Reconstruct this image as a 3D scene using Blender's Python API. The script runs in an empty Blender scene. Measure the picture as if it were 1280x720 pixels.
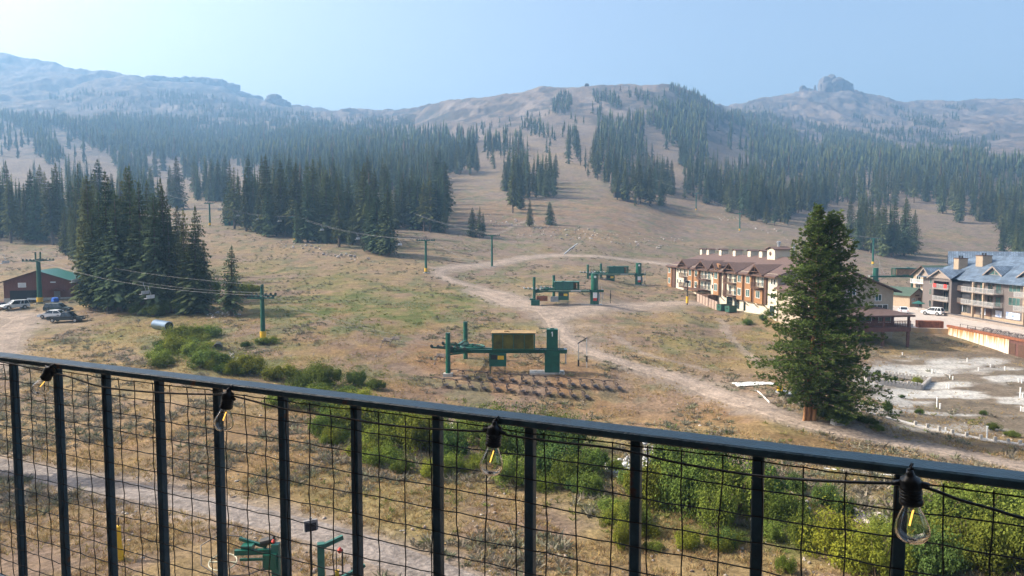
import bpy, bmesh, math, random
import numpy as np
from math import sin, cos, pi, radians, tan, atan2, sqrt
from mathutils import Vector
random.seed(7)
scene = bpy.context.scene
COL = scene.collection

# ------------------------------------------------------------------ camera
FPX = 900.0
PITCH = math.atan(60.0 / FPX)
CP, SP = cos(PITCH), sin(PITCH)
cam_d = bpy.data.cameras.new('camera')
cam = bpy.data.objects.new('camera', cam_d)
COL.objects.link(cam)
cam_d.sensor_width = 36.0
cam_d.lens = FPX / 1280.0 * 36.0
cam_d.clip_start = 0.05
cam_d.clip_end = 30000
cam.location = (0, 0, 0)
cam.rotation_euler = (pi / 2 - PITCH, 0, 0)
scene.camera = cam

# ------------------------------------------------------------------ noise
def _hash(x, y, s):
    h = (x.astype(np.int64) * 374761393 + y.astype(np.int64) * 668265263 + s * 974634777) & 0xFFFFFFFF
    h = ((h ^ (h >> 13)) * 1274126177) & 0xFFFFFFFF
    h = ((h ^ (h >> 15)) * 2246822519) & 0xFFFFFFFF
    h = h ^ (h >> 16)
    return (h & 0xFFFFFF) / float(0xFFFFFF)

def vnoise(x, y, s=0):
    x = np.asarray(x, float); y = np.asarray(y, float)
    xi = np.floor(x); yi = np.floor(y)
    fx = x - xi; fy = y - yi
    fx = fx * fx * (3 - 2 * fx); fy = fy * fy * (3 - 2 * fy)
    a = _hash(xi, yi, s); b = _hash(xi + 1, yi, s); c = _hash(xi, yi + 1, s); d = _hash(xi + 1, yi + 1, s)
    return (a * (1 - fx) + b * fx) * (1 - fy) + (c * (1 - fx) + d * fx) * fy

def fbm(x, y, s=0, o=4, g=0.5):
    t = 0; a = 1.0; n = 0
    for i in range(o):
        t = t + a * vnoise(np.asarray(x) * 2 ** i + 17.3 * i, np.asarray(y) * 2 ** i - 9.1 * i, s + i)
        n += a; a *= g
    return t / n

def sstep(a, b, x):
    t = np.clip((np.asarray(x, float) - a) / (b - a), 0, 1)
    return t * t * (3 - 2 * t)

# ------------------------------------------------------------------ projection
def ray(px, py):
    """direction (u, t) with the point at forward distance Y being (u*Y, Y, t*Y)"""
    v = (360.0 - py) / FPX
    yy = CP + v * SP
    zz = -SP + v * CP
    return (px - 640.0) / FPX / yy, zz / yy

def project(X, Y, Z):
    d = Y * CP - Z * SP
    v = Y * SP + Z * CP
    return 640 + FPX * X / d, 360 - FPX * v / d

def t_of_py(py):
    v = (360.0 - np.asarray(py, float)) / FPX
    return (-SP + v * CP) / (CP + v * SP)

# ------------------------------------------------------------------ terrain profile: per column, picture row -> distance
TCOLS = {
 -900: [(720,32),(600,46),(500,72),(440,98),(400,130),(370,158),(330,208),(290,290),(250,430),(215,650),(170,950),(125,1400),(85,2000),(50,2500)],
 0: [(720,34),(600,49),(500,75),(440,102),(400,132),(375,158),(335,210),(300,280),(265,400),(235,560),(205,800),(165,1200),(110,1900),(68,2500)],
 120: [(720,34),(600,49),(500,75),(440,101),(400,130),(375,152),(340,200),(305,270),(275,370),(245,520),(215,740),(180,1050),(135,1600),(92,2450)],
 260: [(720,34),(600,49),(500,74),(440,100),(400,126),(380,145),(340,195),(300,265),(280,320),(262,400),(245,520),(225,700),(200,950),(165,1400),(110,2350)],
 420: [(720,34),(600,50),(500,78),(470,89),(430,106),(400,127),(360,168),(325,220),(300,270),(270,360),(245,480),(220,680),(195,950),(170,1300),(140,2200)],
 520: [(720,34),(600,50),(500,80),(470,91),(440,103),(400,130),(370,160),(335,210),(305,265),(275,345),(250,440),(222,600),(195,850),(165,1200),(139,1850)],
 620: [(720,34),(600,51),(500,82),(465,93),(440,104),(400,133),(380,154),(345,205),(310,270),(280,340),(255,415),(235,495),(210,640),(180,850),(150,1130),(122,1400)],
 740: [(720,34),(600,51),(500,82),(480,87),(440,106),(400,135),(381,152),(356,184),(340,214),(320,256),(290,325),(260,405),(240,475),(215,580),(190,730),(150,990),(125,1180),(108,1350)],
 800: [(720,34),(600,51),(500,82),(470,93),(440,107),(400,138),(375,170),(356,198),(340,228),(320,274),(290,345),(262,420),(240,510),(215,640),(190,760),(150,1020),(108,1360)],
 860: [(720,34),(600,51),(500,82),(465,95),(440,108),(410,131),(390,152),(372,173),(356,199),(340,232),(320,285),(295,360),(270,440),(240,540),(215,670),(185,830),(150,1080),(117,1370)],
 905: [(720,34),(600,51),(500,80),(465,95),(440,110),(412,133),(395,149),(383,163),(370,182),(345,232),(320,294),(300,352),(280,415),(250,535),(220,705),(190,890),(165,1150),(150,1350),(137,2000)],
 960: [(720,34),(600,51),(530,66),(500,77),(465,95),(440,112),(415,130),(400,139),(391,147),(375,178),(350,238),(320,305),(300,360),(280,430),(255,530),(230,680),(205,900),(175,1250),(150,1650),(125,2150)],
 1040: [(720,34),(600,51),(560,60),(525,67),(500,79),(470,96),(440,113),(420,126),(405,141),(392,151),(375,182),(350,245),(325,305),(300,385),(275,480),(255,570),(235,690),(205,950),(180,1300),(150,1750),(113,2200)],
 1160: [(720,34),(600,51),(560,61),(530,74),(500,87),(470,103),(440,119),(418,135),(405,148),(395,160),(380,182),(365,216),(350,262),(330,330),(305,410),(280,485),(255,590),(230,720),(205,950),(180,1300),(150,1800),(130,2250)],
 1280: [(720,34),(600,52),(570,60),(545,71),(500,87),(470,103),(442,120),(425,132),(408,146),(395,158),(375,195),(355,255),(335,330),(310,410),(285,480),(260,580),(235,710),(205,950),(175,1300),(150,1700),(127,2200)],
 2200: [(720,34),(600,52),(570,60),(545,71),(500,87),(470,103),(442,120),(425,132),(408,146),(395,158),(375,195),(355,255),(335,330),(310,410),(285,480),(260,580),(235,710),(205,950),(175,1300),(150,1700),(120,2200)],
}
SKYL = [(-900,40),(0,68),(60,79),(120,91),(175,95),(205,104),(250,108),(282,112),(315,124),(345,131),(370,135),(420,140),(460,142),(520,139),(560,132),(600,125),
        (650,117),(690,110),(733,109),(780,108),(828,108),(850,114),(880,128),(905,137),(940,130),(980,122),(1000,117),(1025,115),(1060,116),(1075,121),(1100,126),(1150,130),(1200,130),(1280,127),(2200,115)]

def pchip(xs, ys, x):
    xs = np.asarray(xs, float); ys = np.asarray(ys, float)
    h = np.diff(xs); d = np.diff(ys) / h
    m = np.zeros_like(ys)
    for i in range(1, len(xs) - 1):
        if d[i - 1] * d[i] > 0:
            w1 = 2 * h[i] + h[i - 1]; w2 = h[i] + 2 * h[i - 1]
            m[i] = (w1 + w2) / (w1 / d[i - 1] + w2 / d[i])
    m[0] = d[0]; m[-1] = d[-1]
    x = np.clip(np.asarray(x, float), xs[0], xs[-1])
    i = np.clip(np.searchsorted(xs, x) - 1, 0, len(xs) - 2)
    t = (x - xs[i]) / h[i]
    return ((1 + 2 * t) * (1 - t) ** 2 * ys[i] + t * (1 - t) ** 2 * h[i] * m[i] + t * t * (3 - 2 * t) * ys[i + 1] + t * t * (t - 1) * h[i] * m[i + 1])

LY = np.linspace(math.log(4.0), math.log(9000.0), 700)
_keys = sorted(TCOLS)
_tab = []
_rid = []
for k in _keys:
    c = TCOLS[k]
    py0, y0 = c[0]
    H0 = -float(t_of_py(py0)) * y0
    tt = [-H0 / 4.0, -H0 / 8, -H0 / 16, -H0 / 25]
    yy = [4.0, 8.0, 16.0, 25.0]
    tt += [float(t_of_py(p)) for p, _ in c]; yy += [y for _, y in c]
    yr = yy[-1]; tr = tt[-1]
    yy += [yr * 1.12, yr * 1.5, 9000.0]; tt += [tr - 0.012, tr - 0.08, tr - 0.2]
    _rid.append(math.log(yr))
    # interpolate heights-over-distance (t) smoothly in log distance; near rows follow flat ground
    _tab.append(pchip(np.log(yy), tt, LY))
_tab = np.array(_tab)
UG = np.linspace(-2.6, 2.6, 1301)
_PXG = UG * FPX * 1.0 + 640
TT = np.empty((len(UG), len(LY)))
for j in range(len(LY)):
    TT[:, j] = pchip(_keys, _tab[:, j], _PXG)
_skyt = t_of_py(pchip([a for a, _ in SKYL], [b for _, b in SKYL], _PXG))
_ridu = pchip(_keys, _rid, _PXG)
_delta = _skyt - TT.max(axis=1)
TT += _delta[:, None] * sstep(-0.55, -0.02, LY[None, :] - _ridu[:, None])

def t_base(u, Y):
    a = np.clip((np.asarray(u, float) - UG[0]) / (UG[1] - UG[0]), 0, len(UG) - 1.001)
    b = np.clip((np.log(np.maximum(Y, 4.0)) - LY[0]) / (LY[1] - LY[0]), 0, len(LY) - 1.001)
    i = a.astype(int); j = b.astype(int); fa = a - i; fb = b - j
    return (TT[i, j] * (1 - fa) + TT[i + 1, j] * fa) * (1 - fb) + (TT[i, j + 1] * (1 - fa) + TT[i + 1, j + 1] * fa) * fb

def H(X, Y):
    X = np.asarray(X, float); Y = np.maximum(np.asarray(Y, float), 2.0)
    z = Y * t_base(X / Y, Y)
    z = z + (fbm(X / 14, Y / 14, 3, 3) - .5) * np.clip(Y / 110, .15, 1) * 0.9
    far = sstep(330, 900, Y)
    z = z + far * (fbm(X / 90, Y / 90, 11, 4) - .5) * 14
    rid = 1 - np.abs(2 * fbm(X / 170, Y / 230, 23, 5, .55) - 1)
    z = z + sstep(900, 2000, Y) * (rid - .75) * 46
    r2 = 1 - np.abs(2 * fbm(X / 38, Y / 60, 37, 4, .6) - 1)
    z = z + sstep(750, 1500, Y) * (r2 - .75) * 11
    # made ground: the plaza terrace in front of the grey lodge
    m = sstep(83.3, 86.5, X) * sstep(108, 112, Y) * (1 - sstep(192, 205, Y))
    m = np.maximum(m, sstep(66, 72, X) * sstep(139.5, 143, Y) * (1 - sstep(190, 205, Y)))
    z = z * (1 - m) + (-17.45) * m
    return z

def Hs(x, y):
    return float(H(np.array([x]), np.array([y]))[0])

_YS = np.exp(np.linspace(math.log(16), math.log(3200), 5000))
def at(px, py):
    """terrain point seen in the photograph at pixel (px, py)"""
    u, t = ray(px, py)
    z = H(u * _YS, _YS)
    k = np.nonzero(z >= t * _YS)[0]
    i = k[0] if len(k) else len(_YS) - 1
    y = _YS[i]
    if i > 0:
        d0 = z[i - 1] - t * _YS[i - 1]; d1 = z[i] - t * y
        y = _YS[i - 1] + (y - _YS[i - 1]) * (-d0) / (d1 - d0 + 1e-12)
    return Vector((u * y, y, Hs(u * y, y)))

def atY(px, Y):
    u = (px - 640) / FPX
    for _ in range(3):
        z = Hs(u * Y, Y)
        u = (px - 640) / FPX * (CP - z / Y * SP)
    return Vector((u * Y, Y, Hs(u * Y, Y)))

# ------------------------------------------------------------------ materials
MATS = {}
def node(nt, kind, **kw):
    n = nt.nodes.new(kind)
    for k, v in kw.items():
        setattr(n, k, v)
    return n

def mat(name, col, rough=.7, metal=0., var=.15, scale=2., bump=0., bscale=20., col2=None, spec=.5, emit=None, estr=0., streak=None, trans=0., alpha=1.):
    if name in MATS:
        return MATS[name]
    m = bpy.data.materials.new(name); m.use_nodes = True
    nt = m.node_tree; b = nt.nodes['Principled BSDF']; L = nt.links.new
    tc = node(nt, 'ShaderNodeTexCoord')
    mp = node(nt, 'ShaderNodeMapping')
    L(tc.outputs['Object'], mp.inputs['Vector'])
    if streak: mp.inputs['Scale'].default_value = streak
    nz = node(nt, 'ShaderNodeTexNoise'); nz.inputs['Scale'].default_value = scale; nz.inputs['Detail'].default_value = 5; nz.inputs['Roughness'].default_value = .6
    L(mp.outputs[0], nz.inputs['Vector'])
    cr = node(nt, 'ShaderNodeValToRGB')
    c2 = col2 or tuple(min(1, c * (1 + var)) for c in col)
    c1 = tuple(c * (1 - var) for c in col)
    cr.color_ramp.elements[0].color = (*c1, 1); cr.color_ramp.elements[1].color = (*c2, 1)
    cr.color_ramp.elements[0].position = .32; cr.color_ramp.elements[1].position = .68
    L(nz.outputs['Fac'], cr.inputs['Fac']); L(cr.outputs[0], b.inputs['Base Color'])
    b.inputs['Roughness'].default_value = rough; b.inputs['Metallic'].default_value = metal
    b.inputs['Specular IOR Level'].default_value = spec
    if trans: b.inputs['Transmission Weight'].default_value = trans
    if bump:
        n2 = node(nt, 'ShaderNodeTexNoise'); n2.inputs['Scale'].default_value = bscale; n2.inputs['Detail'].default_value = 4
        L(mp.outputs[0], n2.inputs['Vector'])
        bp = node(nt, 'ShaderNodeBump'); bp.inputs['Strength'].default_value = bump; bp.inputs['Distance'].default_value = .05
        L(n2.outputs['Fac'], bp.inputs['Height']); L(bp.outputs[0], b.inputs['Normal'])
    if emit:
        b.inputs['Emission Color'].default_value = (*emit, 1); b.inputs['Emission Strength'].default_value = estr
    MATS[name] = m
    return m

# ------------------------------------------------------------------ mesh builder
class MB:
    def __init__(s): s.v = []; s.f = []
    def add(s, vs, fs):
        o = len(s.v); s.v.extend(tuple(p) for p in vs); s.f.extend(tuple(o + i for i in f) for f in fs); return s
    def box(s, c, d, rz=0., rx=0., ry=0.):
        cx, cy, cz = c; hx, hy, hz = d[0] / 2, d[1] / 2, d[2] / 2
        P = [(-hx, -hy, -hz), (hx, -hy, -hz), (hx, hy, -hz), (-hx, hy, -hz), (-hx, -hy, hz), (hx, -hy, hz), (hx, hy, hz), (-hx, hy, hz)]
        out = []
        for x, y, z in P:
            if rx: y, z = y * cos(rx) - z * sin(rx), y * sin(rx) + z * cos(rx)
            if ry: x, z = x * cos(ry) + z * sin(ry), -x * sin(ry) + z * cos(ry)
            if rz: x, y = x * cos(rz) - y * sin(rz), x * sin(rz) + y * cos(rz)
            out.append((x + cx, y + cy, z + cz))
        return s.add(out, [(0, 3, 2, 1), (4, 5, 6, 7), (0, 1, 5, 4), (1, 2, 6, 5), (2, 3, 7, 6), (3, 0, 4, 7)])
    def bb(s, x0, x1, y0, y1, z0, z1):
        return s.box(((x0 + x1) / 2, (y0 + y1) / 2, (z0 + z1) / 2), (abs(x1 - x0), abs(y1 - y0), abs(z1 - z0)))
    def tube(s, p0, p1, r0, r1=None, n=8, caps=True):
        r1 = r0 if r1 is None else r1
        p0 = Vector(p0); p1 = Vector(p1); d = (p1 - p0)
        if d.length < 1e-9: return s
        d.normalize()
        a = Vector((0, 0, 1)) if abs(d.z) < .9 else Vector((1, 0, 0))
        u = d.cross(a).normalized(); w = d.cross(u)
        vs = []
        for p, r in ((p0, r0), (p1, r1)):
            for i in range(n):
                q = 2 * pi * i / n
                vs.append(p + u * (r * cos(q)) + w * (r * sin(q)))
        fs = [(i, i + n, (i + 1) % n + n, (i + 1) % n) for i in range(n)]
        if caps: fs += [tuple(range(n)), tuple(range(2 * n - 1, n - 1, -1))]
        return s.add(vs, fs)
    def path(s, pts, r, n=6):
        pts = [Vector(p) for p in pts]
        rs = r if isinstance(r, (list, tuple)) else [r] * len(pts)
        vs = []; pu = None
        for k, p in enumerate(pts):
            d = (pts[min(k + 1, len(pts) - 1)] - pts[max(k - 1, 0)]).normalized()
            a = pu if pu is not None else (Vector((0, 0, 1)) if abs(d.z) < .9 else Vector((1, 0, 0)))
            u = (a - d * a.dot(d)).normalized(); w = d.cross(u); pu = u
            for i in range(n):
                q = 2 * pi * i / n
                vs.append(p + u * (rs[k] * cos(q)) + w * (rs[k] * sin(q)))
        fs = []
        for k in range(len(pts) - 1):
            for i in range(n):
                j = (i + 1) % n
                fs.append((k * n + i, k * n + j, (k + 1) * n + j, (k + 1) * n + i))
        fs += [tuple(range(n - 1, -1, -1)), tuple(range((len(pts) - 1) * n, len(pts) * n))]
        return s.add(vs, fs)
    def lathe(s, prof, c=(0, 0, 0), n=16, axis='z'):
        vs = []
        for r, z in prof:
            for i in range(n):
                q = 2 * pi * i / n
                p = (r * cos(q), r * sin(q), z)
                if axis == 'y': p = (p[0], p[2], p[1])
                if axis == 'x': p = (p[2], p[0], p[1])
                vs.append((p[0] + c[0], p[1] + c[1], p[2] + c[2]))
        fs = []
        for k in range(len(prof) - 1):
            for i in range(n):
                j = (i + 1) % n
                fs.append((k * n + i, k * n + j, (k + 1) * n + j, (k + 1) * n + i))
        fs += [tuple(range(n - 1, -1, -1)), tuple(range((len(prof) - 1) * n, len(prof) * n))]
        return s.add(vs, fs)
    def prism(s, poly, axis, a, b):
        """poly: 2-D outline; extruded along axis from a to b (x: poly=(y,z); y: poly=(x,z); z: poly=(x,y))"""
        def P(p, t):
            return (t, p[0], p[1]) if axis == 'x' else (p[0], t, p[1]) if axis == 'y' else (p[0], p[1], t)
        n = len(poly)
        vs = [P(p, a) for p in poly] + [P(p, b) for p in poly]
        fs = [tuple(range(n)), tuple(range(2 * n - 1, n - 1, -1))] + [(i, i + n, (i + 1) % n + n, (i + 1) % n) for i in range(n)]
        return s.add(vs, fs)
    def slab(s, quad, th):
        """a roof plane: 4 corners, thickness th downwards"""
        vs = [tuple(p) for p in quad] + [(p[0], p[1], p[2] - th) for p in quad]
        n = len(quad)
        fs = [tuple(range(n)), tuple(range(2 * n - 1, n - 1, -1))] + [(i, i + n, (i + 1) % n + n, (i + 1) % n) for i in range(n)]
        return s.add(vs, fs)
    def build(s, name, m, parent=None, smooth=False, recalc=True):
        me = bpy.data.meshes.new(name)
        me.from_pydata(s.v, [], s.f)
        if recalc and len(s.f) < 60000:
            bm = bmesh.new(); bm.from_mesh(me); bmesh.ops.recalc_face_normals(bm, faces=bm.faces[:]); bm.to_mesh(me); bm.free()
        me.materials.append(m)
        if smooth: me.shade_smooth()
        o = bpy.data.objects.new(name, me); COL.objects.link(o)
        if parent: o.parent = parent
        return o

def npmesh(name, V, F, m, parent=None, col=None, smooth=False):
    """fast mesh from numpy arrays; F is (n,3) or (n,4)"""
    me = bpy.data.meshes.new(name)
    k = F.shape[1]
    me.vertices.add(len(V)); me.vertices.foreach_set('co', np.ascontiguousarray(V, np.float32).ravel())
    me.loops.add(F.size); me.loops.foreach_set('vertex_index', np.ascontiguousarray(F, np.int32).ravel())
    me.polygons.add(len(F)); me.polygons.foreach_set('loop_start', np.arange(0, F.size, k, dtype=np.int32))
    me.update(calc_edges=True)
    if col is not None:
        a = me.color_attributes.new('Col', 'FLOAT_COLOR', 'POINT')
        c = np.ones((len(V), 4), np.float32); c[:, :3] = col
        a.data.foreach_set('color', c.ravel())
    if smooth: me.shade_smooth()
    me.materials.append(m)
    o = bpy.data.objects.new(name, me); COL.objects.link(o)
    if parent: o.parent = parent
    return o

def tag(o, label=None, cat=None, group=None, kind=None):
    if label: o['label'] = label
    if cat: o['category'] = cat
    if group: o['group'] = group
    if kind: o['kind'] = kind
    return o

def thing(name, label, cat, loc=(0, 0, 0), rz=0., group=None):
    o = bpy.data.objects.new(name, None); COL.objects.link(o)
    o.empty_display_size = .2
    o.location = loc; o.rotation_euler = (0, 0, rz)
    return tag(o, label, cat, group)

def copy_tree(o, parent=None):
    c = o.copy(); COL.objects.link(c)
    if parent is not None:
        c.parent = parent
    for ch in list(o.children):
        copy_tree(ch, c)
    return c

def bar(p0, p1, w, h, mb=None):
    """rectangular bar between two points, w sideways, h vertically"""
    mb = mb or MB()
    p0 = Vector(p0); p1 = Vector(p1); d = (p1 - p0).normalized()
    a = Vector((0, 0, 1)) if abs(d.z) < .95 else Vector((1, 0, 0))
    u = d.cross(a).normalized() * (w / 2); v = u.cross(d).normalized() * (h / 2)
    vs = [p + x * u + y * v for p in (p0, p1) for x, y in ((-1, -1), (1, -1), (1, 1), (-1, 1))]
    mb.add(vs, [(0, 1, 2, 3), (7, 6, 5, 4), (0, 4, 5, 1), (1, 5, 6, 2), (2, 6, 7, 3), (3, 7, 4, 0)])
    return mb
# ------------------------------------------------------------------ world, sun, view
SUN_EL, SUN_AZ = 38.0, -82.0
w = bpy.data.worlds.new('World'); scene.world = w; w.use_nodes = True
nt = w.node_tree
sk = nt.nodes.new('ShaderNodeTexSky'); sk.sky_type = 'NISHITA'; sk.sun_disc = False
sk.sun_elevation = radians(SUN_EL); sk.sun_rotation = radians(SUN_AZ)
sk.altitude = 0; sk.air_density = 1.0; sk.dust_density = 6.0; sk.ozone_density = .3
nt.links.new(sk.outputs[0], nt.nodes['Background'].inputs[0])
nt.nodes['Background'].inputs[1].default_value = 0.15
sd = bpy.data.lights.new('sun', 'SUN'); sd.energy = 4.6; sd.angle = radians(.55); sd.color = (1.0, .92, .80)
so = bpy.data.objects.new('sun', sd); COL.objects.link(so)
sdir = Vector((sin(radians(SUN_AZ)) * cos(radians(SUN_EL)), cos(radians(SUN_AZ)) * cos(radians(SUN_EL)), sin(radians(SUN_EL))))
so.rotation_euler = sdir.to_track_quat('Z', 'Y').to_euler()
so.location = sdir * 500
vs = scene.view_settings
vs.view_transform = 'Standard'; vs.look = 'None'; vs.exposure = 0.97; vs.gamma = 1.0; vs.use_curve_mapping = False
scene.render.engine = 'CYCLES'
cy = scene.cycles
cy.use_denoising = True
cy.max_bounces = 6; cy.diffuse_bounces = 3; cy.glossy_bounces = 3; cy.transmission_bounces = 6; cy.transparent_max_bounces = 8; cy.volume_bounces = 1
cy.sample_clamp_indirect = 6

# ------------------------------------------------------------------ roads (picture polylines -> world polylines)
def wpoly(px, step=1.5):
    P = [at(*p) for p in px]
    # catmull-rom densify in plan
    out = []
    for i in range(len(P) - 1):
        a, b, c, d = P[max(i - 1, 0)], P[i], P[i + 1], P[min(i + 2, len(P) - 1)]
        n = max(2, int((c - b).length / step))
        for k in range(n):
            t = k / n
            q = .5 * ((2 * b) + (c - a) * t + (2 * a - 5 * b + 4 * c - d) * t * t + (3 * b - a - 3 * c + d) * t ** 3)
            out.append((q.x, q.y))
    out.append((P[-1].x, P[-1].y))
    return np.array(out)

ROADS = [  # name, pixels, half width, soil tone
 ('main', [(1420,612),(1280,583),(1180,563),(1090,546),(1000,527),(930,503),(860,477),(800,460),(750,444),(715,428),(697,410),(688,393)], 2.0),
 ('loop', [(690,400),(672,384),(650,374),(615,364),(580,355),(556,347),(549,341),(556,336),(580,333)], 1.9),
 ('upper', [(556,337),(580,333),(615,330),(645,324),(690,319.5),(740,320),(800,326),(835,331)], 3.4),
 ('apron', [(688,396),(720,390),(760,384),(810,381),(850,379),(900,381)], 3.4),
 ('spur', [(600,364),(650,381),(690,387),(740,382)], 4.0),
 ('lane', [(-120,562),(0,582),(70,596),(140,609),(220,624),(300,640),(380,660),(450,682),(520,708),(600,742)], 1.75),
 ('lot', [(-160,392),(-60,392),(0,393),(30,397),(14,412),(0,432),(-12,460)], 3.2),
]
TRAILS = [
 ([(897,398),(905,404),(906,412),(915,424),(930,438),(950,455)], .5),
 ([(700,320),(712,312),(725,304)], .5),
 ([(600,299),(630,289),(655,277),(668,272)], .7),
 ([(880,462),(800,440),(770,420)], .4),
 ([(480,262),(520,262),(560,259)], .8),
 ([(470,312),(520,318),(560,322),(600,326)], .6),
 ([(1020,380),(1060,372),(1100,366),(1130,372)], 1.5),
]
ROADW = [(n, wpoly(p), hw) for n, p, hw in ROADS]
TRAILW = [(wpoly(p), hw) for p, hw in TRAILS]

def pdist(X, Y, poly):
    """distance of points to a polyline, plan view"""
    best = np.full(X.shape, 1e9)
    for i in range(len(poly) - 1):
        a = poly[i]; b = poly[i + 1]
        m = (X > min(a[0], b[0]) - 14) & (X < max(a[0], b[0]) + 14) & (Y > min(a[1], b[1]) - 14) & (Y < max(a[1], b[1]) + 14)
        if not m.any(): continue
        d = b - a; L2 = d @ d + 1e-9
        t = np.clip(((X[m] - a[0]) * d[0] + (Y[m] - a[1]) * d[1]) / L2, 0, 1)
        best[m] = np.minimum(best[m], np.hypot(X[m] - a[0] - t * d[0], Y[m] - a[1] - t * d[1]))
    return best

# ------------------------------------------------------------------ colour of the ground
DIRT = np.array([.215, .148, .106]); STRAW = np.array([.275, .190, .092]); RUST = np.array([.235, .128, .066])
SAGE = np.array([.135, .135, .072]); GREEN = np.array([.085, .105, .028]); GRIT = np.array([.205, .155, .123]); ROCK = np.array([.215, .185, .17]); CONC = np.array([.50, .47, .43])
def blob(px, py, cx, cy, rx, ry, e=.35):
    return 1 - sstep(1 - e, 1 + e, np.hypot((px - cx) / rx, (py - cy) / ry))
GREENS = [(240,425,70,28,.75),(300,450,90,22,.7),(400,470,110,20,.6),(560,525,110,22,.7),(640,565,150,40,.75),(860,610,140,60,.85),(1000,640,90,70,.8),(1180,660,120,70,.85),(420,455,60,10,.6),
          (90,415,90,14,.55),(330,430,70,20,.45),(480,388,190,34,.95),(130,418,110,12,.6),(330,345,70,20,.45),(640,345,60,12,.4),(880,430,70,26,.4),(380,350,80,18,.6),(560,400,100,18,.7),(430,360,60,20,.5),(640,395,70,25,.45),(580,372,90,14,.35),(560,283,60,5,.0),(470,305,60,6,.35),(640,310,90,7,.4),(330,283,45,7,.5),(200,395,60,10,.5),(800,318,120,6,.3),
          (460,610,140,30,.3),(500,660,60,40,.25),(1180,520,60,14,.35),(930,425,40,25,.35),(900,385,45,10,.35),(1030,530,60,16,.55),(1110,545,50,8,.4),(750,318,60,6,.4),(720,235,40,8,.25)]
RUSTS = [(600,470,160,40,.7),(480,430,110,30,.45),(330,400,120,25,.5),(700,500,200,35,.55),(300,560,260,50,.4),(900,500,110,30,.6),(760,275,150,25,.35),(620,270,80,14,.3),(690,312,12,4,.8),(1000,560,200,20,.55)]
def ground_color(X, Y, Z, px, py):
    n1 = fbm(X / 9, Y / 9, 41, 4); n2 = fbm(X / 2.2, Y / 2.2, 57, 3); n3 = fbm(X / 34, Y / 34, 71, 4); n4 = fbm(X / 3.5, Y / 5.5, 91, 3)
    mixf = sstep(.38, .62, n1 * .6 + n2 * .4)[:, None]
    c = DIRT * (1 - mixf) + STRAW * mixf
    far = sstep(120, 300, Y)[:, None]
    c = c * (1 - far * .75) + GRIT * far * .75
    # dry grass washes on the slopes
    g = (sstep(.52, .68, n3) * .4)[:, None]
    c = c * (1 - g) + (STRAW * 1.02) * g
    for cx, cy, rx, ry, s in RUSTS:
        m = (blob(px, py, cx, cy, rx, ry, .6) * s * sstep(.32, .6, n1))[:, None]
        c = c * (1 - m) + RUST * m
    gm = np.zeros_like(px)
    for cx, cy, rx, ry, s in GREENS:
        gm = np.maximum(gm, blob(px, py, cx, cy, rx, ry, .5) * s)
    m = (gm * sstep(.36, .58, n4 * .5 + n1 * .5))[:, None]
    k = sstep(.4, .6, n2)[:, None]
    c = c * (1 - m) + (GREEN * 1.15 * k + np.array([.185, .165, .062]) * (1 - k)) * m
    # speckle of sage on the mid slopes
    s = (sstep(.56, .66, n4) * sstep(60, 90, Y) * (1 - sstep(420, 700, Y)) * .6)[:, None]
    c = c * (1 - s) + SAGE * s
    # rocks on the high ground
    r = fbm(X / 30, Y / 42, 131, 5, .6)
    hi = sstep(650, 1200, Y)
    rm = (hi * sstep(.44, .60, r))[:, None]
    c = c * (1 - .62 * hi[:, None]) + np.array([.155, .120, .106]) * .62 * hi[:, None]
    c = c * (1 - rm * .8) + np.array([.068, .062, .062]) * rm * .8
    sc_ = (hi * sstep(.58, .68, fbm(X / 20 + 7, Y / 50, 141, 4)) * .6)[:, None]
    c = c * (1 - sc_) + np.array([.27, .215, .185]) * sc_
    dk = (hi * sstep(.60, .68, fbm(X / 16, Y / 24, 151, 4)))[:, None]
    c = c * (1 - dk * .8) + np.array([.06, .06, .055]) * dk * .8
    bandm = (hi * blob(px, py, 255, 117, 110, 12, .4) * sstep(.42, .52, fbm(X / 18, Y / 26, 161, 3)))[:, None]
    c = c * (1 - bandm * .8) + np.array([.055, .055, .06]) * bandm * .8
    bare = np.zeros_like(px)
    for cx, cy, rx, ry, s_ in [(700,388,80,15,.8),(790,383,70,9,.8),(645,376,40,10,.7),(735,415,40,22,.6),(850,480,110,16,.6),(620,366,40,7,.5),(760,352,40,6,.4),(200,300,60,8,.4),(40,400,70,14,.7),(830,500,60,20,.4),(960,500,50,14,.4)]:
        bare = np.maximum(bare, blob(px, py, cx, cy, rx, ry, .6) * s_)
    m = (bare * sstep(.34, .55, n1))[:, None]
    c = c * (1 - m) + np.array([.275, .212, .168]) * m
    # dirt tracks
    near = Y < 420
    Xn, Yn = X[near], Y[near]
    rd = np.zeros_like(X)
    wob = (n2[near] - .5) * 1.6 + (n1[near] - .5) * 2.0
    q = np.zeros(Xn.shape)
    for n, p, hw in ROADW:
        q = np.maximum(q, 1 - sstep(hw - .3, hw + 2.2, pdist(Xn, Yn, p) + wob))
    for p, hw in TRAILW:
        q = np.maximum(q, .8 * (1 - sstep(hw, hw + .7, pdist(Xn, Yn, p) + wob * .25)))
    rd[near] = q
    m = (rd * .85)[:, None]
    c = c * (1 - m) + np.array([.29, .228, .182]) * m
    # the abandoned building lot on the right: grey dirt and concrete remnants
    lot = blob(px, py, 1240, 490, 190, 58, .12) * sstep(1050, 1085, px) * sstep(432, 446, py)
    m = (lot * .85)[:, None]
    c = c * (1 - m) + (np.array([.27, .215, .165]) * (1 - .35 * sstep(.45, .6, n3)[:, None])) * m
    st = fbm(X / 9.0 + 3, Y / 3.6, 211, 4)
    cm = np.zeros_like(px)
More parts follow.
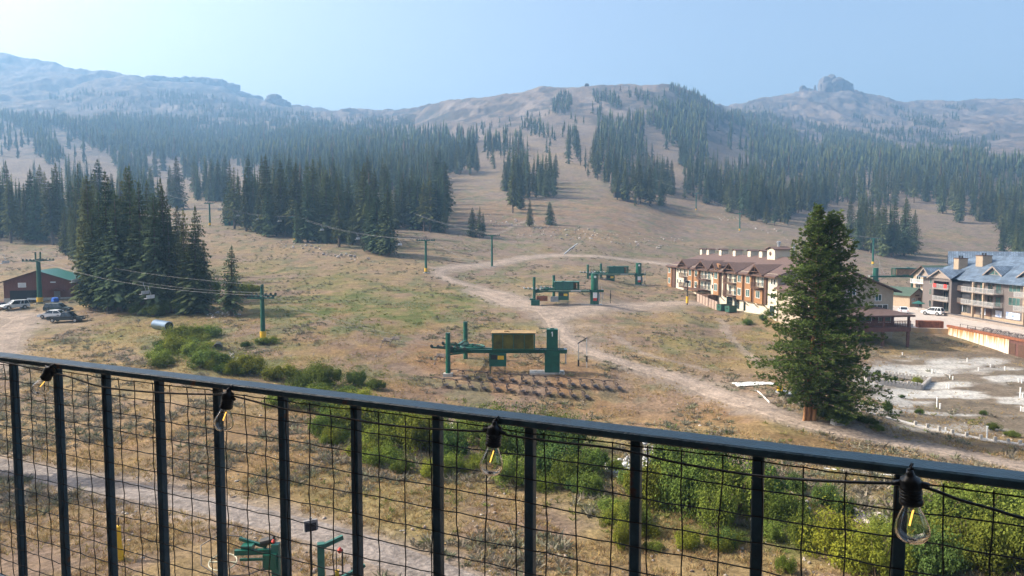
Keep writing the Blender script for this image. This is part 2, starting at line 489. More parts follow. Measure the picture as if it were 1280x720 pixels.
    for cx, cy, rx, ry, s in [(1120,470,90,14,1),(1170,492,70,14,1),(1130,505,80,12,.8),(1190,455,40,7,.9),(1225,452,34,5,.9),(1250,465,40,6,.8),(1262,510,34,10,1),(1275,494,36,9,.9),(1262,470,40,9,.9),(1215,470,26,6,.8),(1200,515,60,6,.8),(1110,449,40,5,.6),(1270,485,24,8,.7),(1190,535,90,5,.5),(1175,480,40,8,1)]:
        cm = np.maximum(cm, blob(px, py, cx, cy, rx, ry, .35) * s)
    m = (np.clip(cm * sstep(.405, .51, st + (cm - .6) * .14), 0, 1) * lot)[:, None]
    c = c * (1 - m) + CONC * m
    v = (.86 + .28 * fbm(X / .9, Y / .9, 171, 2))[:, None]
    return np.clip(c * v * np.array([.765, .785, .79]), .01, .9)

# ------------------------------------------------------------------ the ground: one sheet to the horizon
gu = np.concatenate([np.linspace(-2.4, -.86, 60)[:-1], np.linspace(-.86, .86, 900), np.linspace(.86, 2.4, 60)[1:]])
gy = np.exp(np.concatenate([np.linspace(math.log(3), math.log(28), 40)[:-1], np.linspace(math.log(28), math.log(420), 480)[:-1], np.linspace(math.log(420), math.log(2700), 330)[:-1], np.linspace(math.log(2700), math.log(7500), 20)]))
U, YY = np.meshgrid(gu, gy, indexing='ij')
YY = YY.ravel(); XX = U.ravel() * YY
ZZ = H(XX, YY)
PX, PY = project(XX, YY, ZZ)
GC = ground_color(XX, YY, ZZ, PX, PY)
nu, ny = len(gu), len(gy)
idx = np.arange(nu * ny).reshape(nu, ny)
GF = np.stack([idx[:-1, :-1], idx[1:, :-1], idx[1:, 1:], idx[:-1, 1:]], -1).reshape(-1, 4)

def ground_mat(name, attr=True, col=(.3, .24, .19), fine=3.0):
    m = bpy.data.materials.new(name); m.use_nodes = True
    nt = m.node_tree; b = nt.nodes['Principled BSDF']; L = nt.links.new
    geo = node(nt, 'ShaderNodeNewGeometry')
    n1 = node(nt, 'ShaderNodeTexNoise'); n1.inputs['Scale'].default_value = fine; n1.inputs['Detail'].default_value = 6; n1.inputs['Roughness'].default_value = .7
    n2 = node(nt, 'ShaderNodeTexNoise'); n2.inputs['Scale'].default_value = .35; n2.inputs['Detail'].default_value = 6; n2.inputs['Roughness'].default_value = .65
    L(geo.outputs['Position'], n1.inputs['Vector']); L(geo.outputs['Position'], n2.inputs['Vector'])
    r1 = node(nt, 'ShaderNodeMapRange'); r1.inputs[1].default_value = .3; r1.inputs[2].default_value = .7; r1.inputs[3].default_value = .54; r1.inputs[4].default_value = 1.44
    r2 = node(nt, 'ShaderNodeMapRange'); r2.inputs[1].default_value = .3; r2.inputs[2].default_value = .7; r2.inputs[3].default_value = .72; r2.inputs[4].default_value = 1.26
    L(n1.outputs['Fac'], r1.inputs[0]); L(n2.outputs['Fac'], r2.inputs[0])
    mu = node(nt, 'ShaderNodeMath', operation='MULTIPLY'); L(r1.outputs[0], mu.inputs[0]); L(r2.outputs[0], mu.inputs[1])
    vm = node(nt, 'ShaderNodeVectorMath', operation='SCALE')
    if attr:
        a = node(nt, 'ShaderNodeAttribute', attribute_name='Col'); L(a.outputs['Color'], vm.inputs[0])
    else:
        vm.inputs[0].default_value = col
    L(mu.outputs[0], vm.inputs['Scale']); L(vm.outputs[0], b.inputs['Base Color'])
    b.inputs['Roughness'].default_value = .95; b.inputs['Specular IOR Level'].default_value = .12
    bp = node(nt, 'ShaderNodeBump'); bp.inputs['Strength'].default_value = .55; bp.inputs['Distance'].default_value = .22
    ad = node(nt, 'ShaderNodeMath', operation='MULTIPLY_ADD'); ad.inputs[1].default_value = 3.0
    L(n2.outputs['Fac'], ad.inputs[0]); L(n1.outputs['Fac'], ad.inputs[2])
    n3 = node(nt, 'ShaderNodeTexNoise'); n3.inputs['Scale'].default_value = .05; n3.inputs['Detail'].default_value = 7; n3.inputs['Roughness'].default_value = .65; L(geo.outputs['Position'], n3.inputs['Vector'])
    ad2 = node(nt, 'ShaderNodeMath', operation='MULTIPLY_ADD'); ad2.inputs[1].default_value = 14.0; L(n3.outputs['Fac'], ad2.inputs[0]); L(ad.outputs[0], ad2.inputs[2]); ad = ad2
    L(ad.outputs[0], bp.inputs['Height']); L(bp.outputs[0], b.inputs['Normal'])
    return m
M_GROUND = ground_mat('ground_soil')
go = npmesh('ground', np.stack([XX, YY, ZZ], 1), GF, M_GROUND, None, GC, smooth=True)
tag(go, kind='structure')

# road beds: thin gravel sheets over the ground
M_ROAD = ground_mat('road_gravel')
def road_sheet(poly, hw, seed):
    n = 9
    tg = np.gradient(poly, axis=0); tg /= np.linalg.norm(tg, axis=1)[:, None] + 1e-9
    nr = np.stack([-tg[:, 1], tg[:, 0]], 1)
    s = np.arange(len(poly)) * 1.3
    wl = hw * (1 + .35 * (fbm(s / 4, s * 0, seed, 3) - .5)) + .0
    wr = hw * (1 + .35 * (fbm(s / 4, s * 0 + 9, seed + 5, 3) - .5))
    V = []; C = []
    for k in range(n):
        f = k / (n - 1) * 2 - 1
        off = np.where(f < 0, f * wl, f * wr)
        P = poly + nr * off[:, None]
        z = H(P[:, 0], P[:, 1]) + (.05 if 0 < k < n - 1 else -.05)
        V.append(np.column_stack([P, z]))
        rut = .9 if k in (2, 6) else 1.06 if k == 4 else 1.0
        C.append(np.tile(np.array([.27, .215, .172]) * rut, (len(poly), 1)))
    V = np.stack(V, 1).reshape(-1, 3); C = np.stack(C, 1).reshape(-1, 3)
    i = np.arange(len(poly) * n).reshape(len(poly), n)
    F = np.stack([i[:-1, :-1], i[:-1, 1:], i[1:, 1:], i[1:, :-1]], -1).reshape(-1, 4)
    return V, F, C
for k, (n, p, hw) in enumerate(ROADW):
    V, F, C = road_sheet(p, hw * .8, 300 + 20 * k)
    if n == 'lane': C = C * np.array([.80, .86, .95])
    tag(npmesh('dirt_road', V, F, M_ROAD, None, C, smooth=True), kind='structure')

# ------------------------------------------------------------------ the smoky air over the valley
hz = MB().box((0, 2300, 260), (7600, 5400, 640)).build('haze', bpy.data.materials.new('haze_air'))
tag(hz, kind='stuff')
hm = hz.data.materials[0]; hm.use_nodes = True
nt = hm.node_tree; nt.nodes.clear()
out = nt.nodes.new('ShaderNodeOutputMaterial'); pv = nt.nodes.new('ShaderNodeVolumePrincipled')
pv.inputs['Color'].default_value = (.275, .50, .79, 1); pv.inputs['Density'].default_value = .00036; pv.inputs['Anisotropy'].default_value = .24
nt.links.new(pv.outputs[0], out.inputs['Volume'])
hz.location = (0, 0, 0)
# ------------------------------------------------------------------ the balcony: railing and string of bulbs
RD = Vector((-.8979, .4402, 0)); RN = Vector((-.4402, -.8979, 0))     # along the rail (leftwards), towards the viewer
R11 = Vector((4.159 - 2.04 * 1.6114, 1.582, 0))                       # where baluster eleven stands
SPC = .3045
def railp(i, off=0., z=0.):
    """a point at baluster index i, off metres towards the viewer"""
    p = R11 + RD * ((11 - i) * SPC) + RN * off
    return Vector((p.x, p.y, z))
def on_plane(px, py, off):
    u, t = ray(px, py)
    base = railp(11, off); d = Vector((u, 1, t))
    k = base.dot(RN) / d.dot(RN)
    return d * k

M_IRON = mat('painted_iron', (.030, .072, .092), rough=.38, var=.35, scale=14, bump=.15, bscale=120, spec=.6)
# a few rust spots on the paint
def rusty(m, amt=.62):
    nt = m.node_tree; L = nt.links.new; b = nt.nodes['Principled BSDF']
    old = b.inputs['Base Color'].links[0].from_socket
    tc = node(nt, 'ShaderNodeTexCoord'); nz = node(nt, 'ShaderNodeTexNoise'); nz.inputs['Scale'].default_value = 9; nz.inputs['Detail'].default_value = 8; nz.inputs['Roughness'].default_value = .7
    L(tc.outputs['Object'], nz.inputs['Vector'])
    mr = node(nt, 'ShaderNodeMapRange'); mr.inputs[1].default_value = amt; mr.inputs[2].default_value = amt + .06
    L(nz.outputs['Fac'], mr.inputs[0])
    mx = node(nt, 'ShaderNodeMix', data_type='RGBA'); L(mr.outputs[0], mx.inputs[0]); L(old, mx.inputs[6]); mx.inputs[7].default_value = (.12, .05, .025, 1)
    L(mx.outputs[2], b.inputs['Base Color'])
rusty(M_IRON)
M_WIRE = mat('galvanised_wire', (.035, .036, .036), rough=.45, metal=.3, var=.3, scale=30)
TOPZ = -.494
rl = thing('balcony_railing', 'dark iron balcony railing with square balusters and wire mesh infill across the foreground', 'railing', (0, 0, 0))
I0, I1 = -7, 16
def chamfer_bar(p0, p1, w, h, c):
    p0 = Vector(p0); p1 = Vector(p1); d = (p1 - p0).normalized()
    a = Vector((0, 0, 1)) if abs(d.z) < .95 else RN
    u = d.cross(a).normalized(); v = u.cross(d).normalized()
    w /= 2; h /= 2
    prof = [(-w + c, -h), (w - c, -h), (w, -h + c), (w, h - c), (w - c, h), (-w + c, h), (-w, h - c), (-w, -h + c)]
    mb = MB(); vs = [p + u * x + v * y for p in (p0, p1) for x, y in prof]
    return mb.add(vs, [tuple(range(8)), tuple(range(15, 7, -1))] + [(i, i + 8, (i + 1) % 8 + 8, (i + 1) % 8) for i in range(8)])
chamfer_bar(railp(I0 - .5, 0, TOPZ - .011), railp(I1 + .5, 0, TOPZ - .011), .074, .022, .004).build('top_rail', M_IRON, rl)
chamfer_bar(railp(I0 - .5, 0, -1.52), railp(I1 + .5, 0, -1.52), .04, .03, .003).build('bottom_rail', M_IRON, rl)
for i in range(I0, I1 + 1):
    chamfer_bar(railp(i, 0, -1.506), railp(i, 0, TOPZ - .0225), .027, .027, .003).build('baluster', M_IRON, rl)
rng = random.Random(5)
mw = MB()
def wob(s, k, a):
    return a * (sin(s * 2.1 + k * 1.7) + .6 * sin(s * 5.3 + k * 3.1) + .35 * sin(s * 11.7 + k))
OFF = .0175
z0w = -.532
rows = [z0w - .0673 * k for k in range(15)]
i = I0 - .3; k = 0
vi = 11.264 - .308 * 60
cols_ = [vi + .308 * k for k in range(120) if I0 - .2 < vi + .308 * k < I1 + .2]
for k, c in enumerate(cols_):
    pts = [railp(c + wob(z * 3, k, .012), OFF + .0018 * (-1) ** q, z) for q, z in enumerate(np.linspace(z0w + .004, -1.48, 20))]
    mw.path(pts, .0019, 6)
for k, z in enumerate(rows):
    pts = []
    q = 0
    for s in np.arange(I0 - .2, I1 + .2, .154):
        pts.append(railp(s, OFF - .0018 * (-1) ** q, z + wob(s, k, .0022))); q += 1
    mw.path(pts, .0019, 6)
mw.build('wire_mesh', M_WIRE, rl, smooth=True)

M_CORD = mat('black_rubber', (.012, .012, .013), rough=.5, var=.2)
M_SOCK = mat('black_socket_plastic', (.010, .010, .011), rough=.34, var=.2, scale=60, bump=.1, bscale=90)
gm = bpy.data.materials.new('clear_glass'); gm.use_nodes = True
b = gm.node_tree.nodes['Principled BSDF']; b.inputs['Base Color'].default_value = (1, .985, .96, 1); b.inputs['Roughness'].default_value = .0; b.inputs['IOR'].default_value = 1.62; b.inputs['Transmission Weight'].default_value = 1
M_FIL = mat('led_filament', (.9, .5, .10), rough=.5, emit=(1, .56, .10), estr=1.1)
M_TIE = mat('wire_tie', (.45, .45, .45), rough=.4, metal=.8)
sl = thing('string_lights', 'string of clear filament bulbs in black sockets hung along the balcony railing', 'string lights', (0, 0, 0))
CORD = [(-140,426),(-60,440),(0,452),(30,458),(52,463),(66,466),(90,472),(130,484),(200,491),(262,493),(283,494),(300,497),(355,511),(420,521),(500,533),(585,538.5),(617,539.5),(640,545),(700,553),(770,561),(850,579),(950,595),(1050,602),(1112,604),(1138,605),(1168,613),(1200,625),(1240,636),(1290,650),(1420,672),(1560,684)]
def coff(px):
    return .045 + .115 * float(sstep(880, 1100, px)) * float(1 - sstep(1180, 1500, px)) 
pc = [on_plane(px, py, coff(px)) for px, py in CORD]
# smooth it
sp = []
for i in range(len(pc) - 1):
    a, b_, c, d = pc[max(i - 1, 0)], pc[i], pc[i + 1], pc[min(i + 2, len(pc) - 1)]
    for k in range(6):
        t = k / 6
        sp.append(.5 * ((2 * b_) + (c - a) * t + (2 * a - 5 * b_ + 4 * c - d) * t * t + (3 * b_ - a - 3 * c + d) * t ** 3))
MB().path(sp, .0033, 8).build('cord', M_CORD, sl, smooth=True)
SOCKETS = [((62, 463), 33, 8, 1.0), ((285, 495), 12, 4, 1.05), ((618, 538), 5, 2, 1.08), ((1138, 604), -6, 3, 1.06)]   # pixel, lean in the picture (degrees), lean outwards, size
for (px, py), lean, out_, sc_ in SOCKETS:
    c = on_plane(px, py, coff(px))
    g = bpy.data.objects.new('bulb_socket', None)
    # socket body
    prof = [(.006, .026), (.0075, .020), (.010, .014), (.0175, .010), (.0190, .004), (.0190, -.004)]
    for r in range(4):
        z = -.006 - r * .0062
        prof += [(.0200, z), (.0200, z - .003), (.0188, z - .0038), (.0188, z - .0058)]
    prof += [(.0208, -.033), (.0208, -.040), (.0190, -.041)]
    sock = MB().lathe([(r, z) for r, z in prof], n=24)
    for s in (-1, 1):
        sock.tube((s * .010, 0, 0), (s * .032, 0, -.002), .0068, .0048, 10)
    so_ = sock.build('bulb_socket', M_SOCK, sl, smooth=True)
    so_.location = c
    e_ = radians(lean)
    # the picture's sideways axis is x; lean turns the bulb about the viewing axis
    rm = (Vector((1, 0, 0)))
    import mathutils
    R1 = mathutils.Matrix.Rotation(radians(26.1) * -1, 4, 'Z')
    RY = mathutils.Matrix.Rotation(e_, 4, 'Y'); RX = mathutils.Matrix.Rotation(radians(out_), 4, 'X')
    so_.rotation_euler = (RY @ RX @ R1).to_euler()
    so_.scale = (sc_,) * 3
    # glass envelope: outer and inner skin, one shell
    gp = [(.0125, -.036), (.0135, -.042), (.016, -.050), (.0205, -.060), (.0255, -.072), (.0295, -.084), (.0310, -.093), (.0303, -.101), (.0272, -.108), (.0215, -.114), (.0120, -.118), (.0018, -.1192)]
    ip = [(max(r - .0011, .0006), z + (.0011 if z < -.1 else 0)) for r, z in gp][::-1]
    go_ = MB().lathe(gp + ip, n=32)
    glass = go_.build('glass_bulb', gm, so_, smooth=True)
    fl = MB()
    fl.tube((.003, 0, -.054), (-.0045, 0, -.086), .0017, .0017, 8)
    fl.build('filament', M_FIL, so_, smooth=True)
    st = MB()
    st.lathe([(.010, -.036), (.0045, -.044), (.003, -.052), (.0015, -.056)], n=12)
    st.tube((-.004, 0, -.086), (-.006, .002, -.054), .0005, .0005, 5)
    st.build('filament_stem', M_TIE, so_, smooth=True)
    hk = MB().path([(0, 0, .022), (.002, 0, .032), (.006, .004, .038), (.004, .010, .036), (0, .012, .028)], .0016, 6)
    hk.tube((-.004, 0, .026), (.007, .002, .030), .003, .003, 6)
    hk.build('hanging_hook', M_SOCK, so_, smooth=True)

# the hotel itself, behind and under the viewer (out of the picture)
M_SIDING = mat('dark_siding', (.10, .075, .055), rough=.8, var=.2, scale=3)
hb = thing('hotel_building', 'dark sided hotel block whose balcony the view is taken from', 'building', (0, -3, 0))
def seg(c0, i0, i1): pass
wm = MB()
q0 = railp(-60, 2.15); q1 = railp(60, 2.15)
bar((q0.x, q0.y + 3, -3), (q1.x, q1.y + 3, -3), .3, 28, wm)
wm.build('wall', M_SIDING, hb)
fm = MB()
q0 = railp(-20, 1.0, -1.60); q1 = railp(30, 1.0, -1.60)
bar((q0.x, q0.y + 3, q0.z), (q1.x, q1.y + 3, q1.z), 2.1, .14, fm)
fm.build('balcony_floor', mat('deck_concrete', (.30, .29, .27), rough=.9), hb)
# ------------------------------------------------------------------ foliage materials
def leaf_mat(name, col, var=.35, scale=.35, trans=.22, attr=False, rnd=.35):
    m = bpy.data.materials.new(name); m.use_nodes = True
    nt = m.node_tree; nt.nodes.clear(); L = nt.links.new
    out = node(nt, 'ShaderNodeOutputMaterial')
    tc = node(nt, 'ShaderNodeTexCoord')
    nz = node(nt, 'ShaderNodeTexNoise'); nz.inputs['Scale'].default_value = scale; nz.inputs['Detail'].default_value = 5
    L(tc.outputs['Object'], nz.inputs['Vector'])
    mr = node(nt, 'ShaderNodeMapRange'); mr.inputs[1].default_value = .3; mr.inputs[2].default_value = .7; mr.inputs[3].default_value = 1 - var; mr.inputs[4].default_value = 1 + var
    L(nz.outputs['Fac'], mr.inputs[0])
    oi = node(nt, 'ShaderNodeObjectInfo')
    m2 = node(nt, 'ShaderNodeMapRange'); m2.inputs[3].default_value = 1 - rnd; m2.inputs[4].default_value = 1 + rnd
    L(oi.outputs['Random'], m2.inputs[0])
    mu = node(nt, 'ShaderNodeMath', operation='MULTIPLY'); L(mr.outputs[0], mu.inputs[0]); L(m2.outputs[0], mu.inputs[1])
    vm = node(nt, 'ShaderNodeVectorMath', operation='SCALE'); L(mu.outputs[0], vm.inputs['Scale'])
    if attr:
        a = node(nt, 'ShaderNodeAttribute', attribute_name='Col'); L(a.outputs['Color'], vm.inputs[0])
    elif rnd:
        wn = node(nt, 'ShaderNodeTexWhiteNoise', noise_dimensions='1D'); L(oi.outputs['Random'], wn.inputs['W'])
        hx = node(nt, 'ShaderNodeMix', data_type='RGBA'); L(wn.outputs['Value'], hx.inputs[0])
        hx.inputs[6].default_value = (col[0] * .80, col[1] * .95, col[2] * 1.12, 1); hx.inputs[7].default_value = (col[0] * 1.32, col[1] * 1.10, col[2] * .85, 1)
        L(hx.outputs[2], vm.inputs[0])
    else:
        vm.inputs[0].default_value = col
    d = node(nt, 'ShaderNodeBsdfDiffuse'); t = node(nt, 'ShaderNodeBsdfTranslucent'); mx = node(nt, 'ShaderNodeMixShader'); mx.inputs[0].default_value = trans
    L(vm.outputs[0], d.inputs['Color']); L(vm.outputs[0], t.inputs['Color']); L(d.outputs[0], mx.inputs[1]); L(t.outputs[0], mx.inputs[2]); L(mx.outputs[0], out.inputs['Surface'])
    return m
M_FIR = leaf_mat('fir_needles', (.084, .106, .050))
M_PINE = leaf_mat('pine_needles', (.098, .136, .038), var=.4, scale=.8, trans=.3, rnd=0)
M_FOREST = leaf_mat('forest_needles', (.04, .055, .03), attr=True, var=.2, scale=.05, rnd=0)
M_BARK = mat('fir_bark', (.11, .078, .058), rough=.95, var=.35, scale=1.5, bump=.5, bscale=6, streak=(1, 1, .25))
M_PBARK = mat('pine_bark', (.36, .165, .075), rough=.95, var=.45, scale=2.2, bump=.8, bscale=8, streak=(1, 1, .22), col2=(.50, .25, .11))

def conifer_arrays(seed, Ht=24., R=2.6, levels=44, per=6, bare=.10, sub=3, ragged=.35, topw=.06, lean=0.):
    """crown as leafy sprays on drooping branches: (V, F triangles); the trunk stands on the origin"""
    r = np.random.RandomState(seed)
    V = []; F = []
    n = 0
    skip_az = r.rand() * 6.28
    for k in range(levels):
        f = (k + r.rand() * .6) / levels
        z = Ht * (bare + (1 - bare) * f)
        prof = (1 - f) ** .72 * min(1, .55 + f * 3.2) + topw * (1 - f)
        gap = 1 - .45 * (r.rand() < .18)
        for j in range(per if f < .85 else max(3, per - 2)):
            az = 2 * pi * (j + r.rand() * .9) / per + k * 2.4
            L = R * prof * gap * (1 - ragged + 2 * ragged * r.rand()) * (1 + .18 * cos(az - skip_az))
            L = max(L, .16)
            up = .25 - .55 * (1 - f) + .2 * (r.rand() - .5) if f < .8 else .5
            dx, dy = cos(az), sin(az)
            px_, py_ = -dy, dx
            base = np.array([0, 0, z])
            w = .27 * L + .22 if sub >= 3 else .36 * L + .28
            segs = sub if L > .8 else max(1, sub - 1)
            prev = base
            for s in range(segs):
                a0 = .12 + .88 * s / segs; a1 = .12 + .88 * (s + 1.25) / segs
                def P(a, side=0., dz=0.):
                    zz = z + up * L * a - .30 * L * a * a * (1 - f) + dz
                    return (dx * L * a + px_ * side, dy * L * a + py_ * side, zz)
                ww = w * (1 - .55 * s / max(1, segs)) * (.7 + .6 * r.rand())
                tilt = (r.rand() - .5) * .5
                V += [P(a0, 0, .06), P((a0 + a1) / 2, ww * .6, -.14 * ww + tilt * ww * .4), P(a1 + .05 * r.rand(), (r.rand() - .5) * .2 * ww, -.05), P((a0 + a1) / 2, -ww * .6, -.14 * ww - tilt * ww * .4)]
                F += [(n, n + 1, n + 2), (n, n + 2, n + 3)]
                n += 4
                if sub >= 3:
                    # a hanging twig
                    am = (a0 + a1) / 2; sd = (r.rand() - .5) * ww
                    V += [P(am - .10, sd, .0), P(am + .14, sd + .1, .02), P(am + .05, sd, -.35 - .3 * r.rand())]
                    F += [(n, n + 1, n + 2)]; n += 3
    # leader
    V += [(-.10, 0, Ht * .965), (.10, 0, Ht * .965), (0, 0, Ht * 1.02), (0, -.10, Ht * .965), (0, .10, Ht * .965)]
    F += [(n, n + 1, n + 2), (n + 3, n + 4, n + 2)]
    return np.array(V, float), np.array(F, int)

def trunk_mb(Ht, r0, lean=0., n=7, burrs=0, seed=0):
    rr = random.Random(seed)
    mb = MB()
    pts = [(0, 0, -.6), (0, 0, .2), (0, 0, Ht * .25), (0, 0, Ht * .6), (0, 0, Ht * .95)]
    mb.path(pts, [r0 * 1.25, r0, r0 * .8, r0 * .45, r0 * .08], n)
    for k in range(burrs):
        z = Ht * (.06 + .5 * rr.random()); a = rr.random() * 6.28; l = .5 + rr.random() * 1.0
        mb.tube((0, 0, z), (cos(a) * l, sin(a) * l, z - .1 * l), .04, .012, 4)
    return mb

# ------------------------------------------------------------------ prototypes: the crown and trunk meshes the individual firs share
PROTO = []
_specs = [(1, 24, 2.7, 56, 8, .06, .35), (2, 24, 2.3, 54, 8, .10, .45), (3, 24, 3.1, 54, 9, .05, .3), (4, 24, 2.0, 48, 7, .16, .55), (5, 24, 2.6, 50, 8, .22, .5), (6, 24, 3.4, 52, 9, .03, .25)]
def crown_mesh(V, F, name, m):
    me = bpy.data.meshes.new(name)
    me.vertices.add(len(V)); me.vertices.foreach_set('co', np.ascontiguousarray(V, np.float32).ravel())
    me.loops.add(F.size); me.loops.foreach_set('vertex_index', np.ascontiguousarray(F, np.int32).ravel())
    me.polygons.add(len(F)); me.polygons.foreach_set('loop_start', np.arange(0, F.size, F.shape[1], dtype=np.int32))
    me.update(calc_edges=True); me.materials.append(m)
    return me
for sd_, Ht, R, lv, per, bare, rg in _specs:
    V, F = conifer_arrays(sd_, Ht, R, lv, per, bare, 3, rg)
    V = V.copy(); cm_ = crown_mesh(V, F, 'fir_crown', M_FIR)
    tmb = trunk_mb(Ht, .34, burrs=14, seed=sd_)
    tm = bpy.data.meshes.new('fir_trunk'); tm.from_pydata(tmb.v, [], tmb.f); tm.materials.append(M_BARK); tm.shade_smooth()
    PROTO.append((cm_, tm))

# ------------------------------------------------------------------ where trees stand (outlines are of the feet of the trees, in the photograph)
def inpoly(px, py, poly):
    c = np.zeros(px.shape, bool)
    for (x0, y0), (x1, y1) in zip(poly, poly[1:] + poly[:1]):
        if y0 == y1: continue
        m = ((y0 > py) != (y1 > py)) & (px < (x1 - x0) * (py - y0) / (y1 - y0) + x0)
        c ^= m
    return c
FOREST = [  # outline of feet, density, height lo, hi
 ([(-160,304),(0,304),(50,304),(84,322),(104,346),(122,330),(125,296),(60,262),(-160,262)], 1, 20, 30),
 ([(106,382),(150,386),(245,389),(262,386),(252,368),(222,348),(190,325),(130,318),(106,340)], .34, 16, 27),
 ([(236,250),(292,254),(292,240),(240,236)], .9, 22, 29),
 ([(286,290),(330,293),(400,303),(422,308),(452,312),(470,296),(500,285),(560,290),(552,262),(549,240),(552,224),(597,221),(600,199),(560,190),(500,186),(430,196),(380,192),(330,200),(300,236),(284,262)], 1, 19, 29),
 ([(598,206),(628,217),(633,245),(643,262),(662,248),(702,246),(706,230),(664,204),(655,186),(640,180),(602,186)], 1, 18, 27),
 ([(700,207),(735,221),(764,233),(770,246),(800,255),(826,257),(824,246),(862,251),(895,260),(930,272),(984,284),(986,270),(1020,262),(1100,262),(1185,274),(1245,290),(1265,306),(1420,330),(1420,205),(1290,212),(1240,206),(1170,197),(1090,194),(1040,180),(990,172),(945,158),(905,150),(885,145),(868,140),(845,140),(820,142),(800,155),(768,160),(735,172),(712,186)], 1, 17, 28),
 ([(1060,300),(1075,312),(1105,320),(1146,318),(1148,300),(1120,284),(1075,280)], .8, 18, 27),
 ([(1238,306),(1262,322),(1420,345),(1420,300),(1262,296)], .9, 18, 26),
 # far left slopes
 ([(-160,262),(60,262),(125,292),(200,262),(232,240),(240,215),(300,232),(330,202),(380,194),(430,198),(500,188),(560,192),(598,200),(598,176),(560,170),(500,172),(430,168),(350,165),(300,160),(250,152),(200,148),(140,150),(95,158),(60,150),(20,150),(-20,140),(-160,140)], .8, 17, 26),
 ([(95,140),(140,138),(240,140),(330,158),(400,168),(460,172),(520,170),(520,160),(440,160),(360,150),(300,138),(240,126),(170,124),(100,128)], .45, 12, 19),
 # stands on the middle mountain
 ([(196,116),(262,120),(332,138),(425,148),(432,166),(330,158),(240,142),(196,136)], .55, 12, 19), ([(50,122),(100,112),(150,117),(192,126),(192,140),(100,134)], .3, 12, 18),
 ([(700,150),(760,150),(800,165),(790,190),(730,180)], .22, 11, 17), ([(560,165),(640,150),(690,140),(690,160),(640,180)], .10, 9, 15), ([(840,112),(868,120),(892,134),(880,138),(850,126)], 1, 13, 18),
 ([(688,132),(694,142),(712,143),(718,130),(712,118),(700,120)], 1, 13, 18),
 ([(740,120),(745,130),(775,138),(778,130),(760,118)], 1, 13, 18), ([(738,140),(742,154),(756,152),(754,136)], 1, 14, 19),
 ([(768,114),(790,124),(815,136),(838,136),(836,124),(800,114)], 1, 15, 20), ([(832,114),(850,124),(870,134),(862,120),(846,112)], 1, 14, 19),
 ([(655,154),(662,170),(690,184),(694,172),(680,158)], .8, 13, 19), ([(700,152),(704,166),(718,172),(722,158),(716,146)], .5, 11, 15),
 ([(660,176),(690,186),(695,196),(665,192)], .9, 14, 20), ([(703,154),(720,176),(718,186),(700,170)], .3, 11, 15),
 ([(800,136),(840,150),(880,150),(890,140),(870,132),(840,138)], .9, 13, 19),
 # right hand slopes under the pinnacle
 ([(905,150),(940,152),(1000,164),(1040,176),(1090,190),(1130,194),(1100,176),(1060,164),(1000,150),(960,144),(920,143)], .9, 13, 19),
 ([(1095,136),(1130,150),(1160,160),(1165,150),(1130,138),(1110,134)], 1, 12, 18), ([(1140,158),(1180,162),(1185,156),(1150,152)], 1, 12, 18),
 ([(1175,134),(1200,139),(1222,140),(1220,132),(1190,130)], .6, 9, 13), ([(1172,146),(1200,152),(1195,144)], 1, 11, 16), ([(1050,128),(1090,134),(1092,128)], .15, 9, 12), ([(1060,142),(1160,166),(1230,176),(1240,190),(1100,176)], .35, 11, 17),
 ([(905,140),(990,138),(990,132),(940,132)], .2, 9, 13), ([(1236,160),(1245,166),(1250,176),(1240,176)], .7, 9, 14),
 ([(430,150),(470,158),(520,156),(500,148),(450,146)], .5, 9, 14),
]
CLEAR = [
 [(-160,150),(0,149),(28,164),(45,190),(66,212),(92,236),(-160,246)], [(58,156),(80,166),(116,184),(142,206),(150,226),(132,228),(104,204),(84,186)],
 [(176,196),(224,202),(232,216),(236,240),(212,246),(198,222)], [(284,206),(332,219),(326,238),(290,231)],
 [(800,156),(816,158),(850,192),(858,206),(838,206),(820,184)], [(882,146),(930,160),(937,176),(930,192),(900,196),(884,178)],
 [(1106,244),(1150,250),(1200,268),(1252,286),(1245,304),(1150,312),(1138,272)], [(988,150),(1004,158),(1030,172),(1024,178),(1000,166)],
 [(695,185),(700,207),(735,221),(728,208),(712,190)], [(560,186),(600,186),(602,206),(590,222),(560,224)] and [(597,176),(604,176),(606,224),(598,224)],
 [(716,112),(738,112),(748,150),(738,180),(724,180),(722,140)], [(655,168),(700,178),(702,196),(662,190)],
]
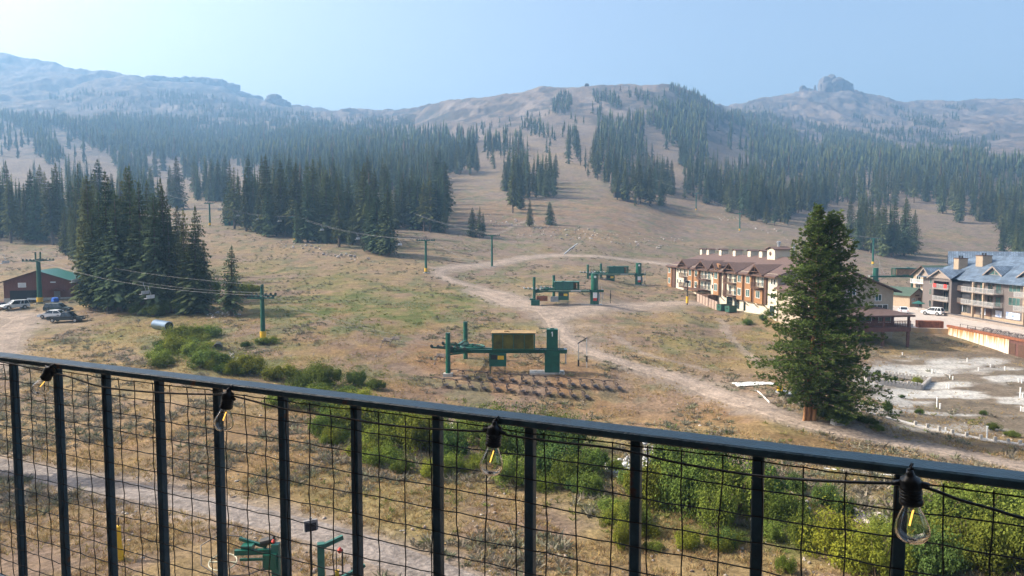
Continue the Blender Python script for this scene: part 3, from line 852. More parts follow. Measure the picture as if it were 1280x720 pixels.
def forest_points():
    rs = np.random.RandomState(12)
    pts = []
    for y0, y1, s in ((110, 330, 6.6), (330, 560, 7.6), (560, 950, 9.0), (950, 1500, 7.4), (1500, 2450, 10.5)):
        ys = np.arange(y0, y1, s); 
        xs = np.arange(-1.0 * y1, 1.0 * y1, s)
        X, Y = np.meshgrid(xs, ys)
        X = X + (rs.rand(*X.shape) - .5) * s * .95; Y = Y + (rs.rand(*Y.shape) - .5) * s * .95
        X = X.ravel(); Y = Y.ravel()
        k = np.abs(X / Y) < .86
        pts.append(np.stack([X[k], Y[k]], 1))
    P = np.concatenate(pts)
    Z = H(P[:, 0], P[:, 1])
    px, py = project(P[:, 0], P[:, 1], Z)
    jx = (fbm(P[:, 0] / 18, P[:, 1] / 26, 521, 3) - .5) * 26; jy = (fbm(P[:, 0] / 18, P[:, 1] / 26, 541, 3) - .5) * 12
    jn = np.minimum(1, (380 / P[:, 1]) ** 1.3); px0, py0 = px.copy(), py.copy(); px = px + jx * jn; py = py + jy * jn
    keep = np.zeros(len(P), bool); ht = np.zeros(len(P))
    u1 = rs.rand(len(P)); u2 = rs.rand(len(P))
    nz = fbm(P[:, 0] / 40, P[:, 1] / 55, 501, 3)
    for poly, den, lo, hi in FOREST:
        m = inpoly(px, py, poly) & ~keep & (u1 < (np.clip((nz - .33) * 5 + .30, .12, 1) * den if den > .7 else np.clip(den * (1.0 + (nz - .5) * 5), 0, 1)))
        keep |= m; ht[m] = lo + (hi - lo) * u2[m] ** .9
    for poly in CLEAR:
        for f in (0, .35, .65, .9):
            keep &= ~(inpoly(px0, py0 - f * ht / P[:, 1] * FPX, poly) & (u2 < .95) & ((P[:, 1] > 345) | (f == 0)))
    # nothing on the rows cut by the ski runs' edges
    P = P[keep]; Z = Z[keep]; ht = ht[keep]
    ht = ht * (.62 + .50 * rs.rand(len(ht)) ** .8)
    small = rs.rand(len(ht)) < .12
    ht[small] *= .6
    return P, Z, ht
FP, FZ, FH = forest_points()

# trees that can be told apart in the photograph: foot x, foot y, top y
EXPL = [(289,395,307),(246,391,284),(232,390,262),(214,391,262),(196,391,240),(178,390,226),(166,387,206),(150,389,238),(136,388,214),(118,386,262),(127,386,240),(258,389,300),
 (293,286,209),(308,289,217),(318,289,217),(336,292,192),(352,294,200),(372,298,203),(392,301,198),(408,303,212),(424,309,226),(441,306,256),(463,315,231),(472,317,236),(486,320,230),
 (503,284,216),(513,285,222),(522,287,220),(530,289,228),(538,290,214),(546,290,224),(557,292,245),(590,296,259),(599,298,258),(604,297,266),
 (641,266,214),(650,262,222),(662,283,249),(687,281,252),(222,262,196),(213,258,206),
 (1072,310,262),(1088,316,258),(1102,320,256),(1116,321,250),(1130,320,246),(1142,318,262),(826,257,226),(812,257,208),(798,256,200),(784,252,206),(942,276,246),(968,282,252),(958,280,248),(1267,318,266),(1252,314,276),(40,300,212),(14,304,222),(66,306,226),(90,314,226)]
ex = []
for bx, by, ty in EXPL:
    p = at(bx, by)
    u, t = ray(bx, ty)
    ex.append((p.x, p.y, p.z, t * p.y - p.z))
EXA = np.array(ex)
# clear the sampled trees that would stand inside an explicit one
d2 = ((FP[:, None, :] - EXA[None, :, :2]) ** 2).sum(-1).min(1)
k = d2 > 9
FP, FZ, FH = FP[k], FZ[k], FH[k]

allp = np.concatenate([np.column_stack([FP, FZ, FH]), EXA])
isx = np.concatenate([np.zeros(len(FP), bool), np.ones(len(EXA), bool)])
apx, apy = project(allp[:, 0], allp[:, 1], allp[:, 2])
size = allp[:, 3] / allp[:, 1] * FPX
inview = (apx > -14) & (apx < 1294)
# how much of each tree is covered by nearer trees: rough column test
order = np.argsort(allp[:, 1])
topy = apy - size
cover = np.full(1500, 999.)
showpx = np.zeros(len(allp))
for i in order:
    w_ = max(1, int(size[i] * .07)); c_ = int(apx[i]) + 100
    if c_ - w_ < 0 or c_ + w_ >= 1500: continue
    cur = cover[c_ - w_:c_ + w_ + 1].mean()
    showpx[i] = max(0, min(apy[i], cur) - topy[i]) * w_
    sl_ = slice(c_ - w_, c_ + w_ + 1)
    cover[sl_] = np.minimum(cover[sl_], topy[i] + size[i] * .12)
score = np.where(inview, showpx + 1e4 * isx, -1)
ind = np.argsort(-score)[:296]
indm = np.zeros(len(allp), bool); indm[ind] = True

# groves get their own names for the labels
GROVES = [('spruces behind and beside the red barn', 'beside the red barn', lambda x, y: x < 300 and y > 262 and y > 300),
          ('firs on the hazy left slope', 'on the hazy slope at the left', lambda x, y: x < 285),
          ('firs of the grove left of the middle meadow', 'in the grove left of the middle meadow', lambda x, y: x < 575),
          ('firs beside the upper clearing', 'beside the upper clearing', lambda x, y: x < 715 and y < 268),
          ('young firs standing out on the open slope', 'alone on the open slope', lambda x, y: x < 715),
          ('firs at the end of the upper run', 'at the end of the upper run', lambda x, y: x < 880),
          ('firs on the slope behind the brown roofed lodge', 'behind the brown roofed lodge', lambda x, y: x < 1055),
          ('firs between the big pine and the grey lodge', 'behind the grey lodge and big pine', lambda x, y: True)]
bucket = {}
for i in ind:
    for g, (gn, ph, fn) in enumerate(GROVES):
        if fn(apx[i], apy[i]): bucket.setdefault(g, []).append(i); break
rt = random.Random(3)
def put_fir(i, label, group):
    x, y, z, h = allp[i]
    slim = size[i] > 0
    pr = PROTO[rt.choice([0, 1, 2, 3, 4, 5, 0, 1])]
    t = thing('fir_tree', label, 'tree', (x, y, z), rt.random() * 6.28, group)
    s = h / 24.
    ws = s ** .75 * (.98 + .42 * rt.random()) * (1.16 if isx[i] else 1)
    t.scale = (ws, ws, s)
    t.rotation_euler = (rt.gauss(0, .012), rt.gauss(0, .012), rt.random() * 6.28)
    for me, nm in ((pr[0], 'crown'), (pr[1], 'trunk')):
        o = bpy.data.objects.new(nm, me); COL.objects.link(o); o.parent = t
    return t
for g, ids in bucket.items():
    gn, ph, _ = GROVES[g]
    ids = sorted(ids, key=lambda i: -size[i])
    lab = {}
    def setl(i, s):
        if i not in lab: lab[i] = s
    setl(ids[0], 'tallest dark fir ' + ph)
    setl(max(ids, key=lambda i: apy[i] + (0 if i != ids[0] else -999)), 'fir standing lowest on the slope ' + ph)
    setl(min(ids, key=lambda i: apx[i]), 'leftmost dark fir ' + ph)
    setl(max(ids, key=lambda i: apx[i]), 'rightmost dark fir ' + ph)
    setl(ids[-1], 'smallest fir showing ' + ph)
    setl(min(ids, key=lambda i: apy[i]), 'fir standing highest up the slope ' + ph)
    for i in ids:
        put_fir(i, lab.get(i, 'dark green fir among its like ' + ph), gn)
for xx, yy, hh in ((-39.5, 50, 15.5), (-38, 46.5, 13)):
    t = thing('fir_tree', 'fir standing just outside the left edge of the picture, shading the gravel lane', 'tree', (xx, yy, Hs(xx, yy)), .4, 'firs left of the picture')
    t.scale = (hh / 30, hh / 30, hh / 24)
    for me, nm in ((PROTO[2][0], 'crown'), (PROTO[2][1], 'trunk')):
        o = bpy.data.objects.new(nm, me); COL.objects.link(o); o.parent = t
# ------------------------------------------------------------------ the far-off woods: one mass
rest = np.nonzero(~indm)[0]
LOD1 = [conifer_arrays(70 + k, 24, r_, 20, 5, b_, 2, .4)[0:2] for k, (r_, b_) in enumerate([(2.6, .05), (2.2, .12), (3.0, .04), (2.4, .2)])]
LOD2 = [conifer_arrays(90 + k, 24, r_, 9, 4, b_, 1, .35)[0:2] for k, (r_, b_) in enumerate([(3.4, .03), (2.9, .06), (3.8, .03)])]
def stick(V, F, Ht=24.):
    n = len(V)
    r0 = .32
    tv = np.array([(r0, 0, -.5), (-r0 * .5, r0 * .87, -.5), (-r0 * .5, -r0 * .87, -.5), (0, 0, Ht * .9)])
    return np.concatenate([V, tv]), np.concatenate([F, np.array([(n, n + 1, n + 3), (n + 1, n + 2, n + 3), (n + 2, n, n + 3)])])
def core(V, F, R, bare, k, Ht=24.):
    n = len(V); q = 6; vs_ = []
    for f, rr_ in ((bare + .03, k * .8), (bare + .22, k), (.62, k * .62)):
        for i in range(q): vs_.append((R * rr_ * cos(6.283 * i / q + f * 9) * (1 if i % 2 else .7), R * rr_ * sin(6.283 * i / q + f * 9) * (1 if i % 2 else .7), Ht * f))
    vs_.append((0, 0, Ht * 1.0))
    fs_ = []
    for a in range(2):
        for i in range(q):
            j = (i + 1) % q; fs_ += [(n + a * q + i, n + a * q + j, n + a * q + q + j), (n + a * q + i, n + a * q + q + j, n + a * q + q + i)]
    fs_ += [(n + 2 * q + i, n + 2 * q + (i + 1) % q, n + 3 * q) for i in range(q)]
    return np.concatenate([V, np.array(vs_)]), np.concatenate([F, np.array(fs_)])
LOD1 = [core(V, F, 2.5, .08, .34) for V, F in LOD1]; LOD2 = [core(V, F, 3.2, .05, .62) for V, F in LOD2]
LOD1 = [(V, F, *stick(V, F)) for V, F in LOD1]
LOD2 = [(V, F, *stick(V, F)) for V, F in LOD2]
rs = np.random.RandomState(5)
VV = []; FF = []; CC = []; base = 0
for lods, sel in ((LOD1, rest[allp[rest, 1] < 760]), (LOD2, rest[allp[rest, 1] >= 760])):
    ch = rs.randint(0, len(lods), len(sel))
    for q, (V0, F0, V, F) in enumerate(lods):
        ids = sel[ch == q]
        if len(ids) == 0: continue
        a = rs.rand(len(ids)) * 6.28; s = allp[ids, 3] / 24.; ws = s ** .8 * (.98 + .50 * rs.rand(len(ids)))
        ca, sa = np.cos(a)[:, None], np.sin(a)[:, None]
        x = (V[None, :, 0] * ca - V[None, :, 1] * sa) * ws[:, None] + allp[ids, 0][:, None]
        y = (V[None, :, 0] * sa + V[None, :, 1] * ca) * ws[:, None] + allp[ids, 1][:, None]
        z = V[None, :, 2] * s[:, None] + allp[ids, 2][:, None]
        VV.append(np.stack([x, y, z], -1).reshape(-1, 3))
        FF.append((F[None] + (np.arange(len(ids)) * len(V))[:, None, None]).reshape(-1, 3) + base)
        base += len(ids) * len(V)
        tone = (.7 + .6 * rs.rand(len(ids)))[:, None, None]
        c = np.tile(np.array([.066, .086, .044]), (len(ids), len(V), 1)) * tone
        hue = rs.rand(len(ids))[:, None, None]
        c = c * (np.array([.82, .95, 1.12]) * (1 - hue) + np.array([1.34, 1.12, .85]) * hue)
        dead = rs.rand(len(ids)) < .055
        c[dead] = np.array([.10, .075, .05])
        c[:, len(V0):] = np.array([.10, .072, .055])
        CC.append(c.reshape(-1, 3))
fo = npmesh('forest', np.concatenate(VV), np.concatenate(FF), M_FOREST, None, np.concatenate(CC))
tag(fo, kind='stuff')
print('TREES', len(allp), 'individual', len(ind), 'forest tris', sum(len(f) for f in FF))
# ------------------------------------------------------------------ building materials
M_CREAM = mat('cream_stucco', (.55, .49, .38), rough=.85, var=.08, scale=1.2)
M_TAN = mat('tan_stucco', (.37, .31, .235), rough=.85, var=.1, scale=1.2)
M_ORANGE = mat('orange_wood_siding', (.28, .140, .058), rough=.7, var=.22, scale=3, streak=(1, 1, 6))
M_DKBROWN = mat('dark_brown_trim', (.085, .042, .026), rough=.7, var=.2)
M_ROOFB = mat('brown_shingle_roof', (.098, .060, .050), rough=.85, var=.2, scale=1.6, bump=.3, bscale=5, streak=(1, 1, 4))
M_GREYW = mat('grey_panel', (.20, .19, .185), rough=.8, var=.12)
M_WHITE = mat('white_frame', (.72, .72, .70), rough=.5, var=.06)
M_GLASS = mat('window_glass', (.055, .115, .11), rough=.06, var=.5, scale=.4, spec=.9)
M_GLASSD = mat('dark_window_glass', (.02, .035, .035), rough=.08, var=.5, scale=.5, spec=.8)
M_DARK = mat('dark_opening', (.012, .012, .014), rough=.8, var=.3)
M_TAUPE = mat('taupe_siding', (.128, .108, .102), rough=.8, var=.1, scale=2, streak=(.4, .4, 8))
M_TAUPE2 = mat('pale_taupe_trim', (.26, .215, .185), rough=.8, var=.1)
M_PEACH = mat('peach_wall', (.33, .25, .175), rough=.8, var=.1)
M_SNOWGREY = mat('weathered_grey_rail', (.42, .42, .42), rough=.6, var=.12)
M_CONC = mat('concrete', (.42, .39, .35), rough=.9, var=.2, scale=.8, bump=.2, bscale=12)
M_REDBR = mat('red_brown_wood', (.115, .050, .040), rough=.75, var=.25, scale=2)
M_STEEL = mat('bright_vent_steel', (.55, .55, .56), rough=.3, metal=.8, var=.1)
M_LGREEN = mat('lift_green_paint', (.006, .085, .056), rough=.36, var=.22, scale=1.3, spec=.55)
M_LGREEN2 = mat('faded_green_paint', (.02, .11, .085), rough=.5, var=.3, scale=2)
M_BARN = mat('barn_red_boards', (.155, .052, .036), rough=.8, var=.25, scale=2, streak=(5, 5, .4))
M_GROOF = mat('green_metal_roof', (.014, .125, .092), rough=.34, var=.15, scale=2, streak=(4, .3, 1))
M_GREENROOF = mat('green_shingle_roof', (.042, .072, .05), rough=.8, var=.2, scale=2)
M_BLACK = mat('black_paint', (.012, .012, .013), rough=.45, var=.2)
M_YELLOW = mat('yellow_vinyl_pad', (.72, .42, .02), rough=.5, var=.12)

def slate_mat():
    m = mat('blue_grey_shakes', (.098, .135, .185), rough=.5, var=.35, scale=.9, bump=.4, bscale=4, streak=(.6, .8, 1))
    nt = m.node_tree; L = nt.links.new; b = nt.nodes['Principled BSDF']
    old = b.inputs['Base Color'].links[0].from_socket
    tc = node(nt, 'ShaderNodeTexCoord')
    br = node(nt, 'ShaderNodeTexBrick'); br.inputs['Scale'].default_value = 1.0
    br.inputs['Color1'].default_value = (.75, .75, .75, 1); br.inputs['Color2'].default_value = (1.45, 1.4, 1.35, 1); br.inputs['Mortar'].default_value = (.45, .45, .45, 1)
    br.inputs['Brick Width'].default_value = 1.1; br.inputs['Row Height'].default_value = .5; br.inputs['Mortar Size'].default_value = .05
    L(tc.outputs['Object'], br.inputs['Vector'])
    mx = node(nt, 'ShaderNodeMix', data_type='RGBA', blend_type='MULTIPLY'); mx.inputs[0].default_value = .8
    L(old, mx.inputs[6]); L(br.outputs['Color'], mx.inputs[7]); L(mx.outputs[2], b.inputs['Base Color'])
    return m
M_SLATE = slate_mat()

def window(parent, x, z, w, h, y=0., s=1, frame=None, glass=None, mull=1, name='window', axis='x', d=.06):
    """a window in the plane y=const (axis x) or x=const (axis y); s = outward sign"""
    f = MB(); t = .09
    def B(a0, a1, z0, z1, o0, o1):
        if axis == 'x': f_.bb(a0, a1, y + s * o0, y + s * o1, z0, z1)
        else: f_.bb(y + s * o0, y + s * o1, a0, a1, z0, z1)
    f_ = f
    B(x - w / 2, x + w / 2, z, z + t, .004, d); B(x - w / 2, x + w / 2, z + h - t, z + h, .004, d)
    B(x - w / 2, x - w / 2 + t, z + t, z + h - t, .004, d); B(x + w / 2 - t, x + w / 2, z + t, z + h - t, .004, d)
    for k in range(1, mull + 1):
        c = x - w / 2 + w * k / (mull + 1)
        B(c - .035, c + .035, z + t, z + h - t, .006, d - .008)
    fo_ = f.build(name, frame or M_WHITE, parent)
    f_ = MB()
    B(x - w / 2 + t, x + w / 2 - t, z + t, z + h - t, .002, .018)
    f_.build('pane', glass or M_GLASS, fo_)
    return fo_

def balcony(parent, x0, x1, z, y0, out, s=1, rail=None, h=1.05, slats=True, floor=None):
    m = MB().bb(x0, x1, y0 + s * .01, y0 + s * out, z - .16, z)
    b = m.build('balcony', floor or M_DKBROWN, parent)
    r = MB(); yo = y0 + s * (out - .05)
    r.bb(x0, x1, yo - .03, yo + .03, z + h - .08, z + h); r.bb(x0, x1, yo - .02, yo + .02, z + .10, z + .15)
    n = max(3, int((x1 - x0) / .28))
    for k in range(n + 1):
        c = x0 + .03 + (x1 - x0 - .06) * k / n
        r.bb(c - .05, c + .05, yo - .015, yo + .015, z + .15, z + h - .08)
    for xx in (x0 + .04, x1 - .04):
        ya, yb = sorted((y0 + s * .02, yo - s * .03))
        r.bb(xx - .03, xx + .03, ya, yb, z + h - .08, z + h - .01)
        k = ya + .1
        while k < yb:
            r.bb(xx - .015, xx + .015, k - .04, k + .04, z, z + h - .08); k += .28
    r.build('railing', rail or M_DKBROWN, b)
    return b

def gable_dormer(roof, xc, w, y_front, y_back, z_e, z_a, s, th=.18, m=None):
    """roof planes of a cross gable: ridge from y_front back to y_back at z_a, eaves at z_e on the front"""
    a = [(xc - w, y_front, z_e), (xc, y_front, z_a), (xc, y_back, z_a)]
    b = [(xc + w, y_front, z_e), (xc, y_front, z_a), (xc, y_back, z_a)]
    roof.slab(a, th); roof.slab(b, th)

# ------------------------------------------------------------------ the long brown-roofed lodge
AX, AY, BX_, BY_ = 50.9, 138.0, 43.3, 197.0
ZB = -14.9
dL = Vector((BX_ - AX, BY_ - AY, 0)); LEN = dL.length
lodge = thing('brown_roofed_lodge', 'long cream and orange timber lodge with brown gabled roof behind the big pine', 'lodge', (AX, AY, ZB), atan2(dL.y, dL.x))
def lx(c):
    px = 828 + c / 7.2
    Y = 68.67 / ((px - 640) / 900 + .1288)
    return (Y - 138) / .9918
Z = lambda z: z - ZB
EA, RI = -6.6, -3.55
W = 16.6
body = MB()
body.bb(0, LEN, -W, -.02, Z(-19), Z(EA + .05))
body.add([(0, -.02, Z(EA)), (0, -W, Z(EA)), (0, -W / 2, Z(RI - .1))], [(0, 1, 2)])
body.build('wall', M_CREAM, lodge)
bk = MB(); bk.bb(-.03, 0 - .004, -W + .1, -.2, Z(-19), Z(EA)); bk.add([(-.006, -.02, Z(EA)), (-.006, -W, Z(EA)), (-.006, -W / 2, Z(RI - .12))], [(0, 1, 2)])
bk.build('gable_wall', M_TAN, lodge)
# roof: gable at the near end, hip at the far end
rf = MB()
ov = 1.0; sl = (RI - EA) / (W / 2)
ze = Z(EA - sl * ov)
rf.slab([(-1.1, ov, ze), (-1.1, -W / 2, Z(RI)), (LEN - 4, -W / 2, Z(RI)), (LEN + .8, ov, ze)], .22)
rf.slab([(-1.1, -W - ov, ze), (-1.1, -W / 2, Z(RI)), (LEN - 4, -W / 2, Z(RI)), (LEN + .8, -W - ov, ze)], .22)
rf.slab([(LEN + .8, ov, ze), (LEN - 4, -W / 2, Z(RI)), (LEN + .8, -W - ov, ze)], .22)
GAB = [(225, 4.0, 1.75), (395, 4.2, 1.75), (655, 3.6, 1.75), (890, 3.2, 1.75)]
for c, wd, rise in GAB:
    xc = lx(c); za = ze + rise + .35
    yb = ov - (rise + .35) / sl
    gable_dormer(rf, xc, wd, ov + .45, yb, ze + .02, za, 1)
c5 = lx(502)
gable_dormer(rf, c5, 1.9, ov + .5, -4.5, ze + .35, ze + 1.9, 1)
roof_o = rf.build('roof', M_ROOFB, lodge)
gw = MB(); ft = MB()
for c, wd, rise in GAB:
    xc = lx(c); za = ze + rise + .1
    gw.add([(xc - wd * .8, .12, ze - .05), (xc + wd * .8, .12, ze - .05), (xc, .12, za - .1)], [(0, 1, 2)])
    for s in (-1, 1):
        bar((xc + s * wd, ov + .47, ze - .12), (xc, ov + .47, za + .12), .06, .24, ft)
    bar((xc - wd * .45, ov + .40, ze + .62), (xc + wd * .45, ov + .40, ze + .62), .12, .14, ft)
    bar((xc, ov + .40, ze + .6), (xc, ov + .40, za), .12, .14, ft)
gw.build('gable_infill', M_DKBROWN, lodge)
ft.bb(-1.0, LEN + .7, ov - .02, ov + .03, ze - .34, ze - .10)
ft.build('bargeboard', M_DKBROWN, lodge)
# bays
def bay(c0, c1, z0, z1, out, m, name):
    a, b = lx(c1), lx(c0)
    MB().bb(a, b, .0, out, Z(z0), Z(z1)).build(name, m, lodge)
    return a, b
F3, F2 = -9.35, -12.1
for c0, c1 in ((65, 100), (247, 290), (302, 345), (692, 745), (767, 825)):
    a, b = bay(c0, c1, -12.7, -6.95, .55, M_ORANGE, 'timber_bay')
    for z in (-8.95, -11.75):
        window(lodge, (a + b) / 2, Z(z), min(1.7, (b - a) * .62), 1.55, .55)
a, b = bay(482, 530, -12.6, -5.6, .6, M_ORANGE, 'timber_bay')
MB().add([(a, .6, Z(-5.6)), (b, .6, Z(-5.6)), ((a + b) / 2, .6, ze + 1.65), (a, .0, Z(-5.6)), (b, .0, Z(-5.6)), ((a + b) / 2, 0, ze + 1.65)], [(0, 1, 2), (3, 5, 4), (0, 2, 5, 3), (1, 4, 5, 2)]).build('timber_gable', M_ORANGE, lodge)
for z in (-8.9, -11.7): window(lodge, (a + b) / 2, Z(z), 1.8, 1.7, .6)
for c0, c1 in ((101, 124), (291, 301), (746, 766), (826, 842), (531, 536), (560, 582), (930, 952)):
    bay(c0, c1, -12.7, -6.9, .30, M_DKBROWN, 'brown_panel')
# lower orange block under the nearest balcony
a, b = bay(852, 928, -12.8, -9.9, .55, M_ORANGE, 'timber_bay'); window(lodge, (a + b) / 2, Z(-11.7), 1.7, 1.5, .55)
balcony(lodge, a, b, Z(-9.55), 0, 1.35)
for c in (868, 905): window(lodge, lx(c), Z(-9.3), 1.0, 1.9, 0)
for c0, c1, lv in ((190, 243, (-9.5, -12.0)), (347, 438, (-9.4, -12.0)), (592, 688, (-9.4, -12.1))):
    a, b = lx(c1), lx(c0)
    for z in lv:
        balcony(lodge, a, b, Z(z), 0, 1.3)
        n = 2 if b - a < 6 else 3
        for k in range(n):
            window(lodge, a + (b - a) * (k + .5) / n, Z(z + .12), 1.35, 1.9, 0, glass=M_GLASSD if k % 2 else M_GLASS)
for c in (140, 165, 455, 990, 1015):
    for z in (-8.7, -11.5): window(lodge, lx(c), Z(z), .9, 1.2, 0, mull=0, glass=M_GLASSD)
# ground floor openings and brackets under the bays
for c, w_, h_, z in ((605, 2.2, 2.0, -14.6), (678, 2.4, 2.2, -14.8), (748, .9, 1.9, -14.9), (998, 1.8, 2.0, -14.8), (628, 1.0, 2.0, -14.6)):
    dr = MB().bb(lx(c) - w_ / 2, lx(c) + w_ / 2, .0, .06, Z(z), Z(z + h_)).build('ground_floor_door', M_GLASSD, lodge)
for c in (565, 640, 700, 780, 870, 960):
    b_ = MB(); x = lx(c)
    bar((x, .06, Z(-13.6)), (x, 1.0, Z(-12.75)), .14, .14, b_); b_.build('eave_bracket', M_DKBROWN, lodge)
# entrance canopy and walled yard in front
cn = MB(); a, b = lx(440), lx(310); cn.bb(a, b, .6, 3.2, Z(-12.0), Z(-11.75)); cn.build('entrance_canopy', M_DKBROWN, lodge)
bx = MB(); a, b = lx(512), lx(412); bx.bb(a, b, .6, 2.6, Z(-14.6), Z(-12.6)); bx.build('side_annex', M_DKBROWN, lodge)
# chimneys along the ridge
for c, w_ in ((385, 1.3), (446, 1.4), (562, 1.4), (690, 1.45), (828, 1.5), (934, 1.5)):
    x = (76.97 / ((828 + c / 7.2 - 640) / 900 + .1288) - 138) / .9918
    ch = MB().bb(x - w_ / 2, x + w_ / 2, -W / 2 - .9, -W / 2 + .9, Z(RI - .6), Z(RI + .95)).build('chimney', M_CREAM, lodge)
    cp = MB()
    cp.slab([(x - w_ / 2 - .25, -W / 2 - 1.15, Z(RI + 1.1)), (x - w_ / 2 - .25, -W / 2 + 1.15, Z(RI + 1.1)), (x, -W / 2 + 1.15, Z(RI + 1.42)), (x, -W / 2 - 1.15, Z(RI + 1.42))], .1)
    cp.slab([(x + w_ / 2 + .25, -W / 2 - 1.15, Z(RI + 1.1)), (x + w_ / 2 + .25, -W / 2 + 1.15, Z(RI + 1.1)), (x, -W / 2 + 1.15, Z(RI + 1.42)), (x, -W / 2 - 1.15, Z(RI + 1.42))], .1)
    cp.build('chimney_cap', M_ROOFB, ch)
# stair tower on the roof
x = 15.6
tw = MB().bb(x - 1.7, x + 1.7, -W / 2 - 1.7, -W / 2 + 1.7, Z(RI - 1.0), Z(-1.9)).build('roof_tower', M_CREAM, lodge)
tr = MB()
for s in (-1, 1):
    tr.slab([(x + s * 2.1, -W / 2 - 2.1, Z(-1.95)), (x + s * 2.1, -W / 2 + 2.1, Z(-1.95)), (x, -W / 2 + 2.1, Z(-1.35)), (x, -W / 2 - 2.1, Z(-1.35))], .14)
tr.build('tower_roof', M_ROOFB, tw)
MB().lathe([(.28, Z(-1.5)), (.28, Z(-.75)), (.42, Z(-.72)), (.42, Z(-.35)), (.2, Z(-.25))], (x, -W / 2, 0), 12).build('vent_pipe', M_STEEL, tw)
MB().lathe([(.24, Z(-3.7)), (.24, Z(-1.3)), (.38, Z(-1.25)), (.38, Z(-.9))], (x - 3.4, -W / 2 - 1.5, 0), 12).build('vent_pipe', M_STEEL, lodge)
MB().lathe([(.48, 0), (.40, .1), (0.05, .16)], (x + .2, -W / 2 + 1.72, Z(-2.9)), 12, 'y').build('round_vent', M_DKBROWN, tw)
# lower wing at the near end, its gable towards the viewer
lw = MB(); x0, x1 = -11.5, -.08; cy_ = -8.2; hw = 7.9
lw.bb(x0, x1, cy_ - hw, cy_ + hw, Z(-19), Z(-9.0))
lw.add([(x0, cy_ - hw, Z(-9.0)), (x0, cy_ + hw, Z(-9.0)), (x0, cy_, Z(-5.9)), (x1, cy_ - hw, Z(-9.0)), (x1, cy_ + hw, Z(-9.0)), (x1, cy_, Z(-5.9))], [(0, 1, 2), (3, 5, 4), (0, 2, 5, 3), (1, 4, 5, 2)])
lw.build('lower_wing', M_TAN, lodge)
lr = MB()
for s in (-1, 1):
    lr.slab([(x0 - 1, cy_ + s * (hw + 1), Z(-9.15)), (x0 - 1, cy_, Z(-5.72)), (x1, cy_, Z(-5.72)), (x1, cy_ + s * (hw + 1), Z(-9.15))], .25)
lr.build('lower_roof', M_ROOFB, lodge)
window(lodge, -13.2, Z(-10.9), 1.3, 1.2, x0, -1, axis='y', glass=M_GLASS)
window(lodge, -13.0, Z(-13.4), 4.2, 1.9, x0, -1, axis='y', mull=3, glass=M_GLASSD)
window(lodge, -8.2, Z(-9.8), 1.3, 1.2, x0, -1, axis='y', glass=M_GLASS)
window(lodge, -3.0, Z(-12.8), 1.6, 1.6, x0, -1, axis='y', glass=M_GLASS)
window(lodge, -4.0, Z(-10.0), 1.6, 1.6, x0, -1, axis='y', glass=M_GLASS)
# porch with a hipped roof and deck
pr = MB(); ya, yb = -14.6, -1.5; xa, xb = x0 - 7.2, x0 - .04
pr.slab([(xa, ya - .6, Z(-12.7)), (xa, yb, Z(-12.7)), (xb, yb, Z(-11.7)), (xb, ya + 2.5, Z(-11.7))], .3)
pr.slab([(xa, ya - .6, Z(-12.7)), (xb, ya + 2.5, Z(-11.7)), (xb, ya - .6, Z(-12.7))], .3)
pr.build('porch_roof', M_ROOFB, lodge)
dk = MB(); dk.bb(xa + .2, xb, ya, yb, Z(-15.5), Z(-14.75)); 
dk.build('porch_deck', M_REDBR, lodge)
for y in (ya + .3, ya + 4.9, ya + 9.5, yb - .3):
    pp = MB(); pp.bb(xa + .3, xa + .6, y - .16, y + .16, Z(-14.75), Z(-12.95))
    pp.bb(xa + .34, xa + .7, y - .2, y + .2, Z(-18.2), Z(-15.5))
    pp.build('porch_post', M_REDBR, lodge)
pw = MB().bb(xa + 2.4, xb, ya + 1.6, yb - .2, Z(-14.75), Z(-12.8)).build('porch_wall', M_REDBR, lodge)
for y in (-11.2, -7.6, -4.2): window(lodge, y, Z(-14.2), 2.4, 1.2, xa + 2.4, -1, axis='y', glass=M_GLASS)
prl = MB(); prl.bb(xa + .24, xa + .32, ya, yb, Z(-13.75), Z(-13.66))
k = ya
while k < yb: prl.bb(xa + .25, xa + .31, k, k + .1, Z(-14.75), Z(-13.75)); k += .3
prl.build('porch_railing', M_REDBR, lodge)

# ------------------------------------------------------------------ the grey lodge at the right with its blue-grey roof
GZ = -17.25
grey = thing('grey_lodge', 'taupe lodge with blue grey shingle roof, dormers and balconies at the right edge', 'lodge', (104.4, 184, GZ), -pi / 2)
Zg = lambda z: z - GZ
def gx(c, X=104.4):
    px = 1140 + c / 6.54
    return 184 - 900 * X / (px - 640)
GL = 60
GE, GR, GW = -8.55, -3.75, 10.5
gb = MB(); gb.bb(1.4, GL, .02, 21, 0, Zg(GE)); gb.build('wall', M_TAUPE, grey)
bs = MB(); bs.bb(17.4, GL, -.06, .018, 0, .55); bs.build('base_course', M_PEACH, grey)
gr = MB(); gsl = (GR - GE) / GW; go_ = 1.1
zge = Zg(GE - gsl * go_)
gr.slab([(.6, -go_, zge), (7.5, GW, Zg(GR)), (GL, GW, Zg(GR)), (GL, -go_, zge)], .22)
gr.slab([(.6, 2 * GW + go_, zge), (7.5, GW, Zg(GR)), (GL, GW, Zg(GR)), (GL, 2 * GW + go_, zge)], .22)
gr.slab([(.6, -go_, zge), (7.5, GW, Zg(GR)), (.6, 2 * GW + go_, zge)], .22)
def gdorm(xc, w, yf, ze_, za):
    yb = (za - zge) / gsl - go_
    gable_dormer(gr, xc, w, yf, yb, ze_, za, -1)
gdorm(4.2, 2.6, -1.6, zge + .1, zge + 2.2)
gdorm(13.3, 4.7, -3.2, zge + .02, zge + 2.1)
GD = [(gx(610), 3.2, 2.0, 1.9), (gx(900), 3.4, 2.0, 1.9), (44.5, 3.4, 2.0, 1.9)]
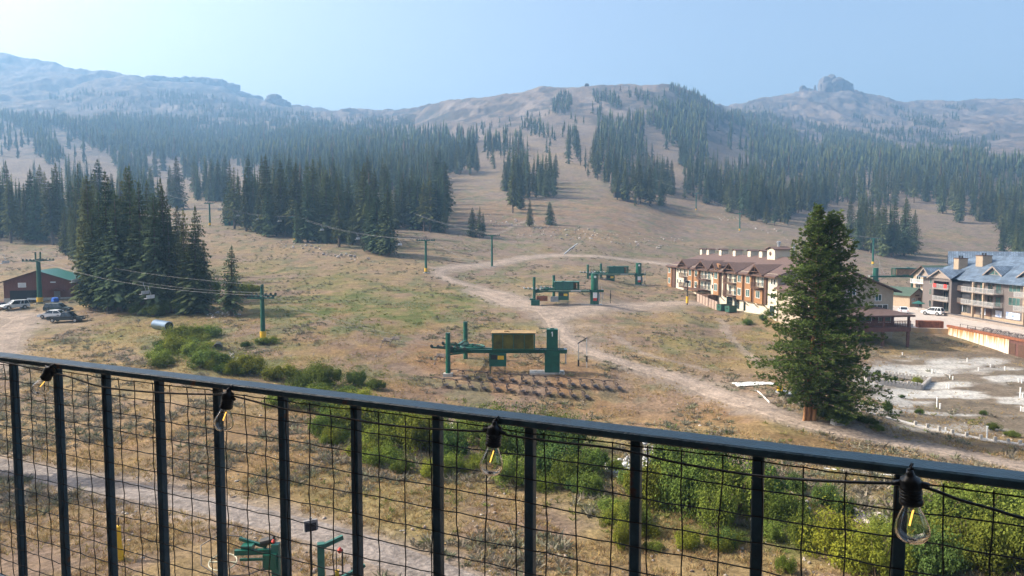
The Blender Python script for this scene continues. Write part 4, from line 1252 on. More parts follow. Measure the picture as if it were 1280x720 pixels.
for xc, w_, yf, rise in GD:
    zb_ = zge + (yf + go_) * gsl
    gdorm(xc, w_, yf - .7, zb_ - .1, zb_ + rise)
gr.build('roof', M_SLATE, grey)
gt = MB(); gi = MB(); gv = MB()
for xc, w_, yf, za, z0 in [(13.3, 4.7, -3.2, zge + 2.1, zge + .02), (4.2, 2.6, -1.6, zge + 2.2, zge + .1)] + [(xc, w_, yf - .7, zge + (yf + go_) * gsl + rise, zge + (yf + go_) * gsl - .1) for xc, w_, yf, rise in GD]:
    for s in (-1, 1): bar((xc + s * w_, yf - .03, z0 - .14), (xc, yf - .03, za - .12), .07, .28, gt)
    gi.add([(xc - w_ * .86, yf + .6, z0 - .05), (xc + w_ * .86, yf + .6, z0 - .05), (xc, yf + .6, za - .3)], [(0, 1, 2)])
gt.build('bargeboard', M_TAUPE2, grey); gi.build('gable_infill', M_TAUPE2, grey)
for xc, w_, yf, rise in GD:
    z0 = zge + (yf + go_) * gsl
    t_ = MB(); t_.add([(xc - w_ * .55, yf - .12, z0 + .05), (xc - .12, yf - .12, z0 + .05), (xc - .12, yf - .12, z0 + rise * .62)], [(0, 1, 2)]); t_.add([(xc + w_ * .55, yf - .12, z0 + .05), (xc + .12, yf - .12, z0 + .05), (xc + .12, yf - .12, z0 + rise * .62)], [(0, 1, 2)])
    t_.build('dormer_window', M_GLASS, grey)
# projecting balcony bay
x0, x1 = 9.3, 17.3
by = MB()
for xa in (x0, x1 - .9): by.bb(xa, xa + .9, -2.4, 0, 0, zge - .1)
by.bb(x0, x1, -2.38, 0, zge - .75, zge - .1); by.bb(x0 + .9, x1 - .9, -.12, 0, 0, zge - .75)
by.build('balcony_bay', M_TAUPE, grey)
lv = [Zg(-11.55), Zg(-14.4)]
rails = []
for z in lv:
    balcony(grey, x0 + .9, x1 - .9, z, -.13, 2.6, -1, rail=M_SNOWGREY, floor=M_TAUPE2)
    for xx in (x0 + 2.2, x0 + 5.3): window(grey, xx, z + .1, 1.9, 2.1, -.125, -1, glass=M_GLASSD, frame=M_TAUPE2)
window(grey, x0 + 4.0, .1, 5.0, 2.3, -.125, -1, glass=M_GLASSD, frame=M_TAUPE2, mull=4)
M_REDCLOTH = mat('red_cloth', (.62, .05, .04), rough=.8, var=.2)
# plain walls and windows
for z, gl in ((Zg(-10.9), M_GLASS), (Zg(-13.7), M_GLASS)):
    window(grey, 5.0, z, 1.4, 1.7, 0.02, -1, glass=gl, frame=M_TAUPE2); window(grey, 7.6, z, 1.2, 1.7, 0.02, -1, glass=gl, frame=M_TAUPE2)
    window(grey, gx(450), z, 1.9, 1.7, 0.02, -1, glass=gl, frame=M_TAUPE2); window(grey, gx(850), z, 3.6, 1.75, 0.02, -1, glass=gl, frame=M_TAUPE2, mull=2)
    window(grey, 47.5, z, 3.4, 1.75, 0.02, -1, glass=gl, frame=M_TAUPE2, mull=2)
window(grey, 5.6, .5, 2.6, 1.8, 0.02, -1, glass=M_GLASSD, frame=M_TAUPE2)
dkp = MB().bb(17.32, 20.6, -.07, .018, .56, zge - .2).build('recess_panel', mat('recess_shade', (.045, .045, .052), rough=.8), grey)  # flat panel for the deep recess, its shade put into the dark colour
balcony(grey, 17.5, 20.2, lv[0], -.08, 1.1, -1, rail=M_TAUPE2); balcony(grey, 17.5, 20.2, lv[1], -.08, 1.1, -1, rail=M_TAUPE2)
window(grey, 18.9, .6, 1.6, 2.1, -.075, -1, glass=M_GLASSD, frame=M_TAUPE2)
# snow scene posters in the ground floor windows
M_POST = mat('blue_and_white_poster', (.12, .22, .48), rough=.4, var=.2, scale=1.1, col2=(.80, .84, .90))
for c, w_ in ((447, 1.6), (605, 2.0), (728, 2.0), (848, 4.2)):
    po = MB().bb(gx(c) - w_ / 2, gx(c) + w_ / 2, -.09, -.064, .75, 2.15).build('window_poster', M_POST, grey)
# long recessed balconies
for k, (xa, xb) in enumerate(((gx(492), gx(755)), (37.8, 45.2))):
    rc = MB(); rc.bb(xa, xb, -.05, .0, .56, zge - .3); rc.build('recess_panel', M_TAUPE, grey)
    for z in lv:
        balcony(grey, xa - .2, xb + .2, z, -.055, 2.1, -1, rail=M_SNOWGREY, floor=M_TAUPE2)
        n = 4
        for q in range(n):
            xx = xa + (xb - xa) * (q + .5) / n
            window(grey, xx, z + .06, 1.7, 2.15, -.053, -1, glass=M_GLASSD if q % 2 == 0 else M_GLASS, frame=M_DKBROWN)
    pl = MB()
    for xx in (xa + (xb - xa) * .33, xa + (xb - xa) * .66): pl.bb(xx - .2, xx + .2, -1.95, -1.55, 0, zge - .3)
    pl.build('balcony_post', M_PEACH, grey)
    for q in (0, 2):
        xx = xa + (xb - xa) * (q + .4) / 4; MB().bb(xx - .9, xx + .9, -.11, -.052, .56, 2.7).build('door_opening', M_DKBROWN, grey)
for xx, yy, w_, h_ in ((10.2, 3.9, .95, 2.3), (15.2, 6.2, 1.25, 2.0)):
    zb_ = zge + (yy + go_) * gsl
    c_ = MB().bb(xx - w_, xx + w_, yy - 1.1, yy + 1.1, zb_ - .6, zb_ + h_).build('chimney', M_PEACH, grey)
    MB().bb(xx - w_ - .12, xx + w_ + .12, yy - 1.2, yy + 1.2, zb_ + h_, zb_ + h_ + .16).build('chimney_cap', M_DKBROWN, c_)
    m_ = MB(); [m_.tube((xx + d_, yy, zb_ + h_ + .16), (xx + d_, yy, zb_ + h_ + .7), .2, n=8) for d_ in (-.5, .5)]; m_.build('flue_pipe', M_BLACK, c_)
# towels over the bay's rail
for xx, w_, z in ((x0 + 1.9, 1.2, lv[0]), (x1 - 1.9, 1.1, lv[0])):
    t_ = MB(); t_.bb(xx - w_ / 2, xx + w_ / 2, -2.80, -2.765, z + .25, z + 1.10); t_.bb(xx - w_ / 2, xx + w_ / 2, -2.80, -2.60, z + 1.10, z + 1.125)
    o = t_.build('beach_towel', M_REDCLOTH)
    o.location = grey.location; o.rotation_euler = grey.rotation_euler
    tag(o, 'red towel hung at the %s end of the upper balcony rail of the gabled bay' % ('far' if xx < 12 else 'near'), 'towel', 'red towels on the balcony rail')

# ------------------------------------------------------------------ small gabled houses
def gabled(t, w, l, he, ha, wall, roofm, ov=.5, th=.16, sink=1.5):
    """walls w (x) by l (y) from the origin's front edge, ridge along y"""
    b = MB(); b.bb(-w / 2, w / 2, 0, l, -sink, he)
    b.add([(-w / 2, 0, he), (w / 2, 0, he), (0, 0, ha), (-w / 2, l, he), (w / 2, l, he), (0, l, ha)], [(0, 1, 2), (3, 5, 4), (0, 2, 5, 3), (1, 4, 5, 2)])
    wo = b.build('wall', wall, t)
    r = MB(); sl = (ha - he) / (w / 2)
    for s in (-1, 1):
        r.slab([(s * (w / 2 + ov), -ov, he - sl * ov + .1), (0, -ov, ha + .1), (0, l + ov, ha + .1), (s * (w / 2 + ov), l + ov, he - sl * ov + .1)], th)
    ro = r.build('roof', roofm, t)
    f = MB()
    for s in (-1, 1): bar((s * (w / 2 + ov), -ov - .03, he - sl * ov - .02), (0, -ov - .03, ha - .02), .05, .22, f)
    f.build('bargeboard', M_DKBROWN, t)
    return wo, ro
p = at(48, 377)
barn = thing('red_barn', 'red board barn with green metal roof and open bay door beside the car park', 'barn', (p.x, p.y, p.z + .1), radians(17))
gabled(barn, 12.6, 13.5, 4.3, 6.5, M_BARN, M_GROOF, .5)
MB().bb(-6.35, 6.35, -.04, -.004, -.5, .75).build('plinth', M_CONC, barn)
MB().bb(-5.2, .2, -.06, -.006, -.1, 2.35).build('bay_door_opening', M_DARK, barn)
window(barn, -2.9, 3.0, 1.5, 1.0, 0, -1, mull=0, glass=mat('pale_blind', (.55, .56, .58), rough=.6))
sd_ = MB(); sd_.slab([(2.1, -1.5, 2.2), (3.6, -1.5, 2.7), (3.6, 0, 2.7), (2.1, 0, 2.2)], .1); sd_.slab([(5.1, -1.5, 2.2), (3.6, -1.5, 2.7), (3.6, 0, 2.7), (5.1, 0, 2.2)], .1)
sd_.build('door_hood', M_BARN, barn)
dr_ = MB().bb(3.0, 4.2, -.05, -.006, .0, 2.1).build('door', M_GREYW, barn)
MB().bb(4.05, 4.1, -.10, -.05, 1.0, 1.12).build('handle', M_STEEL, dr_)
MB().bb(6.306, 6.33, 4, 5.2, 1.5, 2.4).build('side_window', M_GLASSD, barn)
MB().bb(2.4, 3.4, -.10, -.006, 3.9, 4.15).build('wall_lamp', M_WHITE, barn)

p = at(1127, 381)
cab = thing('tan_cabin', 'small tan cabin with green roof standing at the back of the plaza', 'cabin', (p.x, 186, GZ + .2), radians(22))
gabled(cab, 5.0, 8.0, 3.0, 4.6, M_PEACH, M_GREENROOF, .6)
window(cab, -1.2, 1.2, 1.1, .9, 0, -1, glass=M_GLASSD); MB().bb(.4, 1.5, -.05, -.006, 0, 2.1).build('door', M_DKBROWN, cab)
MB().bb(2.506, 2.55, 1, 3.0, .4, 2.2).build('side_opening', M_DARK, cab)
sg = MB().bb(-.6, .8, -.10, -.02, 2.5, 2.9).build('name_board', M_DKBROWN, cab)
gh = thing('green_roofed_house', 'narrow tan house with green gable roof and white balconies left of the grey lodge', 'house', (112.6, 197, GZ + .2), radians(-84))
gabled(gh, 8.0, 12.0, 7.6, 10.0, M_PEACH, M_GREENROOF, .7)
for z in (2.7, 5.3):
    balcony(gh, -3.2, 2.8, z, 0, 1.5, -1, rail=M_WHITE, floor=M_WHITE)
    for xx in (-1.8, 1.2): window(gh, xx, z + .05, 1.8, 2.0, 0, -1, glass=M_GLASSD)
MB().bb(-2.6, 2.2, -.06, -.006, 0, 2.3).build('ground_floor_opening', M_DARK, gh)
gb2 = thing('rear_gabled_house', 'cream gabled house with blue grey roof showing just above the grey lodge ridge', 'house', (126, 176, GZ), radians(60))
gabled(gb2, 9, 16, 11.4, 14.3, M_TAUPE2, M_SLATE, .7)
window(gb2, 0, 11.3, 1.4, 1.1, 0, -1)

# ------------------------------------------------------------------ the plaza terrace and its walls
M_PLAZA = mat('plaza_paving', (.40, .34, .29), rough=.9, var=.15, scale=.7)
pz = MB()
pz.prism([(83.25, 108), (104.2, 108), (104.2, 200), (72, 200), (72, 141), (80, 137.2), (83.25, 136.2)], 'z', GZ - .35, GZ)
tag(pz.build('plaza', M_PLAZA), kind='structure')
def rust_mat():
    m = mat('rust_streaked_concrete', (.68, .62, .52), rough=.9, var=.1, scale=1)
    nt = m.node_tree; L = nt.links.new; b = nt.nodes['Principled BSDF']; old = b.inputs['Base Color'].links[0].from_socket
    tc = node(nt, 'ShaderNodeTexCoord'); mp = node(nt, 'ShaderNodeMapping'); mp.inputs['Scale'].default_value = (1.5, 1.5, .10); L(tc.outputs['Object'], mp.inputs[0])
    nz = node(nt, 'ShaderNodeTexNoise'); nz.inputs['Scale'].default_value = 1.6; nz.inputs['Detail'].default_value = 6; nz.inputs['Roughness'].default_value = .65; L(mp.outputs[0], nz.inputs['Vector'])
    sx = node(nt, 'ShaderNodeSeparateXYZ'); L(tc.outputs['Object'], sx.inputs[0])
    ad = node(nt, 'ShaderNodeMath', operation='MULTIPLY_ADD'); ad.inputs[1].default_value = .10; L(sx.outputs[2], ad.inputs[0]); L(nz.outputs['Fac'], ad.inputs[2])
    mr = node(nt, 'ShaderNodeMapRange'); mr.inputs[1].default_value = .40; mr.inputs[2].default_value = .58; L(ad.outputs[0], mr.inputs[0])
    mx = node(nt, 'ShaderNodeMix', data_type='RGBA'); L(mr.outputs[0], mx.inputs[0]); L(old, mx.inputs[6]); mx.inputs[7].default_value = (.42, .20, .055, 1); L(mx.outputs[2], b.inputs['Base Color'])
    return m
M_RUSTC = rust_mat()
M_RUSTST = mat('rusted_steel', (.22, .075, .035), rough=.85, var=.4, scale=1.5)
rw = thing('retaining_wall', 'pale concrete retaining wall streaked with rust under a rusted steel cap', 'retaining wall', (83.2, 120, GZ))
MB().bb(-.35, 0, -.8, 16.2, -3.2, .75).build('wall_face', M_RUSTC, rw)
MB().bb(-.45, .1, -12, 16.3, .754, 1.15).build('steel_cap', M_RUSTST, rw)
rbm = MB().bb(-.30, 0, -12, -.804, -3.2, .75).build('brown_door_panel', M_REDBR, rw)
for y in (-2.4, -4.6, -6.8, -9): MB().bb(-.36, -.304, y, y + 1.5, -2.2, .2).build('door_leaf', M_DKBROWN, rbm)
lwall = thing('low_concrete_wall', 'low grey concrete wall with rust runs closing the plaza beside the porch', 'wall', (68, 138.2, GZ))
bar((1.0, 1.8, -.35), (15.1, -2.2, -.35), .35, 1.5, m_ := MB()); m_.build('wall_face', mat('stained_concrete', (.36, .31, .24), rough=.9, var=.3, scale=.7, col2=(.42, .27, .13)), lwall)
stb = thing('rusted_steel_box', 'rusted brown steel container standing on the low concrete wall', 'container', (81.0, 138.2, GZ), radians(-14))
b1 = MB().bb(-2.6, 1.8, -.9, .9, .4, 1.7); b1.build('box_body', M_RUSTST, stb)
b2 = MB(); [b2.bb(x, x + .12, -.96, -.90, .4, 1.7) for x in np.linspace(-2.6, 1.68, 8)]; b2.build('box_ribs', M_RUSTST, stb)
brr = thing('concrete_barrier', 'grey concrete road barrier on the low wall left of the rusted container', 'barrier', (75.2, 139.0, GZ), radians(-14))
MB().prism([(-.4, 0), (.4, 0), (.25, .35), (.14, 1.1), (-.14, 1.1), (-.25, .35)], 'x', -2.2, 2.4).build('barrier_body', M_CONC, brr)
bd = MB(); bd.bb(-2.2, 2.4, -.41, -.36, .0, .08); bd.build('barrier_foot', M_CONC, brr)
# railing along the plaza edge
pf = thing('plaza_fence', 'thin dark metal fence along the edge of the plaza above the retaining wall', 'fence', (83.9, 112, GZ))
M_FENCE = mat('dark_fence_metal', (.07, .06, .055), rough=.5)
m_ = MB(); m_.bb(-.03, .03, 0, 22, 1.55, 1.6); m_.bb(-.02, .02, 0, 22, .8, .84); m_.build('fence_rails', M_FENCE, pf)
for y in np.arange(0, 22.1, 2.2): MB().bb(-.04, .04, y - .04, y + .04, 0, 1.62).build('fence_post', M_FENCE, pf)
# ------------------------------------------------------------------ chairlift stations
M_RUSTROOF = mat('rusting_sheet_roof', (.27, .175, .07), rough=.8, var=.35, scale=1.2)
M_YGREEN = mat('yellowed_panel', (.075, .072, .014), rough=.22, var=.5, scale=.8, col2=(.13, .115, .02), spec=.7)
M_SHEAVE = mat('sheave_rubber', (.05, .06, .055), rough=.5)
M_PALEGREEN = mat('pale_green_walkway', (.28, .40, .30), rough=.6, var=.2)
M_WOODEND = mat('open_frame_end', (.20, .12, .06), rough=.8, var=.3)
M_GALV = mat('galvanised_steel', (.40, .41, .42), rough=.4, metal=.5, var=.15)
M_REDPAD = mat('red_sign_paint', (.55, .05, .03), rough=.5)
def station(label, loc, rz, L, hm, hp, spread, zb, box, pad, stripe, number, flip=1, upper=.62, cab=True, shade=None):
    """drive mast over the origin, beam running to -x, tension posts at the far end"""
    t = thing('lift_station', label, 'lift station', loc, rz, 'green chairlift base stations')
    G = shade or M_LGREEN
    mm = MB()
    if box['round']:
        mm.lathe([(.95, -.5), (.95, hm * .40), (1.15, hm * .405), (1.15, hm * .45), (.78, hm * .455), (.78, hm), (.7, hm + .04)], n=20)
    else:
        mm.bb(-.95, .95, -.8, .8, -.5, hm * .52); mm.bb(-.72, .72, -.65, .65, hm * .52, hm)
        mm.bb(-1.5, -.6, -.1, .1, hm - .02, hm + .07); mm.bb(-.25, .25, -.2, .2, hm, hm + .12)
        mm.bb(.05, .7, -.86, -.80, .2, hm * .42)
    mm.build('drive_mast', G, t)
    if number:
        n_ = MB(); y = -.655 if not box['round'] else -.80
        n_.bb(-.05, .07, y - .02, y, hm * .84, hm * .95); n_.bb(-.13, -.05, y - .02, y, hm * .915, hm * .945)
        n_.build('number_plate', M_WHITE, t)
    else:
        MB().lathe([(.26, -.80), (.26, -.86)], (0, 0, hm * .9), 12, 'y').build('number_plate', M_WHITE, t)
        MB().bb(-.45, .45, -1.02, -.97, hm * .22, hm * .40).build('trail_sign', M_WHITE, t)
        MB().bb(-.38, .38, -1.05, -1.025, hm * .13, hm * .22).build('warning_panel', M_REDPAD, t)
        MB().bb(.75, 1.1, -.8, -.5, hm * .12, hm * .35).build('switch_box', M_GALV, t)
    ld = MB()
    for s_ in (-.18, .18): ld.tube((.78 + (.2 if box['round'] else .2), s_, 0), (.98, s_, hm), .025, n=5)
    for z_ in np.arange(.3, hm, .35): ld.tube((.98, -.18, z_), (.98, .18, z_), .018, n=4)
    ld.build('ladder', M_GALV, t)
    bm_ = MB()
    for y in (-.62, .62):
        bm_.bb(-L + .2, 1.9, y - .12, y + .12, zb - .22, zb + .22)
        bm_.bb(-L + .2, 1.9, y - .2, y + .2, zb + .22, zb + .27)
    for x in np.arange(-L + 1, 1.5, 1.6): bm_.bb(x - .06, x + .06, -.5, .5, zb - .1, zb + .1)
    bm_.build('beam', G, t)
    if stripe:
        MB().bb(-L + 1.2, -1.2, -1.02, -.84, zb + .02, zb + .22).build('walkway_edge', M_PALEGREEN, t)
        MB().bb(-5.2, -3.0, -1.05, -1.022, zb - .02, zb + .25).build('sign_board', M_WHITE, t)
    # machine housing
    x0, x1, h, d = box['x0'], box['x1'], box['h'], box['d']
    z0 = zb + .28
    hs_ = MB(); e = .09
    for x in (x0, x1 - 2 * e):
        for y in (-d, d - 2 * e): hs_.bb(x, x + 2 * e, y, y + 2 * e, z0, z0 + h)
    for z in (z0, z0 + h - .16):
        for y in (-d, d - 2 * e): hs_.bb(x0 + 2 * e, x1 - 2 * e, y, y + 2 * e, z, z + .16)
        for x in (x0, x1 - 2 * e): hs_.bb(x, x + 2 * e, -d + 2 * e, d - 2 * e, z, z + .16)
    n = 4
    for k in range(1, n): 
        x = x0 + (x1 - x0) * k / n; hs_.bb(x - .04, x + .04, -d - .01, -d + .1, z0 + .16, z0 + h - .16)
    for k in range(1, 4):
        y = -d + 2 * d * k / 4; hs_.bb(x1 - .12, x1 - .03, y - .03, y + .03, z0 + .16, z0 + h - .16)
    ho = hs_.build('machine_housing', G, t)
    MB().bb(x0 + .06, x1 - 1.3 if not number else x1 - .2, -d + .03, -d + .08, z0 + .16, z0 + h - .16).build('side_panel', M_YGREEN if number else M_LGREEN2, ho)
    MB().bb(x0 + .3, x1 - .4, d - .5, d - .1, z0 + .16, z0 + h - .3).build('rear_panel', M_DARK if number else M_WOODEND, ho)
    MB().bb(x0 + .5, x1 - 1.4, -.7, .7, z0 + .05, z0 + h * .7).build('drive_motor', M_LGREEN2, ho)
    rp = MB().bb(x0 - .12, x1 + .12, -d - .12, d + .12, z0 + h, z0 + h + .07); rp.bb(x0 + 1.5, x0 + 2.1, -.3, .3, z0 + h + .07, z0 + h + .22)
    rp.build('housing_roof', M_RUSTROOF if box['rust'] else M_LGREEN2, ho)
    # tension posts
    for y, hh in ((-spread[0], hp), (spread[1], hp * 1.02)):
        zo = box.get('zo', 0) if y > 0 else 0
        xo = spread[2] if y > 0 else 0
        p_ = MB().tube((-L + xo, y, -.5 + zo), (-L + xo, y, hh + zo), .32, .30, 14); p_.tube((-L + xo, y, hh + zo), (-L + xo, y, hh + zo + .05), .34, .34, 14)
        p_.build('tension_post', G, t)
        MB().bb(-L + xo - .6, -L + xo + .6, y - .5, y + .5, -.4 + zo, .08 + zo).build('footing', M_CONC, t)
    cb = MB(); bar((-L, -spread[0] + .2, zb + .1), (-L + spread[2], spread[1] - .2, zb + .1 + box.get('zo', 0) * .5), .3, .34, cb); bar((-L + .9, -spread[0] - .2, zb + .3), (-L + .9 + spread[2] * .6, spread[1] * .7, zb + .3), .2, .2, cb)
    bar((-L, -spread[0], zb - .3), (-L + 2.6, -.62, zb - .1), .2, .2, cb); bar((-L + spread[2], spread[1], zb), (-L + 3.4, .62, zb), .22, .22, cb)
    cb.build('cross_beam', G, t)
    # bullwheel lying flat between the beams
    bw = MB(); cx = -L + 3.0; R = 1.55; zc = zb + .55
    bw.path([(cx + R * cos(a), R * sin(a), zc) for a in np.linspace(0, 2 * pi, 29)[:-1]] + [(cx + R, 0, zc)], .10, 8)
    for k in range(6): bar((cx, 0, zc), (cx + R * cos(k * pi / 3), R * sin(k * pi / 3), zc), .09, .09, bw)
    bw.tube((cx, 0, zc - .3), (cx, 0, zc + .35), .22, n=12)
    bw.build('bullwheel', G, t)
    # sheave nose towards the line
    for s, xo in ((-1, 0), (1, spread[2] * .8)):
        y = s * 1.35
        tr = MB(); bar((-L + 3 + xo, y, zb + .25), (-L - 2.2 + xo, y, zb + .62), .16, .22, tr)
        bar((-L + 1.2 + xo, y - .1, zb + .5), (-L - 1.2 + xo, y - .1, zb + .75), .08, .1, tr)
        tr.tube((-L + 1.4 + xo, y, zb + .4), (-L + 1.0 + xo, y, zb + 1.25), .05, n=6); tr.tube((-L + 1.0 + xo, y, zb + 1.25), (-L + .6 + xo, y, zb + 1.3), .05, n=6)
        tro = tr.build('sheave_train', G, t)
        for k in range(6):
            f = k / 5; x = -L - 2.1 + xo + 4.2 * f; z = zb + .62 - .30 * f + .18
            MB().lathe([(.20, -.09), (.20, .09)], (x, y - .18, z), 12, 'y').build('sheave', M_WHITE if (stripe and k < 5 and k % 1 == 0) else M_SHEAVE, tro)
    if cab:
        c_ = MB().bb(-L + 5.2, -L + 7.4, -.95, -.35, zb - 1.9, zb - .25).build('control_cabinet', G, t)
        MB().bb(-L + 5.4, -L + 6.2, -.975, -.954, zb - 1.0, zb - .4).build('dark_panel', M_BLACK, c_)
        MB().bb(-L + 6.3, -L + 7.1, -.975, -.954, zb - 1.0, zb - .5).build('yellow_notice', M_YELLOW, c_)
        l_ = MB(); [l_.bb(x, x + .08, -.7, -.6, -.3, zb - 1.9) for x in (-L + 5.3, -L + 7.2)]; l_.build('cabinet_legs', G, c_)
    hz_ = MB()
    for k, (xa, xb, dr) in enumerate(((-3.4, -1.0, .75), (-2.8, -.9, 1.05), (-1.9, -.8, -.9))):
        hz_.path([(xa + (xb - xa) * f, -.7 - .1 * k, zb - .2 - dr * 4 * f * (1 - f) * .8) for f in np.linspace(0, 1, 10)], .035, 5)
    hz_.build('cable_loops', M_BLACK, t)
    if stripe:
        ob = MB().bb(-L - .7, -L + 1.1, -spread[0] - 1.3, -spread[0] + .3, -.2, 1.15); ob.bb(-L - 1.0, -L + .2, -spread[0] - 1.0, -spread[0] - .1, 1.15, 1.45); ob.build('counterweight_box', G, t)
        MB().bb(-L + .5, -L + 2.8, -spread[0] - .3, -spread[0] + .8, .9, 1.9).build('rusty_case', M_RUSTST, t)
        MB().bb(-L + 3.6, -L + 5.2, -.4, .6, .6, 1.7).build('hydraulic_unit', M_GALV, t)
        rl_ = MB()
        for y in (-1.0, 1.0): rl_.tube((-L + 1, y, zb + 1.15), (-2, y, zb + 1.15), .035, n=5); [rl_.tube((x, y, zb + .2), (x, y, zb + 1.15), .03, n=5) for x in np.arange(-L + 1, -1.9, 1.5)]
        rl_.build('catwalk_rail', G, t)
    fn = MB(); fn.tube((1.75, -.5, zb - 1.6), (1.75, -.5, zb + .1), .09, n=8); fn.bb(1.55, 1.9, -.6, .6, zb - .1, zb + .3); fn.build('end_bracket', M_GALV, t)
    pd = MB().bb(-2.9, 1.6, -1.2, 1.2, -.35, .06).build('concrete_pad', M_CONC, t)
    return t
p = at(690, 465); q = at(562, 465.5); ang = atan2(p.y - q.y, p.x - q.x)
S1L = (p - q).length
s1 = station('nearest green chairlift station with yellowed housing, rusty roof and a number one on its mast', (p.x, p.y, p.z), ang, S1L, 5.6, 5.2, (1.6, 7.2, 1.4), 2.75, dict(x0=-7.7, x1=-2.2, h=2.15, d=1.3, rust=True, round=False, zo=.3), True, False, True)
p = at(743, 380.5); q = at(666, 379); S2 = p
s2 = station('middle green chairlift station with pale walkway stripe and round drive mast beside the dirt track', tuple(p), 0.02, 13.0, 6.6, 5.9, (1.4, 4.2, 4.6), 2.9, dict(x0=-8.6, x1=-3.4, h=1.7, d=1.2, rust=False, round=True), True, True, False)
p = at(798, 356); S3 = p
s3 = station('farthest green chairlift station in the meadow, just left of the brown roofed lodge', tuple(p), 0.03, 14.2, 6.0, 5.6, (1.4, 4.0, 4.4), 2.9, dict(x0=-8.6, x1=-3.0, h=1.9, d=1.2, rust=False, round=True), True, True, False)
p = at(1094, 362); S4 = p
s4 = station('green chairlift station behind the plaza, between the tan lodge gable and the small cabin', (p.x + 0, p.y, p.z), pi - .05, 11.5, 6.6, 5.2, (1.2, 2.6, .6), 4.0, dict(x0=-11.5, x1=-5.2, h=2.3, d=1.3, rust=False, round=True), True, False, False, cab=False)

# ------------------------------------------------------------------ lift towers
def tower(px, by, ty, label, rz=0., r=.36, arm=2.7, pad=True, posts=True, face=1):
    b = at(px, by); u, t_ = ray(px, ty); h = t_ * b.y - b.z
    t = thing('lift_tower', label, 'lift tower', tuple(b), rz, 'green lift towers')
    ha = h - (1.9 if posts else .5)
    MB().tube((0, 0, -.4), (0, 0, ha), r, r * .8, 16).build('pole', M_LGREEN, t)
    a = MB(); bar((0, -arm, ha + .1), (0, arm, ha + .1), .30, .34, a); a.bb(-.3, .3, -.3, .3, ha - .3, ha + .28); a.build('crossarm', M_LGREEN, t)
    if posts:
        for y in (-1.0, 1.0): 
            l = MB().tube((0, y, ha + .27), (0, y, h), .16, .16, 8); l.tube((0, y * 1.0, h - .25), (0, y * 2.2, h - .05), .05, n=5); l.build('lifting_post', M_LGREEN, t)
    for y in (-arm, arm):
        s = MB(); bar((-1.9, y, ha + .08), (1.9, y, ha + .08), .12, .2, s); so_ = s.build('sheave_train', M_LGREEN2, t)
        w_ = MB()
        for k in range(6): w_.lathe([(.2, -.06), (.2, .06)], (-1.75 + .7 * k, y + .14, ha + .3), 10, 'y')
        w_.build('sheaves', M_SHEAVE, so_)
    if pad:
        MB().tube((0, 0, .35), (0, 0, 1.35), r * 1.2, r * 1.2, 14).build('yellow_pad', M_YELLOW, t)
    MB().bb(-.9, .9, -.9, .9, -.5, .09).build('footing', M_CONC, t)
    return t, ha
towers = {}
def tw(k, *a, **kw): towers[k] = tower(*a, **kw)
tw('a1', 50, 379.5, 315, 'tall dark green lift tower in front of the red barn', rz=.15, r=.5, arm=2.6)
tw('a2', 329, 425, 356, 'green lift tower with two lifting posts beside the dark culvert mouth', rz=.25, r=.38, arm=2.5)
tw('b1', 532.5, 341, 299, 'green lift tower with yellow pad on the bend of the dirt track', rz=.35, r=.36, arm=2.9, posts=False)
tw('c1', 615, 333, 293, 'slim green lift tower above the track, right of the one with the yellow pad', rz=.35, r=.34, arm=2.2, posts=False, pad=False)
tw('b2', 369, 302, 270, 'green lift tower in front of the grove left of the middle meadow', rz=.5, r=.36, arm=2.6, posts=False)
tw('b3', 262.5, 282.5, 253, 'green lift tower on the open slope left of the middle grove', rz=.5, r=.4, arm=2.6, posts=False)
tw('d1', 870, 263.5, 241, 'far green lift tower up the slope behind the brown roofed lodge', rz=.2, r=.34, arm=2.2, posts=False)
tw('d2', 924.5, 289, 266, 'green lift tower on the slope above the lodge chimneys', rz=.2, r=.36, arm=2.2, posts=False)
tw('d3', 1091, 331, 297, 'green lift tower rising right of the big pine', rz=.1, r=.4, arm=2.0, posts=False)
M_CABLE = mat('steel_cable', (.19, .19, .19), rough=.5, metal=.4)
def tip(k, s, arm=None):
    t, ha = towers[k]; a = 2.6
    for ch in t.children:
        pass
    v = Vector((0, s * 2.5, ha + .52)); c, s_ = cos(t.rotation_euler.z), sin(t.rotation_euler.z)
    return Vector((v.x * c - v.y * s_, v.x * s_ + v.y * c, v.z)) + t.location
def span(a, b, sag):
    return [a.lerp(b, f) - Vector((0, 0, 4 * sag * f * (1 - f))) for f in np.linspace(0, 1, 18)]
def st_pt(o, x, y, z):
    c, s_ = cos(o.rotation_euler.z), sin(o.rotation_euler.z)
    return Vector((x * c - y * s_, x * s_ + y * c, z)) + o.location
M_CHAIRPALE = mat('pale_chair_seat', (.55, .56, .58), rough=.5, var=.1)
def hung_chair(p, label, rz):
    t = thing('lift_chair', label, 'lift chair', tuple(p), rz, 'chairs hanging on the lift cables')
    MB().path([(0, 0, 0), (.05, 0, -.4), (.45, 0, -1.2), (.45, 0, -2.0)], .04, 6).build('hanger', M_GALV, t)
    s = MB().bb(-.15, .35, -1.0, 1.0, -2.12, -2.05); s.build('seat', M_CHAIRPALE, t)
    MB().bb(.36, .43, -1.0, 1.0, -2.05, -1.5).build('backrest', M_CHAIRPALE, t)
    return t
def cable_line(name, label, chains, r):
    m = MB(); allp_ = []
    for ch in chains:
        for (a, b, sag) in ch:
            pts = span(a, b, sag); m.path(pts, r, 5); allp_.append(pts)
    o = m.build(name, M_CABLE); tag(o, label, 'cable')
    return allp_
offl = Vector((-150, 190, -1.0))
n1 = st_pt(s1, -S1L - 2.2, -1.35, 3.5); n2 = st_pt(s1, -S1L - 1.2, 1.35, 3.5)
